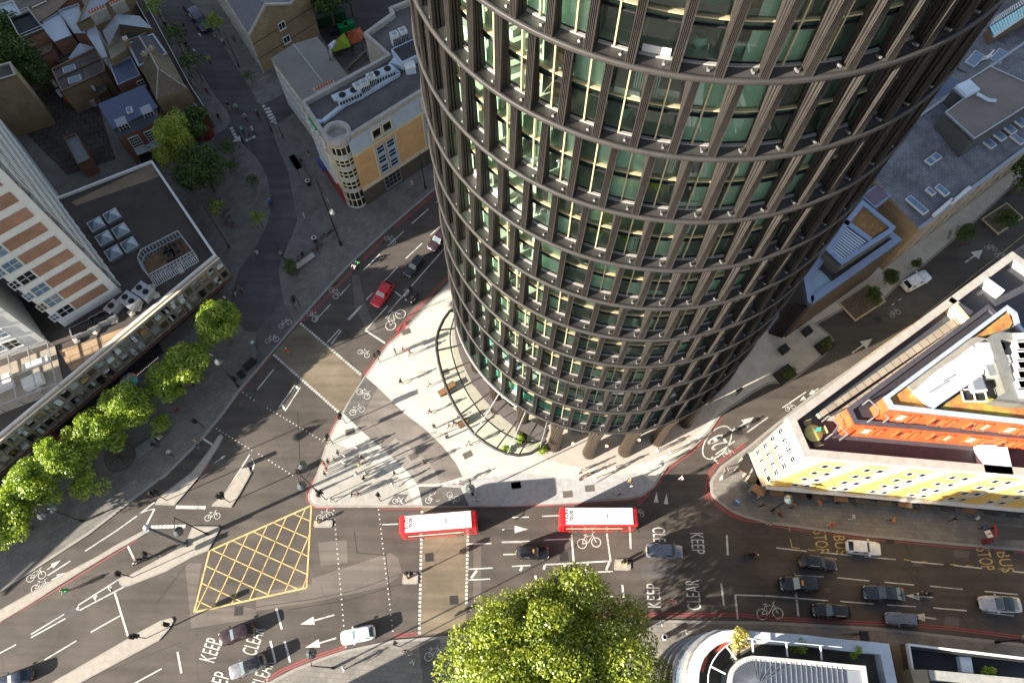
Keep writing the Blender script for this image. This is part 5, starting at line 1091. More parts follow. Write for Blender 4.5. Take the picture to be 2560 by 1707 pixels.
for X, Y in [(1590, 440), (1750, 330)]:
    x, y = b.L([G(13, X, Y, 12)])[0]; m = MB(); m.box((x, y, 0), (4.4, .5, .5), ra+.05, 0, 11.9); m.box((x+1, y+.9, 0), (1.0, .5, .3), ra, 0, 11.9); b.part('eaves_box', m, white)
# tall dormer block with sheet roof
q = PL('3 1615,1020 1790,890 1690,805 2030,600 2560,840 1885,1265', 16.5); b = Bld('sheet_roofed_loft', 'tall slab with brownish sheet metal roof rising from the slate roofs', q)
b.walls(16.2, M('ribbed_cladding', (.085, .09, .09), .6, .2), 9); b.parapet(15.8, 16.5, .15, metal_l)
m = MB(); m.flat(b.p, 16.3); b.part('roof', m, M('brown_sheet_roof', (.19, .165, .145), .7, .2, .14, .25, fine=.06))
x, y = b.L([G(3, 1820, 805, 16.8)])[0]; m = MB(); m.box((x, y, 0), (2.6, 2.3, .7), .5, 0, 16.3); m.tube([(x+1.2, y-1, 16.7), (x+2.6, y-2.2, 16.7), (x+3.6, y-2.3, 16.7)], .25, 8); b.part('roof_vent', m, lead_l)
# stair drum, glazed roof and terracotta terrace further up
t_ = G(3, 1640, 850, 13); m = MB(); m.lathe([(3.2, -4), (3.2, 0), (3.0, .4), (0, .5)], (0, 0, 0), 24, sm=False); o = link('stair_drum', None, None, (*t_, 13)); tag(o, 'round grey stair drum in front of the tall sheet roofed slab', 'stair drum'); m.build('drum', slate_b, o)
b = flatb('terracotta_terrace', 'flat roof with rust red covering and a square hatch against the tower', '3 1350,1270 1500,880 1720,600 1830,650 1690,800 1620,1010 1500,1180', 12.8, brick_t, M('rust_roof', (.36, .15, .06), .9, var=.35, scale=.7, fine=.15), .2)
x, y = b.L([G(3, 1700, 752, 13.2)])[0]; m = MB(); m.box((x, y, 0), (2.2, 1.8, .5), .5, 0, 12.5); o = b.part('hatch', m, white); m = MB(); m.box((x, y, 0), (1.7, 1.3, .05), .5, 0, 13.0); m.build('opening', black, o)
q = PL('3 1760,600 1960,290 2240,500 2020,600', 14); b = Bld('slate_back_range', 'back range with brown slate roof, rooflights and vents, right of the tower top', PL('3 1730,600 1950,280 2330,500 2060,640 1880,700', 13.5)); b.walls(13.3, brick_b, roof=slate_g, rz=13.3)
rooflight(b, 3, 1888, 538, 13.5, 1.7, 3.2, ra-1.4); rooflight(b, 3, 2110, 512, 13.5, 1.7, 3.0, ra-1.4)
m = MB(); pts = b.L(PL('3 1950,550 2010,520 2060,460', 13.6)); m.tube([(*p, 13.6) for p in pts], .15, 6); m.box((pts[1][0], pts[1][1], 0), (1.2, .5, .5), .6, 0, 13.3); b.part('roof_pipes', m, white)
q = PL('3 2060,335 2010,250 2334,40 2700,-200 2800,-80 2334,180', 15); b = Bld('glass_roofed_block', 'block with long striped blue glass roof at the top right corner', q); b.walls(14.8, brick_b, roof=slate_g, rz=14.6)
m = MB(); A_, B_ = b.L(PL('3 2060,330 2560,0', 15.2)); C_, D_ = b.L(PL('3 2025,245 2560,-90', 16.6)); 
n = 22
for i in range(n):
    a_, c_ = lerp(A_, B_, (i+.08)/n), lerp(A_, B_, (i+.92)/n); e_, f_ = lerp(C_, D_, (i+.08)/n), lerp(C_, D_, (i+.92)/n); m.poly([(*a_, 15.2), (*c_, 15.2), (*f_, 16.5), (*e_, 16.5)])
b.part('glass_slope', m, M('blue_glass_roof', (.16, .34, .46), .15, .3)); m = MB(); A_, B_ = b.L(PL('3 2010,250 2560,-110', 16.4)); C_, D_ = b.L(PL('3 2080,150 2460,-90', 16.4))
for i in range(n): a_, c_ = lerp(A_, B_, i/n), lerp(A_, B_, (i+.5)/n); e_, f_ = lerp(C_, D_, i/n), lerp(C_, D_, (i+.5)/n); m.poly([(*a_, 16.5), (*c_, 16.5), (*f_, 16.5), (*e_, 16.5)])
b.part('white_louvres', m, white); m = MB(); A_, B_ = b.L(PL('3 2060,333 2640,-60', 15.1)); m.bar((*A_, 15.1), (*B_, 15.1), .35, .3); b.part('gutter', m, white)
b = flatb('brown_roofed_yard_block', 'plain dark brown roofed block beyond the tall slab', '3 2160,620 2334,500 2700,300 2800,500 2334,720', 11, brick_b, felt_g, .6, stone)
# grey annex with sedum and louvres beside the tower
q = PL('13 330,1085 860,350 1170,612 1225,728 375,1318', 11.5); AH = 12.6
b = Bld('grey_annex', 'dark annex with blue grey parapets, sedum roof square and louvre grid', PL('13 325,1060 600,700 1120,640 1228,728 400,1318 360,1290', 10.6)); AP = M('blue_parapet', (.23, .29, .42), .5, .1, .08)
b.walls(10.6, M('bronze_cladding', (.10, .075, .06), .5, .3, .2), roof=felt_g, rz=9.6); b.parapet(9.6, 10.6, 1.0, AP)
m = MB(); m.flat(b.L(PL('13 385,1235 355,1060 410,990 480,1000 590,1110 450,1210', 9.8)), 9.7); b.part('pale_deck', m, M('blue_white_deck', (.42, .55, .62), .7, var=.15))
up2 = PL('13 525,818 700,560 860,360 1170,612 1130,660 675,958', 12.6); m = MB(); pu = b.L(up2)
if area(pu) < 0: pu = pu[::-1]
for i in range(len(pu)): m.quad((*pu[i], 9.6), (*pu[(i+1) % len(pu)], 9.6), (*pu[(i+1) % len(pu)], 12.6), (*pu[i], 12.6))
b.part('upper_wall', m, M('upper_cladding', (.12, .12, .10), .6)); b.parapet(11.9, 12.6, .7, AP, pts=pu, name='upper_parapet'); m = MB(); m.flat(pu, 11.95); b.part('upper_roof', m, black)
m = MB(); m.flat(b.L(PL('13 730,545 850,385 1110,605 930,725', 12.3)), 12.3); b.part('sedum_square', m, M('sedum_brown', (.26, .14, .05), .95, var=.4, scale=2, bump=.6, fine=.3))
m = MB(); a_ = b.L(PL('13 545,800 690,590 905,745 685,915', 12.5)); 
for i in range(11): m.bar((*lerp(a_[0], a_[3], .03), 12.4) if False else (*lerp(lerp(a_[0], a_[1], (i+.5)/11), lerp(a_[3], a_[2], (i+.5)/11), .02), 12.45), (*lerp(lerp(a_[0], a_[1], (i+.5)/11), lerp(a_[3], a_[2], (i+.5)/11), .98), 12.45), .22, .1)
b.part('louvre_grid', m, lead_l); m = MB(); a_ = b.L(PL('13 700,560 935,730', 12.5)); m.bar((*a_[0], 12.35), (*a_[1], 12.35), .8, .5); b.part('dividing_beam', m, AP)
x, y = b.L([G(13, 985, 330, 12.5)])[0]; m = MB(); m.box((x, y, 0), (3.4, 2.6, 1.0), ra, 0, 11.6); o = b.part('rooftop_box', m, AP); m = MB(); m.box((x, y, 0), (2.9, 2.1, .06), ra, 0, 12.6); m.build('grille', M('maroon_grille', (.14, .10, .14), .6), o)
for u in range(6): 
    A_, B_ = b.L(PL('13 280,1150 360,1310', .1))
    m = MB(); p_ = lerp(b.L([G(13, 0, 1568, .1)])[0], b.L([G(13, 370, 1310, 10.6)])[0], (u+1)/6.5); m.box((p_[0], p_[1], 0), (.5, .5, 9.5), .5, 0, .1); b.part('pier', m, metal_d)
# ---------------------------------------------------------------- yellow building with orange upper storeys
YH = 17.0
W_ = PL('23 190,890', YH)[0]; Sx = PL('23 340,1232', YH)[0]; SE = PL('23 2280,1402', YH)[0]; dS = dv(Sx, SE); SE2 = (Sx[0]+dS[0]*70, Sx[1]+dS[1]*70); NE = PL('13 2228,843', YH)[0]; dN = dv(PL('13 2228,843', YH)[0], PL('13 2700,1180', YH)[0])
q = [W_, Sx, SE2, (SE2[0]+8, SE2[1]+28), (NE[0]+dN[0]*16, NE[1]+dN[1]*16), NE]
b = Bld('yellow_apartment_building', 'pale yellow wedge shaped building with two orange set back storeys and sedum roof', q)
yel = M('yellow_white_brick', (.64, .54, .33), .8, var=.10, scale=.5, fine=.06); yel2 = M('yellow_panels', (.80, .50, .12), .75, var=.08); orn = M('orange_cladding', (.50, .085, .025), .6, var=.22, scale=.8, fine=.05)
b.walls(YH-.3, yel, roof=M('terrace_deck', (.055, .058, .07), .7, var=.2), rz=YH-1.3); b.parapet(YH-1.3, YH, .95, coping, out=.15)
Lq = hypot2(Sx, SE2); A_, d_ = Sx, Vector((*dS, 0))
rg = random.Random(5)
# slanting yellow panels and grouped windows
Ol = Vector((*b.L([Sx])[0], 0)); nS = Vector((d_.y, -d_.x, 0))
for j in range(13):
    u = 1.2+j*5.0; m = MB()
    v = [Ol+d_*(u+a0)+Vector((0, 0, z))+nS*.04 for a0, z in ((-1.2, 2.9), (1.6, 2.9), (4.4, 15.2), (1.6, 15.2))]; m.quad(*v); b.part('yellow_panel', m, yel2)
    for r_, z in enumerate((4.6, 7.6, 10.6, 13.6)):
        for du in (2.0, 3.5): b.window(Sx, SE2, u+du+r_*.12, z, .75, 1.25, white, glass_d, 1, 1, .07, sill=False, dep=.06, base=.05)
onwall(b, Sx, SE2, 0, Lq, 2.5, 2.85, .5, white, 'cornice'); onwall(b, Sx, SE2, 0, Lq, .12, 2.5, .06, black, 'shop_level')
AWN = M('rust_awning', (.13, .07, .035), .7)
for j in range(24): onwall(b, Sx, SE2, .6+j*2.8, 2.4+j*2.8, 2.3, 2.45, 1.2, metal_d if j % 3 else AWN, 'awning')
Lw = hypot2(W_, Sx)
onwall(b, W_, Sx, .2, Lw-.2, 3.0, 11.5, .03, yel2, 'yellow_panel')
for z in (4.6, 7.6, 10.6, 13.6):
    for u in (Lw*.22, Lw*.5, Lw*.78):
        for du in (-.5, .5): b.window(W_, Sx, u+du, z, .6, 1.3, white, glass_d, 1, 2, .12, sill=False, dep=.07, base=.03)
onwall(b, W_, Sx, 0, Lw, 2.5, 2.9, .5, stone, 'cornice'); onwall(b, W_, Sx, 0, Lw, .12, 2.5, .07, black, 'shop_level')
edgewins(b, NE, W_, [4, 7, 10], 14, 1.2, 1.5, white, glass_d, 1, 2, 3, 3)
# north terraces: beige roof strips, a cross wall
for s, z in [('23 452,850 492,885 1760,28 1700,-25', YH-.3), ('23 565,880 640,882 725,800 1835,60 1800,20 1720,60', YH+.2)]:
    m = MB(); m.prism(b.L(PL(s, z)), YH-1.3, z, 0); b.part('roof_strip', m, MBRICK('beige_boards', (.33, .29, .23), (.28, .25, .2), (.10, .09, .08), 1.2, 5, .05, .55, horiz=True))
def wallseg(b, s, z0, z1, w, mat, name):
    p = b.L(PL(s, z1)); m = MB()
    for a_, c_ in zip(p, p[1:]): m.bar((*a_, (z0+z1)/2), (*c_, (z0+z1)/2), w, z1-z0)
    return b.part(name, m, mat)
wallseg(b, '13 1705,1315 1830,1460', YH-1.3, YH+.6, .7, cream, 'cross_wall'); wallseg(b, '13 1985,1080 2150,1200', YH-1.3, YH+.2, .6, white, 'cross_wall'); wallseg(b, '13 1660,1265 1860,1400', YH-1.3, YH, .8, coping, 'cross_wall')
# lower orange storey, then upper one
O1 = PL('23 722,800 788,945 2700,1105', 19.80); O1 = O1+PL('99 2640,860 2490,778 2471,760', 19.80)
O2 = PL('23 1052,705 1108,812 2700,990', 23.00)+PL('99 2580,860 2546,815 2538,785 2513,766', 23.00)
def storey(P_, z0, z1, wm, nm, roofm):
    m = MB(); p = b.L(P_); p = p if area(p) > 0 else p[::-1]
    for i in range(len(p)): m.quad((*p[i], z0), (*p[(i+1) % len(p)], z0), (*p[(i+1) % len(p)], z1), (*p[i], z1))
    b.part(nm, m, wm); m = MB(); m.flat(p, z1-.3); b.part('roof', m, roofm); return p
p1 = storey(O1, YH-1.3, 19.80, orn, 'orange_wall', M('walkway', (.03, .032, .04), .8)); b.parapet(19.50, 19.80, .55, M('walkway_coping', (.06, .06, .075), .6), pts=p1, name='walkway_edge')
p2 = storey(O2, 19.50, 23.00, orn, 'orange_wall', felt_g); b.parapet(22.70, 23.40, .45, M('silver_parapet', (.55, .62, .72), .35, .4), pts=p2, name='parapet')
for P_, zc, n0 in ((O1, 18.00, 9), (O2, 21.20, 10)):
    a_, c_ = P_[1], P_[2]
    if P_ is O2: a_, c_ = O2[1], O2[2]
    for j in range(n0):
        u = 2.0+j*4.0
        for du, w_ in ((0, 1.0), (1.3, .6)): b.window(a_, c_, u+du, zc, w_, 2.0, orn, glass_d if (j+int(du)) % 3 else white, 1, 1, .08, sill=False, dep=.25)
for (X, Y, z) in [(635, 960, YH), (1005, 815, 20.00)]:
    x, y = b.L([G(23, X, Y, z+1)])[0]; m = MB()
    for u, v in ((-1, -1), (1, -1), (1, 1), (-1, 1)): m.box((x+u*.9, y+v*1.1, 0), (.12, .12, 2.4), 0, 0, z-1.2)
    m.bar((x-.9, y-1.1, z+1.2), (x+.9, y+1.1, z+1.2), .1, .1); m.bar((x+.9, y-1.1, z+1.2), (x-.9, y+1.1, z+1.2), .1, .1); b.part('corner_balcony', m, metal_l)
def deck(s, z, mat, name='x', t_=.15): m = MB(); m.prism(b.L(PL(s, z)), z-t_, z, 0); return b.part(name, m, mat)
deck('23 1118,740 1130,700 1270,600 1460,800 1140,790', 23.00, sedum_m, 'sedum_bed'); deck('23 1570,800 1850,600 2080,730 2600,840 2600,950 1600,810', 23.00, sedum_m, 'sedum_bed'); deck('13 1950,1568 2190,1380 2240,1470 2260,1568 23 2250,0 2200,70 2080,110 1950,150 1890,150', 23.00, sedum_m, 'sedum_bed')
deck('23 1275,600 1840,170 1900,150 2050,180 2080,400 1960,480 1540,790 1465,800', 23.15, M('pale_ballast', (.27, .25, .22), .85, var=.15, fine=.08), 'ballast')
deck('23 1340,640 1550,450 1620,405 1720,345 1860,230 1960,300 1970,490 1540,785', 24.00, M('white_membrane', (.46, .47, .49), .6, var=.18, scale=.6), 'white_cover', .9); deck('23 1910,205 2045,200 2065,385 1960,390', 24.40, lead_l, 'white_cover', 1.0)
wallseg(b, '23 1600,560 1700,500', 24.00, 24.10, .1, metal_l, 'cover_seam'); wallseg(b, '23 1470,660 1640,560', 24.00, 24.10, .1, metal_l, 'cover_seam')
m = MB(); pp = b.L(PL('23 2030,140 2110,105 2700,160 2760,740 2334,745 2080,715 2200,640', 25.00)); pp = pp if area(pp) > 0 else pp[::-1]
for i in range(len(pp)): m.quad((*pp[i], 22.70), (*pp[(i+1) % len(pp)], 22.70), (*pp[(i+1) % len(pp)], 25.00), (*pp[i], 25.00))
b.part('plant_enclosure', m, M('enclosure_grey', (.13, .13, .12), .6)); b.parapet(24.30, 25.00, .9, M('enclosure_coping', (.17, .175, .165), .6), pts=pp, name='enclosure_coping'); m = MB(); m.flat(pp, 23.30); b.part('enclosure_floor', m, black)
for i, (X, Y) in enumerate([(2190, 365), (2200, 445), (2225, 530)]):
    x, y = G(23, X, Y, 24.40); t = thing('rooftop_fan', ['round topped silver fan in the dark plant well, upper of three', 'round topped silver fan in the dark plant well, middle of three', 'round topped silver fan in the dark plant well, lowest of three'][i], 'fan', (x, y, 23.30), .1); m = MB(); m.box((0, 0, 0), (1.8, 1.5, .7), 0, 0, 0); m.build('casing', lead, t); m = MB(); m.lathe([(.75, 0), (.75, .4), (.6, .5), (0, .55)], (0, 0, .7), 16); m.build('cowl', metal_l, t)
for i in range(6):
    x, y = G(23, 2320+i*3, 200+i*88, 24.90); t = thing('plant_cabinet', ['topmost', 'second', 'third', 'fourth', 'fifth', 'lowest'][i]+' tall pale cabinet from the top of the row along the plant well', 'cabinet', (x, y, 23.30), .05, 'pale cabinets in the plant well'); m = MB(); m.box((1.2, 0, 0), (4.2, 1.9, 2.0), 0, 0, 0); m.box((1.2, 0, 2.0), (4.3, .1, .05), 0, 1, 2.0); m.build('casing', [white, metal_d], t)
x, y = G(23, 1890, 680, 23.70); t = thing('satellite_mast_frame', 'white open frame with two trays standing on the sedum', 'frame', (x, y, 23.00), 0); m = MB(); 
for u in (-1.3, 0, 1.3): m.bar((u, -.7, .5), (u, .7, .5), .12, .12)
for v in (-.7, .7): m.bar((-1.3, v, .5), (1.3, v, .5), .12, .12)
m.build('frame', white, t); m = MB(); m.box((-.65, 0, 0), (.9, .9, .3), 0, 0, .1); m.box((.65, 0, 0), (.9, .9, .3), 0, 0, .1); m.build('trays', metal_d, t)
for i, (k, X, Y, dm) in enumerate([(23, 2060, 450, (2.0, 1.8, 1.0)), (23, 1920, 580, (1.6, 1.7, .9))]):
    x, y = G(k, X, Y, 24.00); t = thing('plant_box', ['beige vented box between white cover and plant well', 'white rounded box beside the sedum, below the beige one'][i], 'plant box', (x, y, 23.00), .1); m = MB(); m.box((0, 0, 0), dm, 0, 0, 0); m.build('casing', white if i else stone, t); m = MB(); m.box((0, 0, dm[2]), (dm[0]*.8, dm[1]*.8, .08), 0, 0, dm[2]); m.build('lid', metal_l, t)
# terrace stair hut at the far end
x, y = b.L([G(23, 2130, 1245, YH+1)])[0]; m = MB(); m.box((x, y, 0), (3.2, 3.4, 1.2), -.05, 0, YH-1.2); b.part('terrace_hut', m, white)
# yellow round table with a lime parasol on the corner terrace
x, y = G(23, 415, 1030, YH-.6); t = thing('garden_table', 'round yellow table with teal cloth on the corner terrace', 'table', (x, y, YH-1.3)); m = MB(); m.lathe([(1.05, .68), (1.05, .74), (0, .75)], n=20); m.build('tabletop', M('yellow_top', (.55, .50, .16), .5), t); m = MB(); m.tube([(0, 0, 0), (0, 0, .7)], .07, 6); m.build('pedestal', metal_d, t)
m = MB(); m.poly([(.1, .1, .77), (.9, .3, .77), (1.0, .8, .8), (.4, .6, .77)]); m.build('cloth', M('teal_cloth', (.05, .42, .33), .6), t)
for i in range(4):
    a_ = i*math.pi/2+.3; t = thing('garden_chair', 'yellow grey garden chair on the '+['right', 'far', 'left', 'near'][i]+' side of the round yellow table', 'chair', (x+1.35*math.cos(a_), y+1.35*math.sin(a_), YH-1.3), a_, 'chairs round the yellow table'); m = MB(); m.box((0, 0, 0), (.5, .9, .06), 0, 0, .42); m.build('seat', M('khaki', (.26, .24, .12), .7), t); m = MB(); m.box((.28, 0, 0), (.07, .9, .45), 0, 0, .45); m.build('backrest', M('khaki_back', (.26, .24, .12), .7), t)
    m = MB(); [m.tube([(u, v, 0), (u, v, .43)], .025, 4) for u, v in ((-.2, -.35), (.2, -.35), (.2, .35), (-.2, .35))]; m.build('legs', metal_d, t)
# ---------------------------------------------------------------- curved building, bottom right
DH = 21.5
zz = lambda s, z: PL(s, z)
def Cq(X, Y): return (1650+X/5.169, 1550+Y/5.169)      # the close view of this corner
def CPt(l, z): return [P(*Cq(X, Y), z) for X, Y in l]
outer = CPt([(2960, 300), (2352, 245), (1900, 190), (1500, 165), (1200, 140), (950, 125), (800, 135), (650, 200), (540, 290), (450, 400), (400, 520), (370, 640), (360, 800), (360, 1000)], DH)
dO = dv(outer[1], outer[0]); far = P(2560, 1605, DH)
ring_o = [(outer[0][0]+.5, outer[0][1]-26)]+outer+[(outer[-1][0], outer[-1][1]-26)]
b = Bld('curved_office_building', 'rounded corner building with white parapet, roof terrace and ribbed metal roof', ring_o)
cw = M('silver_cladding', (.50, .48, .44), .3, .5, .3, .4, fine=.1)
b.walls(DH-.2, cw, roof=M('terrace_dark2', (.06, .055, .045), .85, var=.4, scale=.5), rz=DH-1.4); b.parapet(DH-1.4, DH, 1.05, M('white_coping', (.42, .45, .50), .5, var=.12, scale=.8), name='coping')
for z in (4.5, 8, 11.5, 15, 18.5):
    m = MB(); p = b.p; q_ = inset(p, -.25); n = len(p)
    for i in range(n): j = (i+1) % n; m.quad((*q_[i], z), (*q_[j], z), (*q_[j], z+.5), (*q_[i], z+.5)); m.quad((*q_[i], z+.5), (*q_[j], z+.5), (*p[j], z+.5), (*p[i], z+.5))
    b.part('floor_band', m, metal_l)
    m = MB(); q_ = inset(p, -.06)
    for i in range(n): j = (i+1) % n; m.quad((*q_[i], z-2.3), (*q_[j], z-2.3), (*q_[j], z-.3), (*q_[i], z-.3))
    b.part('window_band', m, glass_b)
inner = CPt([(2352, 560), (1800, 505), (1350, 465), (1180, 455), (1080, 480), (980, 540), (910, 620), (880, 700), (870, 800), (870, 1000)], DH+1.5)
ri = [(inner[0][0]+dO[0]*2.2, inner[0][1]+dO[1]*2.2)]+inner+[(inner[-1][0], inner[-1][1]-24), (inner[0][0]+dO[0]*2.2-1, inner[-1][1]-24)]
p = b.L(ri); p = p if area(p) > 0 else p[::-1]; m = MB(); n = len(p)
for i in range(n): m.quad((*p[i], DH-1.4), (*p[(i+1) % n], DH-1.4), (*p[(i+1) % n], DH+1.5), (*p[i], DH+1.5))
b.part('penthouse_wall', m, glass_d); b.parapet(DH+1.2, DH+1.6, .45, M('white_gutter', (.46, .45, .43), .5), pts=p, name='penthouse_gutter')
m = MB(); m.flat(inset(p, .5), DH+1.45); b.part('penthouse_roof', m, M('pale_metal_roof', (.27, .29, .32), .4, .3, .12, .4))
m = MB(); ctr = b.L(CPt([(1270, 830)], DH+1.7))[0]
pin = inset(p, .9); qi = b.L(inner)
for i in range(2, len(inner)):
    for t_ in (0, .33, .66):
        a_ = lerp(qi[i-1], qi[i], t_) if i else qi[i]; a_ = lerp(a_, ctr, .12); m.bar((*a_, DH+1.55), (*lerp(a_, ctr, .93), DH+1.65), .06, .12)
st0, st1 = b.L(CPt([(1230, 500), (2352, 600)], DH+1.6)); n = 18
dn = Vector((*dv(inner[2], inner[0]), 0)); pn = Vector((dn.y, -dn.x, 0))
for i in range(n): a_ = Vector((*lerp(st0, st1, i/17), DH+1.56)); m.bar(a_, a_+pn*22, .05, .14)
b.part('standing_seams', m, M('seam', (.22, .24, .27), .4, .5))
# terrace rails and spurs
for s_ in ([(1190, 235), (1205, 425)], [(1630, 280), (1648, 470)], [(2070, 320), (2090, 515)], [(855, 330), (985, 505)], [(660, 595), (845, 690)]):
    a_, c_ = b.L(CPt(s_, DH+.9)); m = MB(); m.bar((*a_, DH+.9), (*c_, DH+.9), .14, .14); b.part('terrace_spur', m, metal_w)
a_ = b.L(CPt([(1100, 232), (1190, 235), (1640, 280), (2352, 345)], DH+.7)); m = MB(); m.tube([(*p_, DH+.6) for p_ in a_], .06, 5); b.part('railing', m, metal_w)
a_ = b.L(CPt([(960, 270), (855, 330), (760, 420), (690, 520), (655, 600), (630, 700), (625, 810)], DH)); m = MB(); m.tube([(*p_, DH-.1) for p_ in a_], .07, 5); b.part('curved_rail', m, metal_w)
for s_ in ([(690, 420), (720, 340), (870, 215), (930, 320)], [(500, 620), (540, 500), (620, 360), (650, 400), (560, 680)]):
    m = MB(); m.prism(b.L(CPt(s_, DH-.4)), DH-1.35, DH-.5, 0); b.part('corner_bench', m, M('red_bench', (.34, .06, .03), .7, var=.2))
m = MB(); m.flat(b.L(CPt([(930, 300), (1350, 235), (900, 500)], DH-1.35)), DH-1.37); b.part('pale_decking', m, M('deck_yellow', (.34, .30, .20), .8, var=.3, scale=3))
# neighbour at the bottom right edge
s_ = PL('33 1060,1262 1979,1370 2800,1470', 19); q = [s_[0], s_[2], (s_[2][0]-2, s_[2][1]-25), (s_[0][0]-1, s_[0][1]-25)]
bb = Bld('stone_office_building', 'stone fronted building with dark terraces at the bottom right corner', q[::-1]); bb.walls(19, brick_t, roof=M('black_deck', (.022, .024, .03), .7), rz=17.8); bb.parapet(17.8, 19.0, .45, metal_d)
edgewins(bb, s_[2], s_[0], [3, 7, 11, 15], 14, 1.6, 2.2, stone, glass_d, 2, 2); bb.parapet(19.0, 19.6, .18, white, name='rail')
m = MB(); m.prism(bb.L(PL('33 1480,1360 1570,1365 1590,1490 1500,1480', 18.5)), 17.8, 18.5, 0); bb.part('cross_wall', m, lead_l)
m = MB(); m.prism(bb.L(PL('33 1100,1460 1230,1462 1250,1568 1130,1568', 20)), 17.8, 20, 0); bb.part('glazed_box', m, M('bronze_glass', (.25, .20, .12), .3)); m = MB(); m.prism(bb.L(PL('33 1240,1463 1979,1530 1979,1600 1260,1540', 20)), 17.8, 20, 0); bb.part('beam', m, M('beam_grey', (.30, .30, .28), .6))
# ================================================================ TREES
def MLEAF(name, c0, c1):
    m, n, N, L = newmat(name); g = N('ShaderNodeNewGeometry'); r = ramp(n, c0, c1, .1, .9); L(g.outputs['Random Per Island'], r.inputs[0])
    d = N('ShaderNodeBsdfDiffuse'); t = N('ShaderNodeBsdfTranslucent'); mx = N('ShaderNodeMixShader'); mx.inputs[0].default_value = .45; o = N('ShaderNodeOutputMaterial')
    tc = N('ShaderNodeTexCoord'); nz = N('ShaderNodeTexNoise'); nz.inputs['Scale'].default_value = .7; nz.inputs['Detail'].default_value = 4; L(tc.outputs['Object'], nz.inputs[0]); rz_ = ramp(n, (.78, .85, .85), (1.3, 1.2, .95), .35, .65); L(nz.outputs['Fac'], rz_.inputs[0])
    mq = N('ShaderNodeMix'); mq.data_type = 'RGBA'; mq.blend_type = 'MULTIPLY'; mq.inputs[0].default_value = 1; L(r.outputs[0], mq.inputs[6]); L(rz_.outputs[0], mq.inputs[7]); L(mq.outputs[2], d.inputs[0]); L(mq.outputs[2], t.inputs[0]); L(d.outputs[0], mx.inputs[1]); L(t.outputs[0], mx.inputs[2])
    gl = N('ShaderNodeBsdfGlossy'); gl.inputs['Roughness'].default_value = .45; m2 = N('ShaderNodeMixShader'); m2.inputs[0].default_value = .06; L(mx.outputs[0], m2.inputs[1]); L(gl.outputs[0], m2.inputs[2]); L(m2.outputs[0], o.inputs[0]); return m
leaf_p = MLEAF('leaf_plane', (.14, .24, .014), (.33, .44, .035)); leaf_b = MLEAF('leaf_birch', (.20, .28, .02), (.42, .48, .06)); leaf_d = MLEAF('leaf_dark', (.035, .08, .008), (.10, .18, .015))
leaf_y = MLEAF('leaf_young', (.16, .27, .012), (.34, .45, .03)); leaf_g = MLEAF('leaf_big', (.15, .22, .015), (.36, .42, .05)); bark = M('bark', (.11, .085, .06), .9, var=.3, scale=6, bump=.5)
def crown_mesh(name, rx, ry, rz, nl, per, leaf, mat, seed, lr=(.28, .45), low=-.35, droop=0):
    R = np.random.RandomState(seed); V = []
    ctr = []
    while len(ctr) < nl:
        p = R.uniform(-1, 1, 3)
        if np.linalg.norm(p) <= 1 and p[2] > low: ctr.append(p/max(np.linalg.norm(p), .01)*R.uniform(.35, .88) if R.rand() < .8 else p*.6)
    allp = []; alln = []
    for c in ctr:
        r = R.uniform(*lr); k = int(per*(r/np.mean(lr))**2); d = R.normal(size=(k, 3)); d /= np.linalg.norm(d, axis=1)[:, None]; d[:, 2] = np.abs(d[:, 2])*np.where(R.rand(k) < .75, 1, -1)
        q = c+d*r*R.uniform(.55, 1.12, (k, 1))**.7; q[:, 2] -= droop*R.rand(k)*.4; allp.append(q); alln.append(d)
    P_ = np.concatenate(allp)*np.array([rx, ry, rz]); Nn = np.concatenate(alln)+R.normal(size=P_.shape)*.7; Nn /= np.linalg.norm(Nn, axis=1)[:, None]
    a = np.cross(Nn, R.normal(size=P_.shape)); a /= np.linalg.norm(a, axis=1)[:, None]; b_ = np.cross(Nn, a); s = leaf*R.uniform(.6, 1.3, (len(P_), 1))
    v = np.stack([P_-a*s*.5, P_+b_*s*.34, P_+a*s*.5, P_-b_*s*.34], 1).reshape(-1, 3); n = len(P_)
    me = bpy.data.meshes.new(name); me.vertices.add(n*4); me.vertices.foreach_set('co', v.astype('f').ravel()); me.loops.add(n*4); me.loops.foreach_set('vertex_index', np.arange(n*4, dtype='i'))
    me.polygons.add(n); me.polygons.foreach_set('loop_start', np.arange(0, n*4, 4, dtype='i')); me.update(calc_edges=True); me.materials.append(mat); return me
def trunk_mesh(h, r, spread, n, seed):
    R = random.Random(seed); m = MB(); m.tube([(0, 0, 0), (R.uniform(-.1, .1), R.uniform(-.1, .1), h*.45), (0, 0, h*.8)], [r, r*.75, r*.45], 8)
    for i in range(n):
        a = i*6.28/n+R.uniform(-.3, .3); z = h*R.uniform(.4, .7); m.tube([(0, 0, z), (spread*.45*math.cos(a), spread*.45*math.sin(a), z+h*.25), (spread*.8*math.cos(a+.2), spread*.8*math.sin(a+.2), z+h*.42)], [r*.5, r*.3, r*.1], 6)
    return m.mesh('trunk', bark)
def tree(name, label, x, y, cme, tme, zc, s=1.0, rz=0.0, group=None, z0=KH):
    t = thing(name, label, 'tree', (x, y, z0), rz, group); t.scale = (s, s, s); link('crown', cme, t, (0, 0, zc)); link('trunk', tme, t); return t
pc = [crown_mesh('crown', 1, 1, .92, 38, 300, .10, leaf_p, 11+i, (.28, .42), -.6) for i in range(3)]
for me in pc: me.transform(Matrix.Diagonal((3.4, 3.4, 3.2, 1)))
tm = trunk_mesh(6.5, .22, 3.0, 6, 1)
ov = lambda X, Y, h: P(X*1.0884, Y*1.0884, h)
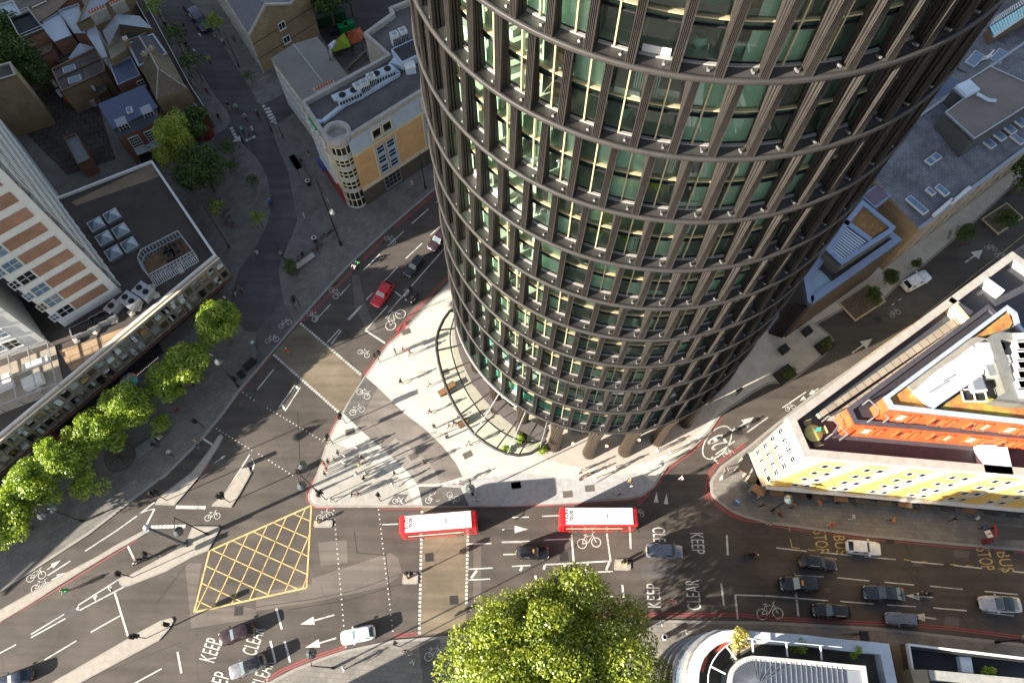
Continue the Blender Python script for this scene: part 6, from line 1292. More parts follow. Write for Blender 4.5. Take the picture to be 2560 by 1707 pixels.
rows = [(497, 742, 1.0, 'first street tree, at the upper end of the row before the restaurant'), (430, 822, .98, 'second street tree from the upper end of the restaurant row'), (368, 868, .82, 'third street tree in the restaurant row, beside the painted parasol'), (290, 925, .95, 'fourth street tree in the restaurant row'),
    (225, 992, .98, 'fifth street tree in the restaurant row, below the pink side wall'), (148, 1045, 1.0, 'sixth street tree, beside the striped awning and skeletal parasol'), (75, 1112, 1.0, 'seventh street tree, nearly at the left edge of the picture'), (5, 1190, 1.05, 'street tree cut by the left edge, above the cycle lane')]
for i, (X, Y, s, l) in enumerate(rows):
    x, y = ov(X, Y+2, 6.5); tree('plane_tree', l, x, y, pc[i % 3], tm, 6.3, s, i*1.3, 'bushy street trees before the restaurant')
yc = crown_mesh('crown', 2.4, 2.4, 1.9, 14, 90, .34, leaf_y, 31, (.3, .5)); yt = trunk_mesh(4.5, .12, 2.0, 6, 3)
for X, Y, s, l in [(205, 1115, 1.0, 'sapling with thin bright leaves next to the sixth and seventh street trees'), (360, 972, .7, 'small bright sapling by the stone bench in front of the street trees')]: x, y = ov(X, Y, 4); tree('young_tree', l, x, y, yc, yt, 4.3, s, X)
x, y = ov(398, 318, 8.5); tree('birch_tree', 'tall bright yellow green birch between pub and restaurant roof', x, y, crown_mesh('crown', 3.4, 4.2, 4.6, 34, 240, .30, leaf_b, 5, (.2, .36), -.8, 1.2), trunk_mesh(10, .22, 2.4, 8, 5), 9.0)
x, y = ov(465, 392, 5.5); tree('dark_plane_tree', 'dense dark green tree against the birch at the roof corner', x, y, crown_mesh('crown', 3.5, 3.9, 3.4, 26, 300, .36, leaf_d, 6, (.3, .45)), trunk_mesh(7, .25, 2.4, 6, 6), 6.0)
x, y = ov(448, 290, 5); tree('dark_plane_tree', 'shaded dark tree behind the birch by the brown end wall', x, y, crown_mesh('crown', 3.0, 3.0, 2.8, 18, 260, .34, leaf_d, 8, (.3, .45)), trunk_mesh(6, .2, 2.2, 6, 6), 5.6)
x, y = P(1385, 1690, 13); tree('great_plane_tree', 'huge sunlit spreading tree at the bottom of the picture', x, y, crown_mesh('crown', 13.2, 11.6, 7.6, 190, 620, .34, leaf_g, 23, (.12, .22), -.2), trunk_mesh(15, .55, 10, 9, 9), 12.0)
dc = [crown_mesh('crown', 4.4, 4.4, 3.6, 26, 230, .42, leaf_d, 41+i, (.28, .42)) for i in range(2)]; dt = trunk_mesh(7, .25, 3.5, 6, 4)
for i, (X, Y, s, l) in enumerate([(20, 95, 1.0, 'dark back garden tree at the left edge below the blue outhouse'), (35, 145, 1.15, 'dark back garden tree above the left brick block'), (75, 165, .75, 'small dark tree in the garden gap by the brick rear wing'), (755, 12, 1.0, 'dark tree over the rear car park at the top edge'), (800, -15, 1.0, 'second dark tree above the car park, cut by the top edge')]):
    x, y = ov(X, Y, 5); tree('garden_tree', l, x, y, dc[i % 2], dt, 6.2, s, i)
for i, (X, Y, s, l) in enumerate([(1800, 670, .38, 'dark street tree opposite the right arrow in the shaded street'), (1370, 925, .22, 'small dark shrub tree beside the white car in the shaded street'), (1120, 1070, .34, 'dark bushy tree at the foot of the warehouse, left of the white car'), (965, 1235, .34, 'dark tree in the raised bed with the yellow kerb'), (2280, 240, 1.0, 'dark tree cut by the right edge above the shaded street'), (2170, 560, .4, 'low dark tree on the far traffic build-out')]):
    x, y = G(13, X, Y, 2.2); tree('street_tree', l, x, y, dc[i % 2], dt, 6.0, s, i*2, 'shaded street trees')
sc_ = crown_mesh('crown', 1.7, 1.7, 1.4, 9, 46, .34, leaf_y, 51, (.35, .6)); scd = crown_mesh('crown', 1.9, 1.9, 1.5, 10, 60, .34, leaf_d, 53, (.35, .6)); st_ = trunk_mesh(3.6, .07, 1.4, 5, 7)
for i, (k, X, Y, c, s, l) in enumerate([(0, 1440, 115, sc_, 1.2, 'sparse olive young tree on the left pavement of the old street, topmost'), (0, 1970, 235, sc_, 1.1, 'yellow green young tree on the right pavement beside the dark van'), (0, 1615, 385, scd, 1.2, 'dark young tree at the kerb left of the cyclist in yellow'), (0, 1790, 630, scd, 1.25, 'dark young tree at the kerb beside the tiled house'), (0, 2255, 650, scd, .6, 'tiny young tree on the right pavement of the old street'), (0, 2085, 1340, scd, .9, 'thin dark young tree beside the birch'), (10, 1975, 440, sc_, .9, 'small bright tree in the paved square by the parked bicycles'), (10, 2275, 175, scd, .7, 'small dull tree in the paved square'), (11, 10, 520, sc_, .8, 'small bright tree on the paved lobe nearest the blue cyclist'), (10, 2110, 30, scd, .6, 'small dark sapling just right of the dense dark tree'), (1, 690, 20, scd, 1.0, 'dark young tree at the warehouse corner of the car park')]):
    x, y = G(k, X, Y, 3.2); tree('young_tree', l, x, y, c, st_, 3.6, s, i)
def shrub(label, k, X, Y, r, mat=leaf_d, z=KH, name='shrub', hh=None):
    x, y = G(k, X, Y, z+r*.6); t = thing(name, label, 'plant', (x, y, z)); me = crown_mesh('foliage', r, r, hh or r*1.1, 10, 60, r*.28, mat, int(X+Y), (.35, .6), -.5); link('foliage', me, t, (0, 0, (hh or r)*.95)); m = MB(); m.lathe([(r*.6, 0), (r*.75, r*.5), (r*.65, r*.5), (r*.6, r*.35), (0, r*.35)], n=12); m.build('pot', M('pot', (.09, .075, .06), .8), t); return t
shrub('conical evergreen at the end of the stone bench by the main road', 11, 330, 1010, 1.1, leaf_d, hh=1.9); shrub('potted plant under the right end of the glass canopy', 22, 265, 1180, .8, leaf_y); shrub('potted plant by the canopy edge, left one', 22, -50, 1195, .7, leaf_y); shrub('climbing plant under the canopy corner rib', 22, 95, 1085, .8, leaf_y)
shrub('round yellowish bush on the curved terrace', 99 if False else 32, 1765, 1235, 1.2, MLEAF('leaf_yellow', (.40, .36, .08), (.6, .55, .2)), DH-1.35); shrub('round green bush on the terrace against the rail', 33, 230, 1270, .8, leaf_p, DH-1.35); shrub('round green bush near the end of the long terrace', 33, 650, 1300, .8, leaf_y, DH-1.35); shrub('green plant on the black roof deck at the bottom right', 33, 1690, 1480, .7, leaf_y, 17.8)
def planter(label, k, X, Y, w_, d_, rz):
    x, y = G(k, X, Y, .5); t = thing('planter', label, 'planter', (x, y, KH), rz); m = MB(); m.box((0, 0, 0), (w_, d_, .7), 0, 0, 0); m.box((0, 0, .7), (w_-.2, d_-.2, .02), 0, 1, .7); m.build('box', [metal_d, soil], t); me = crown_mesh('foliage', w_*.45, d_*.5, .7, 9, 50, .25, leaf_d, int(X), (.35, .6), -.3); link('foliage', me, t, (0, 0, 1.1))
planter('square dark planter with shrubs on the pale build-out, upper one', 23, 520, 235, 2.6, 1.8, .6); planter('square dark planter with shrubs on the pale build-out, lower one', 23, 155, 495, 2.8, 2.0, .6)
for X, Y, l in [(355, 105, 'plain black cube bin on the pale build-out near its top'), (145, 270, 'plain black cube bin against the dark annex')]: crate('litter_bin', l, 'bin', 23, X, Y, (1.1, 1.1, 1.0), .6, [metal_d])
for k, X, Y, r_, l in [(13, 850, 1300, 3.2, 'raised planting bed with pale kerb by the shaded street'), (13, 2130, 540, 3.0, 'rounded planting build-out further up the shaded street')]:
    x, y = G(k, X, Y); t = thing('planting_bed', l, 'planting bed', (x, y, KH), .58); m = MB(); m.box((0, 0, 0), (r_*2, r_*1.2, .16), 0, 1, 0); m.build('kerb', [M('bed_soil', (.14, .11, .08), .9, var=.3), M('bed_kerb', (.5, .42, .25), .8)], t); m = MB(); m.box((0, 0, 0), (r_*2-.5, r_*1.2-.5, .03), 0, 0, .16); m.build('soil', M('bed_soil2', (.13, .10, .075), .9, var=.4, scale=3), t)
# ================================================================ VEHICLES
tyre = M('tyre', (.02, .02, .02), .9, var=.1); rimm = M('alloy', (.45, .45, .47), .3, .8, .05); hl = MPAINT('headlight', (.75, .78, .8), .1); tl = MPAINT('tail_light', (.45, .02, .01), .15)
screen = MPAINT('windscreen', (.07, .11, .13), .04, .5); sidegl = MPAINT('side_glass', (.015, .02, .025), .05, .3); chrome = M('chrome', (.6, .6, .6), .15, .95, .05)  # windscreen brighter than side glass: sky reflection put into its colour
def loft(m, secs, mi=0, sm=False, caps=True):
    n = len(secs[0]); vs = [p for s_ in secs for p in s_]; m.add(vs, [(i*n+k, (i+1)*n+k, (i+1)*n+(k+1) % n, i*n+(k+1) % n) for i in range(len(secs)-1) for k in range(n)], mi, sm)
    if caps: m.add(secs[0], [tuple(range(n))], mi); m.add(secs[-1], [tuple(range(n))[::-1]], mi)
SPEC = {  # length, width, hood height, belt, roof height, cabin: screen base, roof front, roof back, tail base, wheel r
    'hatch': (4.35, 1.80, .88, .98, 1.47, .62, .12, -1.50, -2.02, .32), 'saloon': (4.75, 1.82, .88, .97, 1.42, .72, .05, -1.15, -1.80, .33), 'estate': (4.65, 1.82, .92, 1.0, 1.52, .72, .12, -1.75, -2.2, .33),
    'suv': (4.55, 1.86, 1.02, 1.12, 1.66, .75, .20, -1.70, -2.15, .36), 'van': (5.1, 1.95, 1.10, 1.22, 1.92, 1.35, .75, -2.30, -2.5, .34), 'cab': (4.6, 1.80, 1.0, 1.10, 1.80, .85, .35, -1.70, -2.15, .33)}
def car_build(kind, paint, roofm=None, rails=False, taxi=False):
    L, W, hh, bh, rh, sb, rf, rb, tb, wr = SPEC[kind]; a, w = L/2, W/2; root = bpy.data.objects.new('car', None); COL.objects.link(root); g0 = .22
    m = MB(); prof = [(-a, .58, .45, bh-.24), (-a+.07, .76, .38, bh-.16), (-a+.22, .89, .30, bh-.08), (-a+.55, .98, g0, bh-.02), (-a+1.2, 1.0, g0, bh), (0, 1.0, g0, bh), (sb, 1.0, g0, bh-.01), (a-.7, .97, g0, hh-.02), (a-.34, .90, .28, hh-.08), (a-.16, .80, .33, hh-.15), (a-.05, .64, .38, hh-.24), (a, .44, .42, hh-.34)]
    secs = []
    for x, k, z0, z1 in prof:
        y = w*k; mid = (z0+z1)*.5
        secs.append([(x, -y*.93, z0), (x, -y, mid*.8), (x, -y, mid*1.25), (x, -y*.95, z1-.05), (x, -y*.80, z1), (x, 0, z1+.035), (x, y*.80, z1), (x, y*.95, z1-.05), (x, y, mid*1.25), (x, y, mid*.8), (x, y*.93, z0), (x, 0, z0)])
    loft(m, secs, 0, True, True)
    # cabin pillars and roof
    rw = w*.74; bw_ = w*.90
    def ring(x, y, z, y2): return [(x, -y, z), (x, y, z)]
    C = [(sb, bw_*.86, bh), (rf, rw*.92, rh-.04), (rf-.35, rw, rh), ((rf+rb)/2, rw, rh+.03), (rb+.3, rw, rh-.01), (rb, rw*.93, rh-.06), (tb, bw_*.88, bh)]
    top = [[(x, -y, z), (x, -y*.5, z+.03), (x, y*.5, z+.03), (x, y, z)] for x, y, z in C[1:6]]
    vs = [p for s_ in top for p in s_]; m.add(vs, [(i*4+k, i*4+k+1, (i+1)*4+k+1, (i+1)*4+k) for i in range(4) for k in range(3)][::1], 1 if roofm else 0, True)
    m.f[-12:] = [f[::-1] for f in m.f[-12:]] if False else m.f[-12:]
    # solid lower skirt of cabin in body colour (pillars)
    for s_ in (-1, 1):
        m.poly([(sb, s_*bw_*.86, bh), (rf, s_*rw*.92, rh-.04), (rf-.35, s_*rw, rh), ((rf+rb)/2, s_*rw, rh+.03), (rb+.3, s_*rw, rh-.01), (rb, s_*rw*.93, rh-.06), (tb, s_*bw_*.88, bh), ((sb+tb)/2, s_*bw_, bh-.02)])
    m.poly([(sb, -bw_*.86, bh), (sb, bw_*.86, bh), (rf, rw*.92, rh-.04), (rf, -rw*.92, rh-.04)]); m.poly([(tb, bw_*.88, bh), (tb, -bw_*.88, bh), (rb, -rw*.93, rh-.06), (rb, rw*.93, rh-.06)])
    m.build('body', [paint]+([roofm] if roofm else []), root)
    def quadin(pts, k, off, name, mat):
        c = Vector((0, 0, 0)); P4 = [Vector(p) for p in pts]; c = sum(P4, Vector())/len(P4); nrm = (P4[1]-P4[0]).cross(P4[2]-P4[0]).normalized()
        if nrm.dot(c-Vector((-.3, 0, .8))) < 0: nrm = -nrm
        q = MB(); q.poly([tuple(c+(p-c)*k+nrm*off) for p in P4]); q.build(name, mat, root)
    quadin([(sb, -bw_*.84, bh+.02), (sb, bw_*.84, bh+.02), (rf, rw*.9, rh-.05), (rf, -rw*.9, rh-.05)], .94, .012, 'windscreen', screen); quadin([(tb, bw_*.86, bh+.03), (tb, -bw_*.86, bh+.03), (rb, -rw*.9, rh-.07), (rb, rw*.9, rh-.07)], .86, .012, 'rear_window', sidegl)
    for s_ in (-1, 1): quadin([(sb-.22, s_*bw_*.9, bh+.05), (rf-.18, s_*rw*.98, rh-.08), (rb+.25, s_*rw*.99, rh-.08), (tb+.35, s_*bw_*.92, bh+.05)], .96, .015, 'side_window', sidegl)
    for s_ in (-1, 1):
        for x in (a-.85, -a+.85):
            q = MB(); q.tube([(x, s_*(w-.22), wr), (x, s_*(w+.01), wr)], wr, 16, 0); o = q.build('wheel', tyre, root); q = MB(); q.tube([(x, s_*(w), wr), (x, s_*(w+.02), wr)], wr*.6, 10, 0); q.build('rim', rimm, o)
        q = MB(); q.box((a-.25, s_*w*.64, hh-.20), (.26, w*.26, .12), s_*-.75, 0); q.build('headlight', hl, root); q = MB(); q.box((-a+.12, s_*w*.64, bh-.20), (.12, w*.26, .16), s_*.5, 0); q.build('tail_light', tl, root)
        q = MB(); q.box((sb-.12, s_*(w+.08), bh+.02), (.16, .22, .14), 0, 0); q.build('mirror', paint, root)
        if rails: q = MB(); q.tube([(rf-.3, s_*rw*.92, rh+.06), (rb+.4, s_*rw*.92, rh+.06)], .03, 5); q.build('roof_rail', chrome, root)
    q = MB(); q.box((a-.01, 0, hh-.42), (.05, w*.7, .14), 0, 0); q.build('grille', black, root); q = MB(); q.box((-a-.01, 0, bh-.42), (.03, .52, .12), 0, 0); q.build('number_plate', M('plate_yellow', (.6, .45, .05), .6), root)
    if taxi: q = MB(); q.box((rf-.25, 0, rh), (.2, .55, .14), 0, 0, rh+.04); q.build('taxi_sign', M('taxi_amber', (.6, .25, .03), .5), root)
    return root
def place_car(kind, paint, front, rear, label, **kw):
    ro = car_build(kind, paint, **kw); a, c = G(*front, .6), G(*rear, .6); mid = lerp(a, c, .5); ro.location = (*mid, 0.006); ro.rotation_euler = (0, 0, math.atan2(a[1]-c[1], a[0]-c[0])); L = hypot2(a, c); s = max(.88, min(1.12, L/SPEC[kind][0])); ro.scale = (s, s, s)
    ro.name = {'van': 'parked_van', 'cab': 'taxi'}.get(kind, 'car'); tag(ro, label, {'van': 'van', 'cab': 'taxi'}.get(kind, 'car'), 'cars on the roads'); return ro
pb = MPAINT('paint_black', (.012, .012, .014)); pbl = MPAINT('paint_navy', (.02, .03, .055)); pwh = MPAINT('paint_white', (.72, .74, .76), .3); psv = MPAINT('paint_silver', (.46, .48, .52), .3, metal=.4); prd = MPAINT('paint_red', (.55, .015, .02)); pmr = MPAINT('paint_maroon', (.03, .016, .02)); pgr = MPAINT('paint_grey', (.16, .19, .25), .3, metal=.3); glr = MPAINT('glass_roof', (.03, .05, .07), .05, .6)
place_car('hatch', prd, (11, 1075, 1335), (11, 1230, 1118), 'bright red hatchback driving down the lit road beside the tower')
place_car('estate', pb, (11, 1370, 1060), (11, 1515, 880), 'black car following the red hatchback', rails=True)
place_car('suv', pmr, (11, 1590, 825), (11, 1745, 640), 'dark car half hidden behind the left edge of the tower', rails=True)
place_car('suv', pwh, (13, 1460, 1045), (13, 1232, 1168), 'white sport utility car alone in the shaded side street')
place_car('hatch', pwh, (31, 655, 1225), (31, 922, 1165), 'white hatchback crossing the dotted lines at the bottom of the junction', roofm=pwh)
place_car('saloon', pbl, (30, -30, 1585), (30, 255, 1490), 'navy saloon cut by the bottom left corner')
place_car('hatch', pmr, (99 if False else 30, 1690, 1235), (30, 1965, 1140), 'dark maroon car with long shadow on the words KEEP CLEAR')
place_car('suv', MPAINT('paint_dark_silver', (.20, .20, .22), .3, metal=.3), (30, 1775, 1495), (30, 2055, 1385), 'silver grey sport utility car with black roof rack, below the maroon car', roofm=pb, rails=True)
place_car('cab', pb, (32, 288, 562), (32, 28, 562), 'black taxi with pale yellow stripe behind the bicycle box', taxi=True)
place_car('van', pgr, (32, 1320, 555), (32, 1035, 545), 'blue grey van parked over the words CLEAR beside the bus front')
place_car('hatch', pwh, (33, 872, 535), (33, 600, 512), 'white car with black rear window in the bus lane at the bus stop', roofm=pwh)
place_car('estate', pb, (33, 532, 650), (33, 238, 625), 'black estate car with sunlit windscreen, second lane, heading right', rails=True)
place_car('cab', pb, (33, 85, 800), (33, 395, 808), 'black taxi with small orange light, beside the stop line', taxi=True)
place_car('saloon', pbl, (33, 722, 865), (33, 1060, 885), 'long black saloon ahead of the motorcyclist')
place_car('saloon', psv, (33, 1618, 950), (33, 1960, 965), 'white saloon with black glass roof near the right edge', roofm=glr)
place_car('estate', pb, (33, 338, 1000), (33, 632, 1020), 'black estate car with chrome roof rails in the nearest lane', rails=True)
place_car('estate', pgr, (33, 903, 1062), (33, 1160, 1085), 'blue grey car in the nearest lane behind the black estate', rails=False)
place_car('van', pbl, (0, 1890, 290), (0, 1765, 118), 'dark people carrier parked at the kerb of the old street')
# buses
red_b = MPAINT('bus_red', (.58, .012, .015), .25); wroof = M('bus_roof', (.80, .80, .78), .6, var=.04)
def bus(k, rear, front, num, label):
    a, c = G(k, *rear, 4.2), G(k, *front, 4.2); mid = lerp(a, c, .5); L = hypot2(a, c); r = math.atan2(c[1]-a[1], c[0]-a[0]); t = thing('double_decker_bus', label, 'bus', (*mid, .006), r, 'double decker buses'); h = L/2; w = 1.22; H = 4.25
    def sec(x, k_, z0, z1): return [(x, -w*k_, z0), (x, -w*k_, z1-.25), (x, -w*k_*.93, z1-.06), (x, -w*k_*.8, z1), (x, w*k_*.8, z1), (x, w*k_*.93, z1-.06), (x, w*k_, z1-.25), (x, w*k_, z0)]
    m = MB(); loft(m, [sec(-h, .92, .45, H-.35), sec(-h+.12, .98, .35, H-.08), sec(-h+.5, 1, .3, H), sec(h-.7, 1, .3, H), sec(h-.2, .97, .3, H-.12), sec(h, .86, .4, H-.6)], 0, False); m.build('body', red_b, t)
    m = MB(); m.prism([(-h+.72, -w*.86), (h-.75, -w*.86), (h-.75, w*.86), (-h+.72, w*.86)], H, H+.03, 0); ro = m.build('roof_panel', wroof, t)
    m = MB()
    for j in range(1, 6): m.box((-h+.72+(L-1.47)*j/6, 0, 0), (.03, w*1.7, .012), 0, 0, H+.03)
    m.build('roof_seams', M('seam_grey', (.45, .45, .44), .6), ro); m = MB(); m.box((.6, 0, 0), (.62, .62, .07), 0, 0, H+.03); m.build('roof_hatch', wroof, ro)
    lettering('fleet_lettering', 'SCG\n'+num, black, (-h+1.15, .1, H+.036), (0, -1, 0), (1, 0, 0), 1.5, 1.05, ro, bold=.05)
    for s_ in (-1, 1):
        for z0, z1 in ((1.25, 2.0), (2.75, 3.55)):
            m = MB(); m.box((0, s_*(w+.005), (z0+z1)/2), (L-1.2, .02, z1-z0), 0, 0); sw = m.build('window_band', sidegl, t)
            m = MB()
            for j in range(7): m.box((-h+1.2+(L-2.4)*j/6, s_*(w+.012), (z0+z1)/2), (.08, .02, z1-z0), 0, 0)
            m.build('window_pillars', red_b, sw)
        m = MB(); m.box((-.5, s_*(w+.012), 2.38), (L*.72, .02, .30), 0, 0); m.build('advert_strip', M('advert_'+('a' if num[-1] == '2' else 'b'), (.72, .62, .35) if num[-1] == '1' else (.7, .68, .62), .5), t)
        for x in (-h+2.3, h-2.4):
            m = MB(); m.tube([(x, s_*(w-.3), .48), (x, s_*(w+.02), .48)], .48, 16); o = m.build('wheel', tyre, t); m = MB(); m.tube([(x, s_*(w+.0), .48), (x, s_*(w+.03), .48)], .25, 10); m.build('rim', rimm, o)
        m = MB(); m.bar((h-.15, s_*w*.9, 2.3), (h+.3, s_*(w+.25), 2.1), .06, .06); m.box((h+.3, s_*(w+.25), 1.9), (.12, .2, .4), 0, 0); m.build('mirror', black, t); m = MB(); m.box((h-.02, s_*w*.66, .85), (.1, .4, .2), 0, 0); m.build('headlight', hl, t)
        m = MB(); m.box((-h, s_*w*.78, 1.2), (.08, .18, .6), 0, 0); m.build('tail_light', tl, t)
    m = MB(); m.poly([(h+.015, -w*.8, 1.1), (h+.015, w*.8, 1.1), (h+.015, w*.82, 2.2), (h+.015, -w*.82, 2.2)]); m.build('windscreen', screen, t); m = MB(); m.poly([(h+.015, -w*.8, 2.8), (h+.015, w*.8, 2.8), (h-.17, w*.85, 3.9), (h-.17, -w*.85, 3.9)]); m.build('upper_windscreen', screen, t)
    m = MB(); m.box((h+.01, 0, 2.5), (.06, 1.6, .28), 0, 0); m.build('blind_display', black, t); m = MB(); m.poly([(-h-.012, w*.7, 2.7), (-h-.012, -w*.7, 2.7), (-h-.012, -w*.7, 3.4), (-h-.012, w*.7, 3.4)]); m.build('rear_window', sidegl, t)
bus(31, (1108, 345), (1708, 297), '12312', 'red double decker bus with white roof over the ochre crossing'); bus(32, (372, 280), (978, 278), '12311', 'red double decker bus with white roof beside the blue grey van')
# ================================================================ CYCLES
def tor(m, c, R_, r, n=18, k=5):
    pts = [(c[0]+R_*math.cos(t), c[1], c[2]+R_*math.sin(t)) for t in np.linspace(0, 2*math.pi, n+1)]; m.tube(pts, r, k, caps=False)
def cyc_me():
    o = {}
    m = MB(); tor(m, (0, 0, .34), .33, .022)
    for j in range(8): a = j*math.pi/4; m.tube([(0, 0, .34), (.32*math.cos(a), 0, .34+.32*math.sin(a))], .006, 3, caps=False)
    o['wheel'] = m.mesh('wheel', tyre)
    m = MB(); F = {'b': (-.05, 0, .30), 's': (-.22, 0, .82), 'h': (.36, 0, .86), 'r': (-.52, 0, .34), 'f': (.52, 0, .34)}
    for a, b_ in ('bs', 'bh', 'sh', 'rb', 'rs', 'hf'): m.tube([F[a], F[b_]], .02, 5)
    o['frame'] = m; m = MB(); m.tube([(.30, -.27, 1.0), (.38, 0, .96), (.30, .27, 1.0)], .018, 5); m.tube([(.36, 0, .86), (.38, 0, .97)], .018, 5); o['handlebar'] = m.mesh('handlebar', black)
    m = MB(); m.box((-.24, 0, .9), (.26, .14, .06), 0, 0); m.tube([(-.22, 0, .8), (-.24, 0, .9)], .015, 4); o['saddle'] = m.mesh('saddle', black); return o
CY_ = cyc_me(); frames = [CY_['frame'].mesh('frame', m_) for m_ in (metal_d, MPAINT('cycle_red', (.45, .03, .02)), MPAINT('cycle_green', (.02, .35, .08)), MPAINT('cycle_white', (.6, .6, .6)))]
def bicycle(x, y, r, label, fi=0, group=None, z=.006, lean=0.0):
    t = thing('bicycle', label, 'bicycle', (x, y, z), r, group); t.rotation_euler = (lean, 0, r)
    link('wheel', CY_['wheel'], t, (.52, 0, 0)); link('wheel', CY_['wheel'], t, (-.52, 0, 0)); link('frame', frames[fi], t); link('handlebar', CY_['handlebar'], t); link('saddle', CY_['saddle'], t); return t
def motorbike(x, y, r, label, paint, z=.006):
    t = thing('motorcycle', label, 'motorcycle', (x, y, z), r)
    for wx_ in (.68, -.68):
        m = MB(); m.tube([(wx_, -.07, .3), (wx_, .07, .3)], .30, 14); o = m.build('wheel', tyre, t); m = MB(); m.tube([(wx_, -.075, .3), (wx_, .075, .3)], .16, 10); m.build('rim', rimm, o)
    m = MB(); loft(m, [[(-.85, -.08, .6), (-.85, .08, .6), (-.85, .05, .72), (-.85, -.05, .72)], [(-.4, -.17, .35), (-.4, .17, .35), (-.4, .12, .78), (-.4, -.12, .78)], [(.1, -.2, .25), (.1, .2, .25), (.1, .16, .88), (.1, -.16, .88)], [(.5, -.16, .5), (.5, .16, .5), (.5, .12, .95), (.5, -.12, .95)], [(.75, -.06, .6), (.75, .06, .6), (.75, .05, .8), (.75, -.05, .8)]], 0, True); m.build('body', paint, t)
    m = MB(); m.box((-.4, 0, .82), (.75, .28, .1), 0, 0); m.build('seat', black, t); m = MB(); m.tube([(.35, -.36, 1.02), (.5, 0, .98), (.35, .36, 1.02)], .02, 5); m.build('handlebar', metal_d, t); m = MB(); m.box((.72, 0, .82), (.12, .2, .16), 0, 0); m.build('headlight', hl, t)
    m = MB(); m.box((-.9, 0, .95), (.4, .42, .36), 0, 0); m.build('top_box', black, t); m = MB(); m.tube([(.5, 0, .9), (.68, 0, .3)], .04, 5); m.build('fork', chrome, t); return t
# ================================================================ PEOPLE
POSES = {
 'walk': dict(pel=(0, 0, .93), ch=(.03, 0, 1.28), nk=(.05, 0, 1.46), hd=(.09, 0, 1.62), LE=(-.12, .24, 1.14), LW=(-.02, .25, .90), RE=(.08, -.24, 1.14), RW=(.30, -.22, .98), LK=(.22, .10, .52), LA=(.30, .10, .09), RK=(-.02, -.10, .50), RA=(-.36, -.10, .17)),
 'stride': dict(pel=(0, 0, .91), ch=(.05, 0, 1.26), nk=(.07, 0, 1.44), hd=(.12, 0, 1.60), LE=(.10, .25, 1.13), LW=(.32, .20, 1.0), RE=(-.16, -.24, 1.13), RW=(-.20, -.25, .88), LK=(-.06, .09, .48), LA=(-.44, .09, .20), RK=(.26, -.09, .52), RA=(.40, -.09, .08)),
 'stand': dict(pel=(0, 0, .94), ch=(.01, 0, 1.29), nk=(.02, 0, 1.47), hd=(.05, 0, 1.64), LE=(-.02, .26, 1.16), LW=(.20, .18, 1.12), RE=(-.03, -.25, 1.15), RW=(.03, -.25, .90), LK=(.03, .11, .50), LA=(.0, .13, .08), RK=(.03, -.11, .50), RA=(-.02, -.13, .08)),
 'sit': dict(pel=(0, 0, .52), ch=(.04, 0, .88), nk=(.08, 0, 1.05), hd=(.14, 0, 1.20), LE=(.08, .25, .76), LW=(.30, .16, .66), RE=(.08, -.25, .76), RW=(.30, -.14, .66), LK=(.44, .12, .52), LA=(.46, .12, .09), RK=(.44, -.12, .52), RA=(.50, -.14, .09)),
 'ride': dict(pel=(-.24, 0, .98), ch=(.02, 0, 1.24), nk=(.12, 0, 1.38), hd=(.20, 0, 1.52), LE=(.20, .26, 1.12), LW=(.31, .25, 1.04), RE=(.20, -.26, 1.12), RW=(.31, -.25, 1.04), LK=(.18, .11, .78), LA=(.02, .11, .42), RK=(.12, -.11, .58), RA=(-.10, -.11, .22))}
skinm = M('skin', (.42, .25, .17), .6, var=.06); skind = M('skin_dark', (.12, .06, .035), .6, var=.06); shoe = M('shoe', (.03, .03, .03), .7)
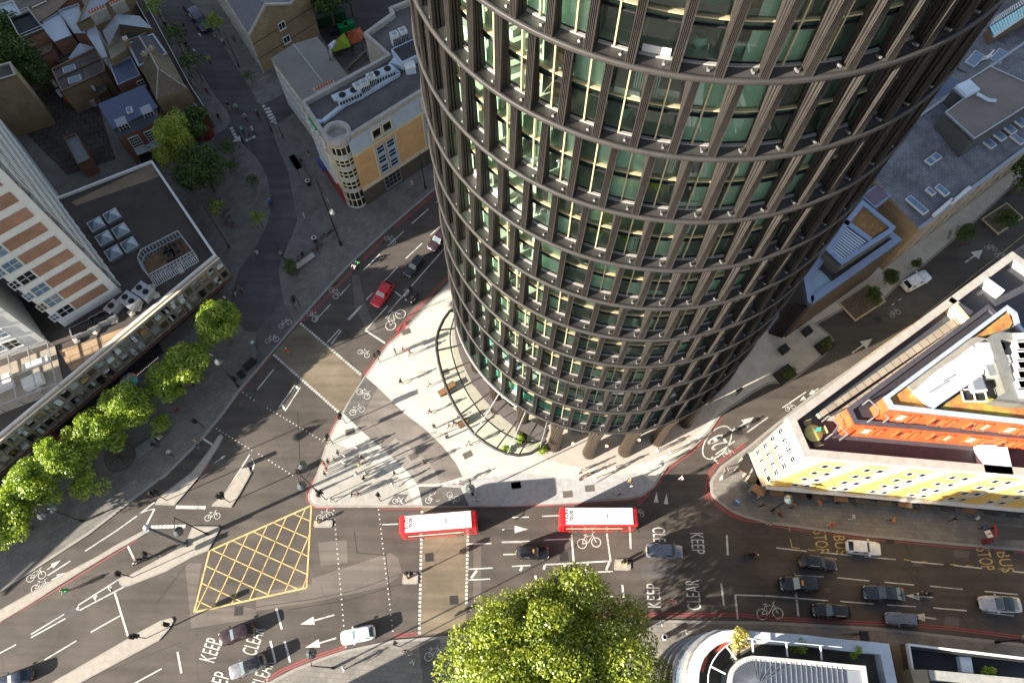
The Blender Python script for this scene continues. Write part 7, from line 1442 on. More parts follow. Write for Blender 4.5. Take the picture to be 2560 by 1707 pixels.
def person_mesh(pose):
    p = POSES[pose]; V = Vector; pel, ch, nk, hd = [V(p[k]) for k in ('pel', 'ch', 'nk', 'hd')]; vs = []; es = []; rs = []
    def add(co, r, par=None):
        vs.append(V(co)); rs.append(r); i = len(vs)-1
        if par is not None: es.append((par, i))
        return i
    i0 = add(pel, (.15, .12)); iw = add(pel.lerp(ch, .45), (.125, .10), i0); ic = add(ch, (.155, .12), iw); iu = add(ch.lerp(nk, .6), (.13, .10), ic); ink = add(nk, (.055, .055), iu); ih = add(hd-V((.02, 0, .05)), (.085, .09), ink); add(hd+V((0, 0, .07)), (.085, .09), ih)
    for s, E, Wr in ((1, 'LE', 'LW'), (-1, 'RE', 'RW')):
        sh = add(ch.lerp(nk, .55)+V((0, s*.185, 0)), (.062, .062), iu); e = add(p[E], (.043, .043), sh); add(p[Wr], (.030, .030), e)
    for s, K, A in ((1, 'LK', 'LA'), (-1, 'RK', 'RA')):
        h = add(pel+V((0, s*.10, -.06)), (.088, .09), i0); k = add(p[K], (.062, .065), h); a = add(p[A], (.042, .045), k); add(V(p[A])+V((.17, 0, -.045)), (.038, .03), a)
    me = bpy.data.meshes.new('tmp'); me.from_pydata(vs, es, []); o = bpy.data.objects.new('tmp', me); COL.objects.link(o)
    md = o.modifiers.new('s', 'SKIN'); sv = me.skin_vertices[0].data
    for i, r in enumerate(rs): sv[i].radius = r
    sv[0].use_root = True; o.modifiers.new('u', 'SUBSURF').levels = 1
    out = bpy.data.meshes.new_from_object(o.evaluated_get(bpy.context.evaluated_depsgraph_get())); bpy.data.objects.remove(o)
    m = MB(); W_ = [V(p['LW']), V(p['RW'])]; E_ = [V(p['LE']), V(p['RE'])]
    up = (nk-pel).normalized()
    def mat(c):
        if (c-hd).length < .20 and c.z > nk.z+.02: 
            return 3 if (c.z > hd.z+.05 or c.x < hd.x-.03) else 0
        for w, e in zip(W_, E_):
            if (c-w).length < .14 or (c-e.lerp(w, .5)).length < .10: return 0
        for a in ('LA', 'RA'):
            if (c-V(p[a])).length < .10 or (c-V(p[a])-V((.15, 0, -.04))).length < .1: return 4
        if (c-pel).dot(up) > -.02: return 1
        return 2
    for pl_ in out.polygons: m.f.append(tuple(pl_.vertices)); c = sum((out.vertices[i].co for i in pl_.vertices), V())/len(pl_.vertices); m.m.append(mat(c)); m.sm.append(True)
    m.v = [tuple(v.co) for v in out.vertices]
    for w, e, s in ((W_[0], E_[0], 1), (W_[1], E_[1], -1)):     # palm, four fingers and a thumb
        d = (w-e).normalized(); side = d.cross(V((0, 0, 1))).normalized() if abs(d.z) < .95 else V((1, 0, 0)); dn = d.cross(side)*.25
        m.tube([w-d*.02, w+d*.04, w+d*.09], [.024, .036, .034], 6, 0)
        for j, ln_ in enumerate((.062, .072, .067, .052)): b0 = w+d*.08+side*(j-1.5)*.018; m.tube([b0, b0+d*ln_*.6+dn*.02, b0+d*ln_*.9+dn*.12], [.009, .008, .006], 5, 0)
        b0 = w+d*.035+side*s*.03; m.tube([b0, b0+side*s*.03+d*.03, b0+side*s*.035+d*.06], [.011, .009, .007], 5, 0)
    n_ = hd+V((.095, 0, -.0)); m.tube([n_+V((-.02, 0, .02)), n_+V((.012, 0, -.015)), n_+V((-.02, 0, -.02))], [.008, .014, .008], 5, 0)    # nose
    for s in (-1, 1): m.tube([hd+V((-.01, s*.088, .0)), hd+V((.0, s*.1, .01))], [.022, .015], 6, 0); m.tube([hd+V((.082, s*.032, .02)), hd+V((.092, s*.032, .02))], [.009, .006], 5, 4)
    m.tube([hd+V((.082, -.025, -.05)), hd+V((.092, 0, -.05)), hd+V((.082, .025, -.05))], .006, 4, 5)     # mouth
    me2 = m.mesh('person', [skinm, white, black, black, shoe, MP_]); return me2
MP_ = M('lips', (.30, .10, .08), .6); PM = {k: person_mesh(k) for k in POSES}
cl_ = {k: M('cloth_'+k, c, .85, var=.12, scale=5) for k, c in dict(black=(.02, .02, .022), navy=(.02, .03, .07), grey=(.14, .14, .15), white=(.5, .5, .52), red=(.50, .03, .03), blue=(.04, .10, .42), sky=(.40, .58, .68), beige=(.42, .33, .22), yellow=(.60, .48, .12), maroon=(.16, .03, .03), orange=(.55, .20, .05), green=(.04, .32, .10), mint=(.20, .55, .40), pink=(.62, .36, .38), denim=(.10, .15, .25), hiviz=(.55, .62, .05), brown=(.14, .08, .05)).items()}
hair = [M('hair_'+k, c, .7, var=.2) for k, c in dict(black=(.012, .01, .01), brown=(.06, .03, .015), blond=(.30, .20, .09), grey=(.3, .3, .3)).items()]
helm = {'white': cl_['white'], 'blue': cl_['sky'], 'black': cl_['black'], 'pink': cl_['pink']}
prg = random.Random(12)
def person(x, y, face, pose, top, legs, label, z=KH+.01, hm=None, sz=1.0):
    o = link('person', PM[pose], None, (x, y, z), math.radians(face)); sz *= 1.13; o.scale = (sz, sz, sz); tag(o, label, 'person')
    ms = [skind if prg.random() < .3 else skinm, cl_[top], cl_[legs], helm.get(hm) or prg.choice(hair)]
    for i, mt in enumerate(ms): o.material_slots[i].link = 'OBJECT'; o.material_slots[i].material = mt
    return o
def ped(k, X, Y, face, pose, top, legs, label, **kw): x, y = G(k, X, Y, kw.get('z', KH)+.9); return person(x, y, face, pose, top, legs, label, **kw)
# crossing square and plaza
for a in [
 (21, 1270, 285, 200, 'stand', 'black', 'black', 'adult in black standing beside the child in red on the bright plaza'), (21, 1400, 300, 30, 'walk', 'maroon', 'black', 'person in dark red walking right of the child in red'),
 (21, 1320, 562, 150, 'walk', 'black', 'black', 'lone person in black walking at the upper middle of the plaza'), (21, 1570, 585, 30, 'walk', 'beige', 'black', 'person in beige walking towards the canopy rim'), (21, 1580, 832, 340, 'walk', 'maroon', 'navy', 'person in maroon in the middle of the bright plaza'),
 (21, 1622, 972, 90, 'stand', 'black', 'black', 'person in black at a plaza post near the canopy'), (21, 1752, 962, 30, 'walk', 'brown', 'black', 'person in brown left of a pair near the canopy edge'), (21, 1800, 935, 30, 'walk', 'black', 'grey', 'person in black, right one of a pair near the canopy edge'),
 (21, 1945, 1128, 200, 'stride', 'pink', 'black', 'person in pink striding below the canopy curve'), (21, 1530, 1298, 200, 'stride', 'brown', 'black', 'person in brown with a long shadow where grey paving meets white'), (21, 1265, 1398, 180, 'walk', 'black', 'black', 'person in black walking on the grey paving below the middle of the plaza'),
 (21, 1248, 1495, 150, 'stride', 'white', 'beige', 'person in white bending forward near the tar triangle'), (21, 915, 1165, 250, 'stand', 'white', 'white', 'person in white standing alone above the crowd at the kerb'), (21, 745, 1208, 0, 'stand', 'black', 'navy', 'person in black at the top of the kerbside crowd'),
 (21, 708, 1255, 240, 'stand', 'white', 'beige', 'person in white, left of two in the kerbside crowd'), (21, 805, 1240, 240, 'stand', 'white', 'denim', 'person in white, right of two in the kerbside crowd'), (21, 800, 1303, 250, 'stand', 'sky', 'white', 'person in pale blue below the two in white'),
 (21, 655, 1288, 0, 'stand', 'black', 'black', 'person in black just above the one in red in the kerbside crowd'), (21, 618, 1308, 0, 'stand', 'red', 'black', 'person in bright red at the left edge of the kerbside crowd'), (21, 640, 1352, 0, 'stand', 'maroon', 'black', 'person in dark red in the lower crowd at the kerb'), (21, 625, 1398, 10, 'stand', 'black', 'black', 'lowest person in black in the kerbside crowd'),
 (21, 962, 1258, 150, 'walk', 'black', 'maroon', 'person in black above the one in a yellow top'), (21, 945, 1318, 150, 'walk', 'yellow', 'white', 'person in a yellow top and white trousers on the plaza'), (21, 920, 1408, 150, 'walk', 'sky', 'beige', 'person in pale blue, left of three at the lower plaza'),
 (21, 1005, 1400, 150, 'stand', 'white', 'black', 'person in white at the top of three at the lower plaza'), (21, 985, 1445, 150, 'stand', 'black', 'black', 'person in black, lowest of three at the lower plaza'), (21, 650, 1098, 200, 'walk', 'black', 'black', 'person in black beside the post at the red kerb line'),
 (31, 738, 112, 20, 'walk', 'black', 'black', 'person in black, left of two above the dotted lines'), (31, 785, 108, 20, 'walk', 'maroon', 'black', 'person in maroon, right of two above the dotted lines'), (31, 578, 148, 330, 'walk', 'white', 'beige', 'person in white stepping off the plaza corner'), (31, 1130, 172, 20, 'walk', 'white', 'black', 'person in white on the small cycle ramp'),
 (31, 1708, 155, 90, 'stand', 'white', 'denim', 'person in a white hat at the kerb by the bus roof'), (31, 680, 1458, 40, 'stride', 'white', 'denim', 'person in white with a long shadow on the south pavement'), (31, 1150, 1318, 300, 'stand', 'black', 'black', 'person in black, left of the group at the south crossing'), (31, 1195, 1345, 300, 'stand', 'white', 'grey', 'person in white in the group at the south crossing'),
 (31, 1210, 1405, 270, 'walk', 'sky', 'white', 'person in pale blue walking below the group at the south crossing'), (31, 1500, 1400, 90, 'walk', 'grey', 'grey', 'person in grey in the shade beside the great tree'),
 (22, 940, 1352, 250, 'walk', 'pink', 'white', 'person in pink below the two middle tower columns'), (22, 765, 1448, 240, 'walk', 'white', 'white', 'person in white walking beside the parked bicycle rack'), (22, 1362, 1308, 30, 'stride', 'navy', 'black', 'person in navy striding along the lit kerb strip'), (22, 1432, 1212, 30, 'stand', 'white', 'black', 'person in white beside the last lit tower column'),
 (22, 1320, 1190, 30, 'stand', 'pink', 'white', 'person in pink between columns near the warm ground lamp'), (22, 622, 1378, 300, 'stand', 'pink', 'black', 'person in pink beside the rack of bicycles'), (22, 628, 1440, 300, 'stand', 'maroon', 'black', 'person in dark red below the rack of bicycles'), (22, 1088, 1525, 100, 'walk', 'white', 'white', 'person in white with wide bag on the shaded kerb corner'),
 (22, 1075, 1470, 100, 'walk', 'orange', 'white', 'person in orange just above the one with the wide bag'), (22, 1550, 1440, 200, 'stride', 'white', 'pink', 'person in white crossing the dark side road'), (22, 2055, 655, 60, 'walk', 'black', 'black', 'person in black, left of a pair in the shade behind the tower'), (22, 2080, 640, 60, 'walk', 'black', 'navy', 'person in navy, right of a pair in the shade behind the tower'),
 (22, 1955, 1362, 240, 'walk', 'black', 'black', 'person in black on the lit corner before the yellow building'), (22, 1905, 1440, 0, 'stand', 'white', 'beige', 'person in white by the tables at the yellow building corner'), (32, 840, 95, 200, 'walk', 'white', 'black', 'person in white top and black legs by the dark kerb'),
 (32, 1942, 190, 180, 'walk', 'black', 'black', 'person in black on the pavement right of the blue sign'), (32, 1155, 1105, 180, 'walk', 'white', 'navy', 'person in white between the great tree and the curved building'), (32, 1345, 1175, 180, 'walk', 'white', 'grey', 'person in white near the dappled sun patch'),
 (33, 485, 347, 0, 'stride', 'red', 'beige', 'person in red striding along the pavement above the words BUS STOP'), (33, 652, 290, 0, 'walk', 'white', 'white', 'person in white on the pavement above the white car'), (33, 960, 310, 0, 'stride', 'orange', 'black', 'person in black and orange on the middle of the right pavement'), (33, 1605, 295, 0, 'stride', 'white', 'grey', 'person in white left of the bus shelter, near the shopfronts'),
 (33, 1658, 360, 0, 'walk', 'blue', 'black', 'person in blue walking just left of the bus stop sign'), (33, 1440, 300, 180, 'walk', 'black', 'black', 'person in black close to the dark shopfronts'), (33, 10, 338, 150, 'walk', 'beige', 'beige', 'person in beige at the red line left of the words BUS STOP'), (33, 205, 210, 150, 'walk', 'grey', 'black', 'person in grey near the round menu board'),
 (20, 1548, 1210, 150, 'stride', 'white', 'black', 'person in white and black walking below the stone bench'), (20, 1785, 1110, 60, 'walk', 'beige', 'denim', 'person in beige, upper of two at the dropped kerb'), (20, 1800, 1150, 60, 'walk', 'navy', 'denim', 'person in navy, lower of two at the dropped kerb'), (20, 1752, 585, 200, 'stand', 'black', 'black', 'person in black in the shade right of the third street tree'),
 (20, 2310, 215, 120, 'walk', 'sky', 'navy', 'person in pale blue by the kerb near the first street tree'), (20, 180, 1290, 60, 'stand', 'black', 'black', 'person in black under the striped awning, left one'), (20, 235, 1270, 60, 'stand', 'pink', 'grey', 'person in lilac under the striped awning, right one'), (20, 1615, 810, 180, 'sit', 'maroon', 'black', 'person in maroon crouching on the pavement before the street trees'),
 (10, 2140, 1205, 250, 'walk', 'black', 'white', 'person in black top and white trousers by the restaurant corner'), (10, 2195, 1175, 250, 'walk', 'brown', 'black', 'person in brown right of the one in white trousers'), (10, 2050, 1262, 250, 'stand', 'white', 'black', 'person in white at the upper edge of the first street tree'), (10, 1890, 1215, 60, 'stand', 'brown', 'beige', 'person in beige at the restaurant corner below the facade frames'),
 (11, 440, 510, 190, 'stand', 'sky', 'white', 'person all in pale blue on the shaded square'), (11, 1425, 215, 240, 'stride', 'pink', 'beige', 'runner in pink on the pavement before the corner building'), (1, 480, 1405, 200, 'stand', 'black', 'white', 'person in black beside the bench by the corner building'),
 (0, 1990, 1070, 300, 'walk', 'black', 'black', 'person in black on the curved pavement corner beside the red shopfront'), (0, 2080, 965, 100, 'walk', 'navy', 'beige', 'person in navy walking near the cyclist in mint'), (0, 1728, 760, 300, 'walk', 'black', 'black', 'person in black, left of a pair before the tiled house'), (0, 1758, 758, 300, 'walk', 'pink', 'white', 'person in pink, right of a pair before the tiled house'),
 (0, 1885, 832, 300, 'walk', 'maroon', 'black', 'person in maroon at the kerb below the pair'), (0, 2035, 385, 120, 'walk', 'white', 'black', 'person in white on the right pavement behind the van'), (0, 2135, 362, 120, 'walk', 'grey', 'grey', 'person in grey close to the warehouse wall'), (0, 1515, 235, 300, 'walk', 'black', 'black', 'person in black near the top of the left pavement'), (0, 1612, 255, 300, 'stand', 'navy', 'black', 'person in navy at the kerb across from the van'), (0, 2275, 1250, 200, 'walk', 'black', 'denim', 'person in black at the chequered stripe of the side street')]:
    ped(*a)
for X, Y, k, top, l in [(1338, 258, 21, 'red', 'small child in red on the bright plaza')]: ped(k, X, Y, 160, 'stand', top, 'red', l, sz=.62)
def sitter(k, X, Y, face, top, legs, label, z=KH): x, y = G(k, X, Y, z+.7); person(x, y, face, 'sit', top, legs, label, z=z-.02)
# cyclists and riders
def rider(k, X, Y, face, top, hm, lab, bl, fi=0, moto=None, z=.006):
    x, y = G(k, X, Y, .9)
    if moto: motorbike(x, y, math.radians(face), bl, moto, z); person(x-.1*math.cos(math.radians(face)), y-.1*math.sin(math.radians(face)), face, 'ride', top, 'black', lab, z=z-.03, hm=hm, sz=1.02)
    else: bicycle(x, y, math.radians(face), bl, fi, None, z); person(x, y, face, 'ride', top, prg.choice(['black', 'navy', 'beige']), lab, z=z, hm=hm)
dk = MPAINT('moto_black', (.02, .02, .022)); 
rider(30, 505, 852, 205, 'green', 'black', 'cyclist in green riding beside the red kerb line at the left', 'bicycle under the cyclist in green', 0)
rider(30, 1068, 622, 210, 'black', 'white', 'motorcyclist in black with a white helmet by the long island', 'black motorcycle beside the long traffic island', moto=dk)
rider(11, 1375, 1205, 235, 'white', 'black', 'scooter rider in white and black, left of two beside the red car', 'white scooter, left of two beside the red hatchback', moto=MPAINT('moto_white', (.6, .6, .6)))
rider(11, 1442, 1262, 235, 'black', 'black', 'scooter rider in black, right of two beside the red car', 'dark scooter nearest the red line beside the tower', moto=dk)
rider(11, 900, 975, 235, 'white', 'pink', 'cyclist in white at the lit strip of the main road', 'dark bicycle under the cyclist in white at the lit strip'); rider(11, 932, 940, 235, 'green', 'black', 'cyclist in green behind the one in white at the lit strip', 'green bicycle behind the cyclist in white', 2)
rider(11, 128, 390, 80, 'blue', 'white', 'cyclist in bright blue on the shaded dark path', 'bicycle under the cyclist in bright blue', z=KH+.012); rider(11, 8, 850, 260, 'white', 'black', 'cyclist in white on the shaded path beyond the restaurant roof', 'bicycle under the cyclist in white on the shaded path', 3, z=KH+.012)
rider(32, 1862, 575, 0, 'black', 'black', 'motorcyclist in black crossing behind the blue grey van', 'black motorcycle with red tail between the van and the black cars', moto=MPAINT('moto_red', (.12, .01, .01)))
rider(33, 1205, 878, 180, 'black', 'white', 'motorcyclist following the long black saloon', 'black motorcycle on the white arrow', moto=dk)
rider(32, 1252, 940, 180, 'pink', 'black', 'cyclist in pink between the words KEEP and CLEAR', 'red bicycle between the lettering', 1); rider(33, 10, 1055, 180, 'maroon', 'black', 'cyclist in maroon at the nearest stop line', 'red bicycle at the nearest stop line', 1)
rider(22, 1855, 1088, 215, 'white', 'blue', 'cyclist in white riding over the speed roundel', 'bicycle on the speed roundel', 1); rider(22, 2022, 1000, 30, 'grey', 'black', 'motorcyclist ahead of the white arrow beside the tower', 'dark motorcycle behind the white arrow beside the tower', moto=dk)
rider(33, 82, 262, 160, 'maroon', 'black', 'cyclist in maroon on the right pavement near the black lamp', 'bicycle on the right pavement near the black lamp', 0, z=KH+.006)
rider(21, 290, 282, 130, 'red', 'blue', 'cyclist in red with a blue helmet on the ochre crossing', 'bicycle on the ochre crossing', 1); rider(0, 2150, 980, 300, 'mint', 'white', 'cyclist in mint green in the old street', 'green bicycle in the old street', 2, z=KH+.012)
rider(0, 2235, 1065, 300, 'pink', 'white', 'cyclist in pink below the one in mint', 'bicycle under the cyclist in pink in the old street', z=KH+.012); rider(0, 2205, 1185, 120, 'mint', 'black', 'cyclist in dark mint at the side street mouth', 'bicycle at the side street mouth, left one', z=KH+.012); rider(0, 2305, 1190, 120, 'white', 'blue', 'cyclist in white with a blue helmet at the side street mouth', 'bicycle at the side street mouth, right one', z=KH+.012)
rider(0, 1905, 545, 300, 'hiviz', 'white', 'cyclist in yellow safety vest in the old street', 'bicycle under the cyclist in the safety vest', z=KH+.012); rider(0, 1700, 415, 300, 'black', 'white', 'cyclist in black with a white helmet near the dark young tree', 'bicycle at the left kerb near the dark young tree', z=KH+.012)
rider(0, 1692, 105, 120, 'black', 'black', 'cyclist in black nearest the top edge of the old street', 'bicycle nearest the top edge of the old street', z=KH+.012); rider(0, 1775, 222, 120, 'black', 'black', 'cyclist in black right beside the parked van', 'bicycle right beside the parked van', z=KH+.012); rider(0, 1682, 255, 120, 'navy', 'black', 'cyclist in navy in mid street left of the van', 'bicycle in mid street left of the van', z=KH+.012)
rider(1, 15, 1050, 120, 'black', 'white', 'cyclist in black below the side street corner', 'bicycle below the side street corner', z=KH+.012)
rider(31, 1565, 25, 0, 'pink', 'white', 'cyclist in pink with the long bicycle by the plaza lamp', 'bicycle lit from the side by the plaza lamp', 1, z=KH+.012)
rp = random.Random(4)
_c = {}
def ORD(k, i): _c[k] = _c.get(k, 0)+1; return ['first ', 'second ', 'third ', 'fourth ', 'fifth ', 'sixth ', 'seventh ', 'eighth '][_c[k]-1] if k not in (1,) else ''
for i, (k, X, Y, f) in enumerate([(11, 605, 700, 60), (11, 640, 680, 50), (11, 670, 665, 55), (11, 700, 640, 60), (11, 725, 690, 50), (11, 550, 770, 100), (11, 575, 790, 60), (11, 540, 825, 150), (10, 2055, 480, 70), (10, 2070, 540, 60), (10, 2095, 580, 20), (10, 2140, 605, 10), (20, 2200, 480, 60), (20, 2225, 465, 50), (20, 2300, 390, 50), (22, 690, 1345, 20), (22, 700, 1395, 20), (22, 665, 1420, 25), (10, 1965, 370, 30), (1, 375, 1465, 110), (13, 1790, 770, 10), (13, 1650, 680, 70)]):
    x, y = G(k, X, Y, .5); bicycle(x, y, math.radians(f+rp.uniform(-12, 12)), ORD(k, i)+{11: 'bicycle parked in the cluster between the round planter and the tall lamp', 10: 'bicycle parked in the square beside the small bright tree', 20: 'bicycle parked by the dark cabinets on the left pavement', 22: 'bicycle parked in the rack before the tower columns', 1: 'bicycle leaning at the long bench by the corner building', 13: 'bicycle parked by the trees of the shaded street'}[k], rp.choice([0, 0, 1, 3]), {11: 'bicycles parked by the tall lamp', 10: 'bicycles parked in the square', 20: 'bicycles parked by the cabinets', 22: 'bicycles parked before the tower', 13: 'bicycles parked in the shaded street'}.get(k), KH+.01, .1)
# ================================================================ STREET FURNITURE
bk_ = M('lamp_black', (.018, .02, .022), .45, .3, .1); lampg = MPAINT('lamp_bell', (.05, .065, .07), .25)
def post(k, X, Y, tx, ty, H, heads, label, r=.09, name='street_lamp', cat='street lamp', mat=None, k2=None, z0=KH):
    """post at crop point; (tx,ty) crop point of its top only picks the way the arm leans"""
    x, y = G(k, X, Y, z0); t = thing(name, label, cat, (x, y, z0)); mat = mat or bk_; m = MB(); m.lathe([(r*2, 0), (r*2, .9), (r*1.2, 1.0)], n=10); m.tube([(0, 0, .9), (0, 0, H)], [r*1.1, r*.65], 8); m.build('pole', mat, t)
    for (kk, hx, hy) in heads:
        hx_, hy_ = G(kk, hx, hy, H-.8); dx, dy = hx_-x, hy_-y; m = MB(); m.tube([(0, 0, H-.3), (dx*.5, dy*.5, H+.15), (dx, dy, H-.1), (dx, dy, H-.4)], [r*.6, r*.5, r*.45, r*.4], 6); a = m.build('arm', mat, t)
        m = MB(); m.lathe([(.12, 0), (.2, -.25), (.55, -.62), (.62, -.8), (.5, -.85), (0, -.86)], (dx, dy, H-.3), 16); m.build('lamp_head', lampg, t)
    return t
post(30, 640, 320, 0, 0, 10.9, [(30, 320, 265), (30, 400, 215)], 'black twin headed street lamp on the shaded left pavement')
post(30, 1610, 420, 0, 0, 11.1, [(30, 1375, 395)], 'black street lamp at the wide end of the long island'); post(20, 2175, 605, 0, 0, 12, [(20, 1995, 370)], 'black street lamp by the kerb right of the street trees')
post(21, 560, 1565, 0, 0, 11.5, [(21, 420, 1320), (21, 415, 1505)], 'black twin headed street lamp at the plaza corner'); post(31, 600, 1450, 0, 0, 11.5, [(31, 425, 1335)], 'black street lamp on the south pavement')
post(11, 775, 775, 0, 0, 16.8, [(11, 705, 465)], 'very tall slim lamp post before the corner building', .11); post(31, 1675, 112, 0, 0, 8.5, [(31, 1655, 60)], 'black street lamp on the plaza near the bus, above the crossing')
post(11, 1545, 262, 0, 0, 9, [], 'plain black post before the plinth of the corner building', .08, 'sign_post', 'post'); post(0, 2180, 615, 0, 0, 8, [(0, 1950, 322)], 'thin black lamp with a long arm in the old street', .06); post(11, 268, 925, 0, 0, 5.5, [(11, 218, 832)], 'short black lamp on the shaded square near the stone bench', .06)
post(10, 2095, 800, 0, 0, 11, [], 'slim black post alone on the paving right of the restaurant roof', .06, 'sign_post', 'post'); post(33, 28, 236, 0, 0, 8, [(33, 165, 148)], 'black lamp beside the cyclist in maroon on the right pavement', .08); post(33, 1760, 1250, 0, 0, 12, [(33, 2000, 1228)], 'black lamp lying towards the bottom right corner', .09)
for i, (k, X, Y, l) in enumerate([(1, 250, 1262, 'black post with a pale blue collar at the blue shopfront'), (1, 142, 1198, 'plain black post by the chequered stripe'), (0, 2225, 1312, 'plain black post at the mouth of the old street')]): post(k, X, Y, 0, 0, 4.5, [], l, .05, 'sign_post', 'post')
x, y = G(30, 1430, 495); t = thing('camera_mast', 'thick grey camera mast leaning over the island towards the left', 'mast', (x, y, .13)); m = MB(); m.box((0, 0, 0), (.8, .8, .25), 0, 0, 0); m.tube([(0, 0, 0), (0, 0, 11.3)], [.24, .17], 12); m.build('mast', M('mast_grey', (.10, .115, .13), .5, .4), t); m = MB(); m.lathe([(0, 0), (.3, 0), (.36, .2), (.3, .3), (0, .3)], (0, 0, 11.3), 12); m.box((.3, -.5, 11.5), (.5, .3, .3), .5, 0); m.build('camera_head', metal_l, t)
def signal(k, X, Y, H, label, dirs, z0=KH):
    x, y = G(k, X, Y, z0); t = thing('traffic_light', label, 'traffic light', (x, y, z0)); m = MB(); m.tube([(0, 0, 0), (0, 0, H)], .06, 8); m.build('pole', bk_, t)
    for j, a in enumerate(dirs):
        a = math.radians(a); cx, cy = .32*math.cos(a), .32*math.sin(a); m = MB(); m.box((cx, cy, H-.55), (.28, .34, 1.05), a, 0); m.box((cx-.12*math.cos(a), cy-.12*math.sin(a), H-.5), (.04, .6, 1.3), a, 0); b_ = m.build('signal_head', black, t)
        for q_, cc in enumerate([(.5, .02, .01), (.4, .2, .02), (.02, .3, .1)]):
            m = MB(); m.tube([(cx+.13*math.cos(a), cy+.13*math.sin(a), H-.22-q_*.32), (cx+.27*math.cos(a), cy+.27*math.sin(a), H-.24-q_*.32)], .1, 8); m.build('lens_hood', black, b_)
    return t
for k, X, Y, H, l, ds in [(21, 1130, 385, 3.5, 'traffic light on the bright plaza at the upper crossing', [215, 35]), (21, 820, 940, 3.6, 'traffic light at the tar corner of the ochre crossing', [215, 160]), (21, 705, 1125, 3.5, 'slim traffic light left of the kerbside crowd', [150]), (11, 405, 1335, 3.6, 'traffic light on the shaded side of the upper crossing, upper one', [215]), (11, 368, 1372, 3.6, 'traffic light on the shaded side of the upper crossing, lower one', [35]), (30, 1290, 155, 4.8, 'traffic light on the upper sunlit island', [200, 30]), (30, 1775, 170, 4.2, 'traffic light cluster on the tapered island', [200, 60, 330]), (30, 1225, 595, 4.0, 'traffic light at the motorcyclist beside the long island', [205]), (30, 1025, 750, 4.0, 'traffic light at the narrow tip of the long island', [205, 170]), (30, 1130, 1220, 4.0, 'twin traffic light at the stop line on the lower island', [190, 20]), (31, 540, 150, 3.6, 'traffic light at the plaza corner near the yellow box', [200, 90]), (31, 1110, 1285, 3.6, 'traffic light at the south end of the ochre crossing', [120]), (31, 1200, 745, 3.4, 'traffic light on the small island beside the ochre crossing', [0, 180]), (32, 865, 650, 3.4, 'traffic light on the small island behind the van', [0, 180]), (31, 965, 162, 3.0, 'short black post with push button left of the cycle ramp', [90]), (20, 1865, 980, 3.6, 'traffic light with a red disc at the dropped kerb', [200]), (20, 2178, 612, 3.5, 'traffic light leaning beside the street lamp on the left kerb', [30]), (30, 1330, 1130, 3.0, 'lone post with ring at the rounded end of the lower island', [20])]: signal(k, X, Y, H, l, ds, .135 if k == 30 else (.134 if (k, X) in ((31, 1200), (32, 865)) else KH))
def bollard(k, X, Y, l, mat):
    x, y = G(k, X, Y, .5); t = thing('bollard', l, 'bollard', (x, y, .134)); m = MB(); m.lathe([(.16, 0), (.16, .95), (.1, 1.05), (0, 1.07)], n=12); m.build('shaft', mat, t); m = MB(); m.lathe([(.17, .6), (.17, .85)], n=12); m.build('band', white, t)
amb = M('bollard_yellow', (.60, .36, .04), .5)
bollard(31, 475, 325, 'yellow bollard on the small island beside the yellow box', amb); bollard(32, 835, 640, 'yellow bollard on the small island behind the van, left one', amb); bollard(32, 882, 650, 'yellow bollard on the small island behind the van, right one', amb); bollard(31, 1170, 755, 'rusty bollard on the small island by the ochre crossing', M('bollard_rust', (.25, .11, .04), .8))
def bench(k, X, Y, L, W, r, l, mat=stone, z=KH, h=.45):
    x, y = G(k, X, Y, z+h); t = thing('stone_bench', l, 'bench', (x, y, z), r); m = MB(); m.box((0, 0, 0), (L, W, .14), 0, 0, h-.14); m.build('seat', mat, t)
    for s in (-1, 1): m = MB(); m.box((s*(L/2-.35), 0, 0), (.3, W*.8, h-.14), 0, 0, 0); m.build('leg', metal_d, t)
bench(11, 440, 920, 3.6, .9, .75, 'pale stone bench with seated people beside the conical evergreen'); bench(20, 1325, 1155, 3.0, 1.5, .75, 'wide grey stone bench before the street trees', M('bench_grey', (.2, .21, .2), .8)); bench(11, 360, 20, 3.2, 1.0, -1.0, 'long grey bench by the corner building, upper one', felt_g); bench(11, 430, 125, 3.4, 1.1, -1.0, 'long brown bench by the corner building, lower one', M('bench_brown', (.16, .14, .11), .8)); bench(1, 355, 1475, 3.0, 1.0, -1.0, 'grey bench at the corner building with a parked bicycle', felt_g)
sitter(11, 430, 862, 150, 'black', 'black', 'person in black sitting on the pale stone bench'); sitter(11, 395, 905, 150, 'grey', 'black', 'person in grey sitting at the lower end of the pale stone bench'); sitter(20, 1385, 1135, 0, 'black', 'black', 'person in black sitting on the wide grey bench'); sitter(20, 1440, 1080, 60, 'white', 'white', 'person in white sitting at the end of the wide grey bench'); sitter(1, 415, 1460, 200, 'black', 'grey', 'person in black sitting on the bench by the corner building')
def ringpl(k, X, Y, l, z=KH):
    x, y = G(k, X, Y, z+.8); t = thing('litter_bin', l, 'bin', (x, y, z)); m = MB(); m.lathe([(.34, 0), (.34, .95), (.40, 1.0), (.40, 1.05), (.22, 1.05), (.22, .5), (0, .5)], n=16); m.build('shell', metal_d, t); m = MB(); m.lathe([(.40, 1.05), (.40, 1.08), (.23, 1.08)], n=16); m.build('rim', metal_w, t)
ringpl(11, 530, 715, 'round bin with white rim among the parked bicycles'); ringpl(11, 472, 198, 'round bin with white rim at the end of the long brown bench'); ringpl(32, 1178, 1213, 'round bin with blue white rim left of the curved building')
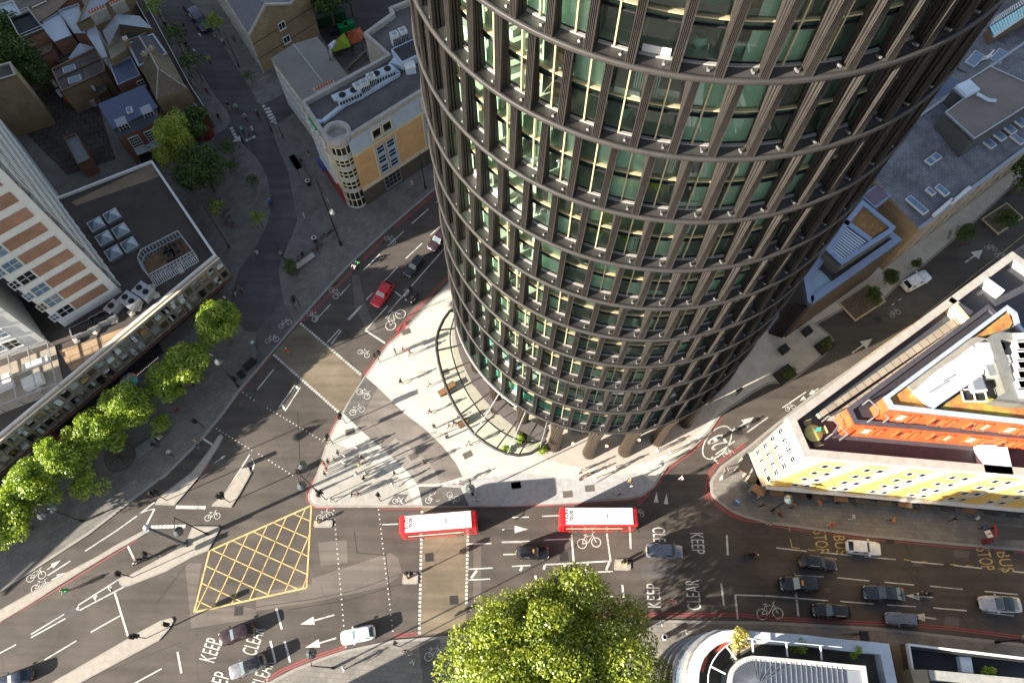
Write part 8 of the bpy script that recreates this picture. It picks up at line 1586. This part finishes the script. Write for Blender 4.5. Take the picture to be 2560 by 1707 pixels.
# parasols
x, y = G(20, 1090, 1245, 3); t = thing('parasol', 'large dark parasol frame of thin ribs beside the street trees', 'parasol', (x, y, KH)); m = MB(); m.tube([(0, 0, 0), (0, 0, 3.2)], .05, 6); m.build('pole', bk_, t); m = MB(); m.lathe([(0, 3.15), (2.0, 2.75)], n=12, sm=False); m.build('canopy', MGLASS('sheer_canopy', (.78, .76, .72), 1.1), t)
m = MB(); m.tube([(2.0*math.cos(a), 2.0*math.sin(a), 2.75) for a in np.linspace(0, 6.2832, 25)], .04, 5); [m.tube([(0, 0, 3.18), (2.0*math.cos(a), 2.0*math.sin(a), 2.78)], .04, 5) for a in np.arange(0, 6.2, .785)]; m.build('ribs', bk_, t)
x, y = G(20, 1165, 545, 3); t = thing('parasol', 'parasol painted teal and peach at the restaurant terrace', 'parasol', (x, y, KH)); m = MB(); m.tube([(0, 0, 0), (0, 0, 3)], .04, 6); m.build('pole', metal_l, t); m = MB(); m.lathe([(0, 3.1), (.7, 2.9), (1.3, 2.5)], n=10, sm=False); m.m = [int(i/2) % 3 for i in range(len(m.f))]; m.build('canopy', [M('teal_cloth2', (.10, .42, .42), .7), M('peach_cloth', (.60, .30, .18), .7), white], t)
# restaurant terrace: dark deck, pink end screen, string of lamps
x, y = G(20, 900, 600, .2); sheet('terrace_deck', '20 430,960 550,1085 940,770 1250,480 1500,300 1400,130 900,520', M('terrace_deck2', (.03, .035, .04), .7, var=.3), KH+.012)
t = thing('end_screen', 'bright pink red screen closing the restaurant terrace', 'screen', (*G(20, 480, 1020, 1.2), KH)); a_, c_ = PL('20 425,965 545,1085', 1.5); m = MB(); m.bar((a_[0]-t.location.x, a_[1]-t.location.y, .8), (c_[0]-t.location.x, c_[1]-t.location.y, .8), .12, 1.6); m.build('panel', M('pink_screen', (.45, .05, .06), .6), t)
t = thing('string_lights', 'string of small white lamps along the restaurant terrace edge', 'string lights', (*G(20, 900, 800, 2.5), KH)); pts = [lerp(p_, q_, j/14) for p_, q_ in zip(PL('20 560,1080 860,820 1250,500', 2.6), PL('20 860,820 1250,500 1450,330', 2.6)) for j in range(14)]
m = MB(); m.tube([(p_[0]-t.location.x, p_[1]-t.location.y, 2.5) for p_ in pts], .015, 4); m.build('cable', black, t); m = MB(); [m.lathe([(0, -.07), (.05, 0), (0, .07)], (p_[0]-t.location.x, p_[1]-t.location.y, 2.42), 6) for p_ in pts]; m.build('lamps', MLIT('string_lamp', (1, .9, .75), .35), t)
t = thing('palm_motif_fence', 'low dark terrace fence with fan shaped yellow plants', 'fence', (*G(20, 1230, 310, 1), KH)); m = MB(); a_, c_ = PL('20 1100,460 1430,240', 1); m.bar((a_[0]-t.location.x, a_[1]-t.location.y, .5), (c_[0]-t.location.x, c_[1]-t.location.y, .5), .1, 1.0); m.build('rail', metal_d, t); m = MB(); [m.tube([(0, 0, .8), (1.2*math.cos(a), 1.2*math.sin(a), 1.5)], [.06, .01], 4) for a in np.arange(0, 3.2, .4)]; m.build('fronds', M('frond_yellow', (.35, .33, .06), .8), t)
for i, (X, Y) in enumerate([(2255, 425), (2200, 500), (2300, 385)]): crate('cabinet', ['black utility cabinet at the left kerb, middle of three', 'black utility cabinet at the left kerb, lowest of three', 'black utility cabinet at the left kerb, topmost of three'][i], 'cabinet', 20, X, Y, (.9, .55, 1.2), .8, [black])
# bus shelter and stop flag
x, y = G(33, 1890, 410, 2.5); t = thing('bus_shelter', 'grey roofed bus shelter with red ends at the right edge', 'bus shelter', (x, y, KH), -.08); m = MB(); m.box((0, 0, 0), (4.6, 1.6, .14), 0, 0, 2.5); m.box((-2.25, 0, 0), (.12, 1.7, .2), 0, 1, 2.48); m.build('roof', [M('shelter_roof', (.035, .04, .045), .6), cl_['red']], t)
m = MB(); [m.tube([(u, .7, 0), (u, .7, 2.5)], .05, 6) for u in (-2.1, 0, 2.1)]; m.build('posts', cl_['maroon'], t); m = MB(); m.box((0, .75, 1.3), (4.2, .03, 2.0), 0, 0); m.build('glass', MGLASS('shelter_glass', (.8, .85, .85)), t); m = MB(); m.box((0, .4, .5), (2.6, .3, .05), 0, 0); m.build('seat', cl_['red'], t)
x, y = G(33, 1600, 465, KH); t = thing('bus_stop_sign', 'bus stop flag with white and red board beside the shelter', 'bus stop', (x, y, KH)); m = MB(); m.tube([(0, 0, 0), (0, 0, 3.0)], .05, 6); m.build('pole', metal_l, t); dx = G(33, 1708, 415, 3.0); dx = (dx[0]-x, dx[1]-y); m = MB(); m.bar((0, 0, 2.9), (dx[0], dx[1], 2.9), .06, .06); m.build('arm', metal_l, t); m = MB(); m.box((dx[0], dx[1], 2.85), (.75, .9, .08), .3, 0); fl_ = m.build('flag', white, t); m = MB(); m.box((dx[0], dx[1], 2.9), (.5, .2, .03), .3, 0); m.build('bar', cl_['red'], fl_)
m = MB(); m.box((dx[0]+.9, dx[1]-.5, 0), (.7, .7, 1.6), .3, 0, 0); m.build('bin', cl_['maroon'], t)
# pavement seating at the yellow building corner
for i, (k, X, Y, l) in enumerate([(22, 2120, 1330, 'dark timber seating booth at the yellow corner, upper one'), (22, 2215, 1430, 'dark timber seating booth at the yellow corner, lower one'), (32, 1905, 60, 'dark timber booth against the yellow building with orange top')]):
    x, y = G(k, X, Y, 1); t = thing('pavement_booth', l, 'booth', (x, y, KH), 1.0); m = MB(); m.box((0, 0, 0), (2.6, 1.6, .1), 0, 0, 2.1); m.build('roof', metal_d if i < 2 else wood, t); m = MB(); [m.box((u, v, 0), (.1, .1, 2.1), 0, 0, 0) for u in (-1.2, 1.2) for v in (-.7, .7)]; m.build('posts', bk_, t); m = MB(); m.box((0, 0, 0), (1.8, .7, .06), 0, 0, .75); m.build('table', wood, t); m = MB(); m.box((0, .65, 0), (2.2, .35, .45), 0, 0, 0); m.box((0, -.65, 0), (2.2, .35, .45), 0, 0, 0); m.build('benches', stone, t)
rt = random.Random(9)
for i, (X, Y) in enumerate([(320, 130), (205, 175), (540, 165), (660, 190), (1050, 200), (1150, 235)]):
    x, y = G(33, X, Y, 1); t = thing('cafe_table', ['first', 'second', 'third', 'fourth', 'fifth', 'last'][i]+' small round cafe table from the left along the yellow building', 'table', (x, y, KH), rt.random(), 'cafe tables by the shopfronts'); m = MB(); m.lathe([(.38, .72), (.38, .75), (0, .76)], n=12); m.build('tabletop', wood if i % 2 else metal_d, t); m = MB(); m.tube([(0, 0, 0), (0, 0, .72)], .04, 6); m.build('pedestal', bk_, t)
x, y = G(33, 400, 170, 1.2); t = thing('menu_board', 'round orange framed menu board before the shopfronts', 'sign', (x, y, KH)); m = MB(); m.tube([(0, 0, .9), (.06, .02, .9)], .5, 18); m.build('disc', M('menu_orange', (.60, .24, .08), .6), t); m = MB(); m.tube([(.03, 0, 0), (.03, 0, .5)], .04, 6); m.build('stand', bk_, t)
x, y = G(32, 1755, 165, 1.0); t = thing('pavement_sign', 'small blue and white pavement sign leaning on the lit corner', 'sign', (x, y, KH), .9); m = MB(); m.bar((0, 0, 0), (0, .25, 1.3), .8, .05); m.build('board', M('sign_blue', (.06, .22, .5), .5), t); m = MB(); m.bar((0, .12, .6), (0, .2, 1.0), .5, .08); m.build('panel', white, t)
for i, (k, X, Y, l) in enumerate([(21, 1710, 655, 'timber bench box standing half under the canopy rim'), (21, 1885, 940, 'small timber box seat at the canopy rim'), (21, 1770, 605, 'timber planter box under the glass canopy')]): crate('timber_box', l, 'box', k, X, Y, (1.5, .8, .6), .6, [wood])
for i, (k, X, Y, f) in enumerate([(11, 1560, 1330, .5)]):
    x, y = G(k, X+80, Y-20, 1); t = thing('guard_rail', 'low white guard rail on the bright plaza beside the red line', 'railing', (x, y, KH), .45); m = MB(); m.tube([(-1.5, 0, 0), (-1.5, 0, 1), (1.5, 0, 1), (1.5, 0, 0)], .03, 5); m.build('hoop', metal_l, t)
x, y = G(21, 1740, 1060, 1.0); t = thing('totem_sign', 'slim dark totem standing on the plaza below the canopy', 'sign', (x, y, KH), .3); m = MB(); m.box((0, 0, 0), (.5, .15, 2.4), 0, 0, 0); m.build('board', metal_d, t); m = MB(); m.box((0, -.08, 1.9), (.4, .02, .3), 0, 0); m.build('panel', white, t)
x, y = G(33, 690, 1190, 2); t = thing('hanging_sign', 'black projecting sign frame on the lower pavement before the curved building', 'sign', (x, y, KH)); m = MB(); m.tube([(0, 0, 0), (0, 0, 4)], .07, 6); m.build('post', bk_, t); m = MB(); m.bar((0, 0, 3.9), (-2.6, -.1, 3.9), .1, .1); m.box((.2, -.4, 3.3), (1.1, 1.4, .12), 0, 0); m.build('frame', black, t)
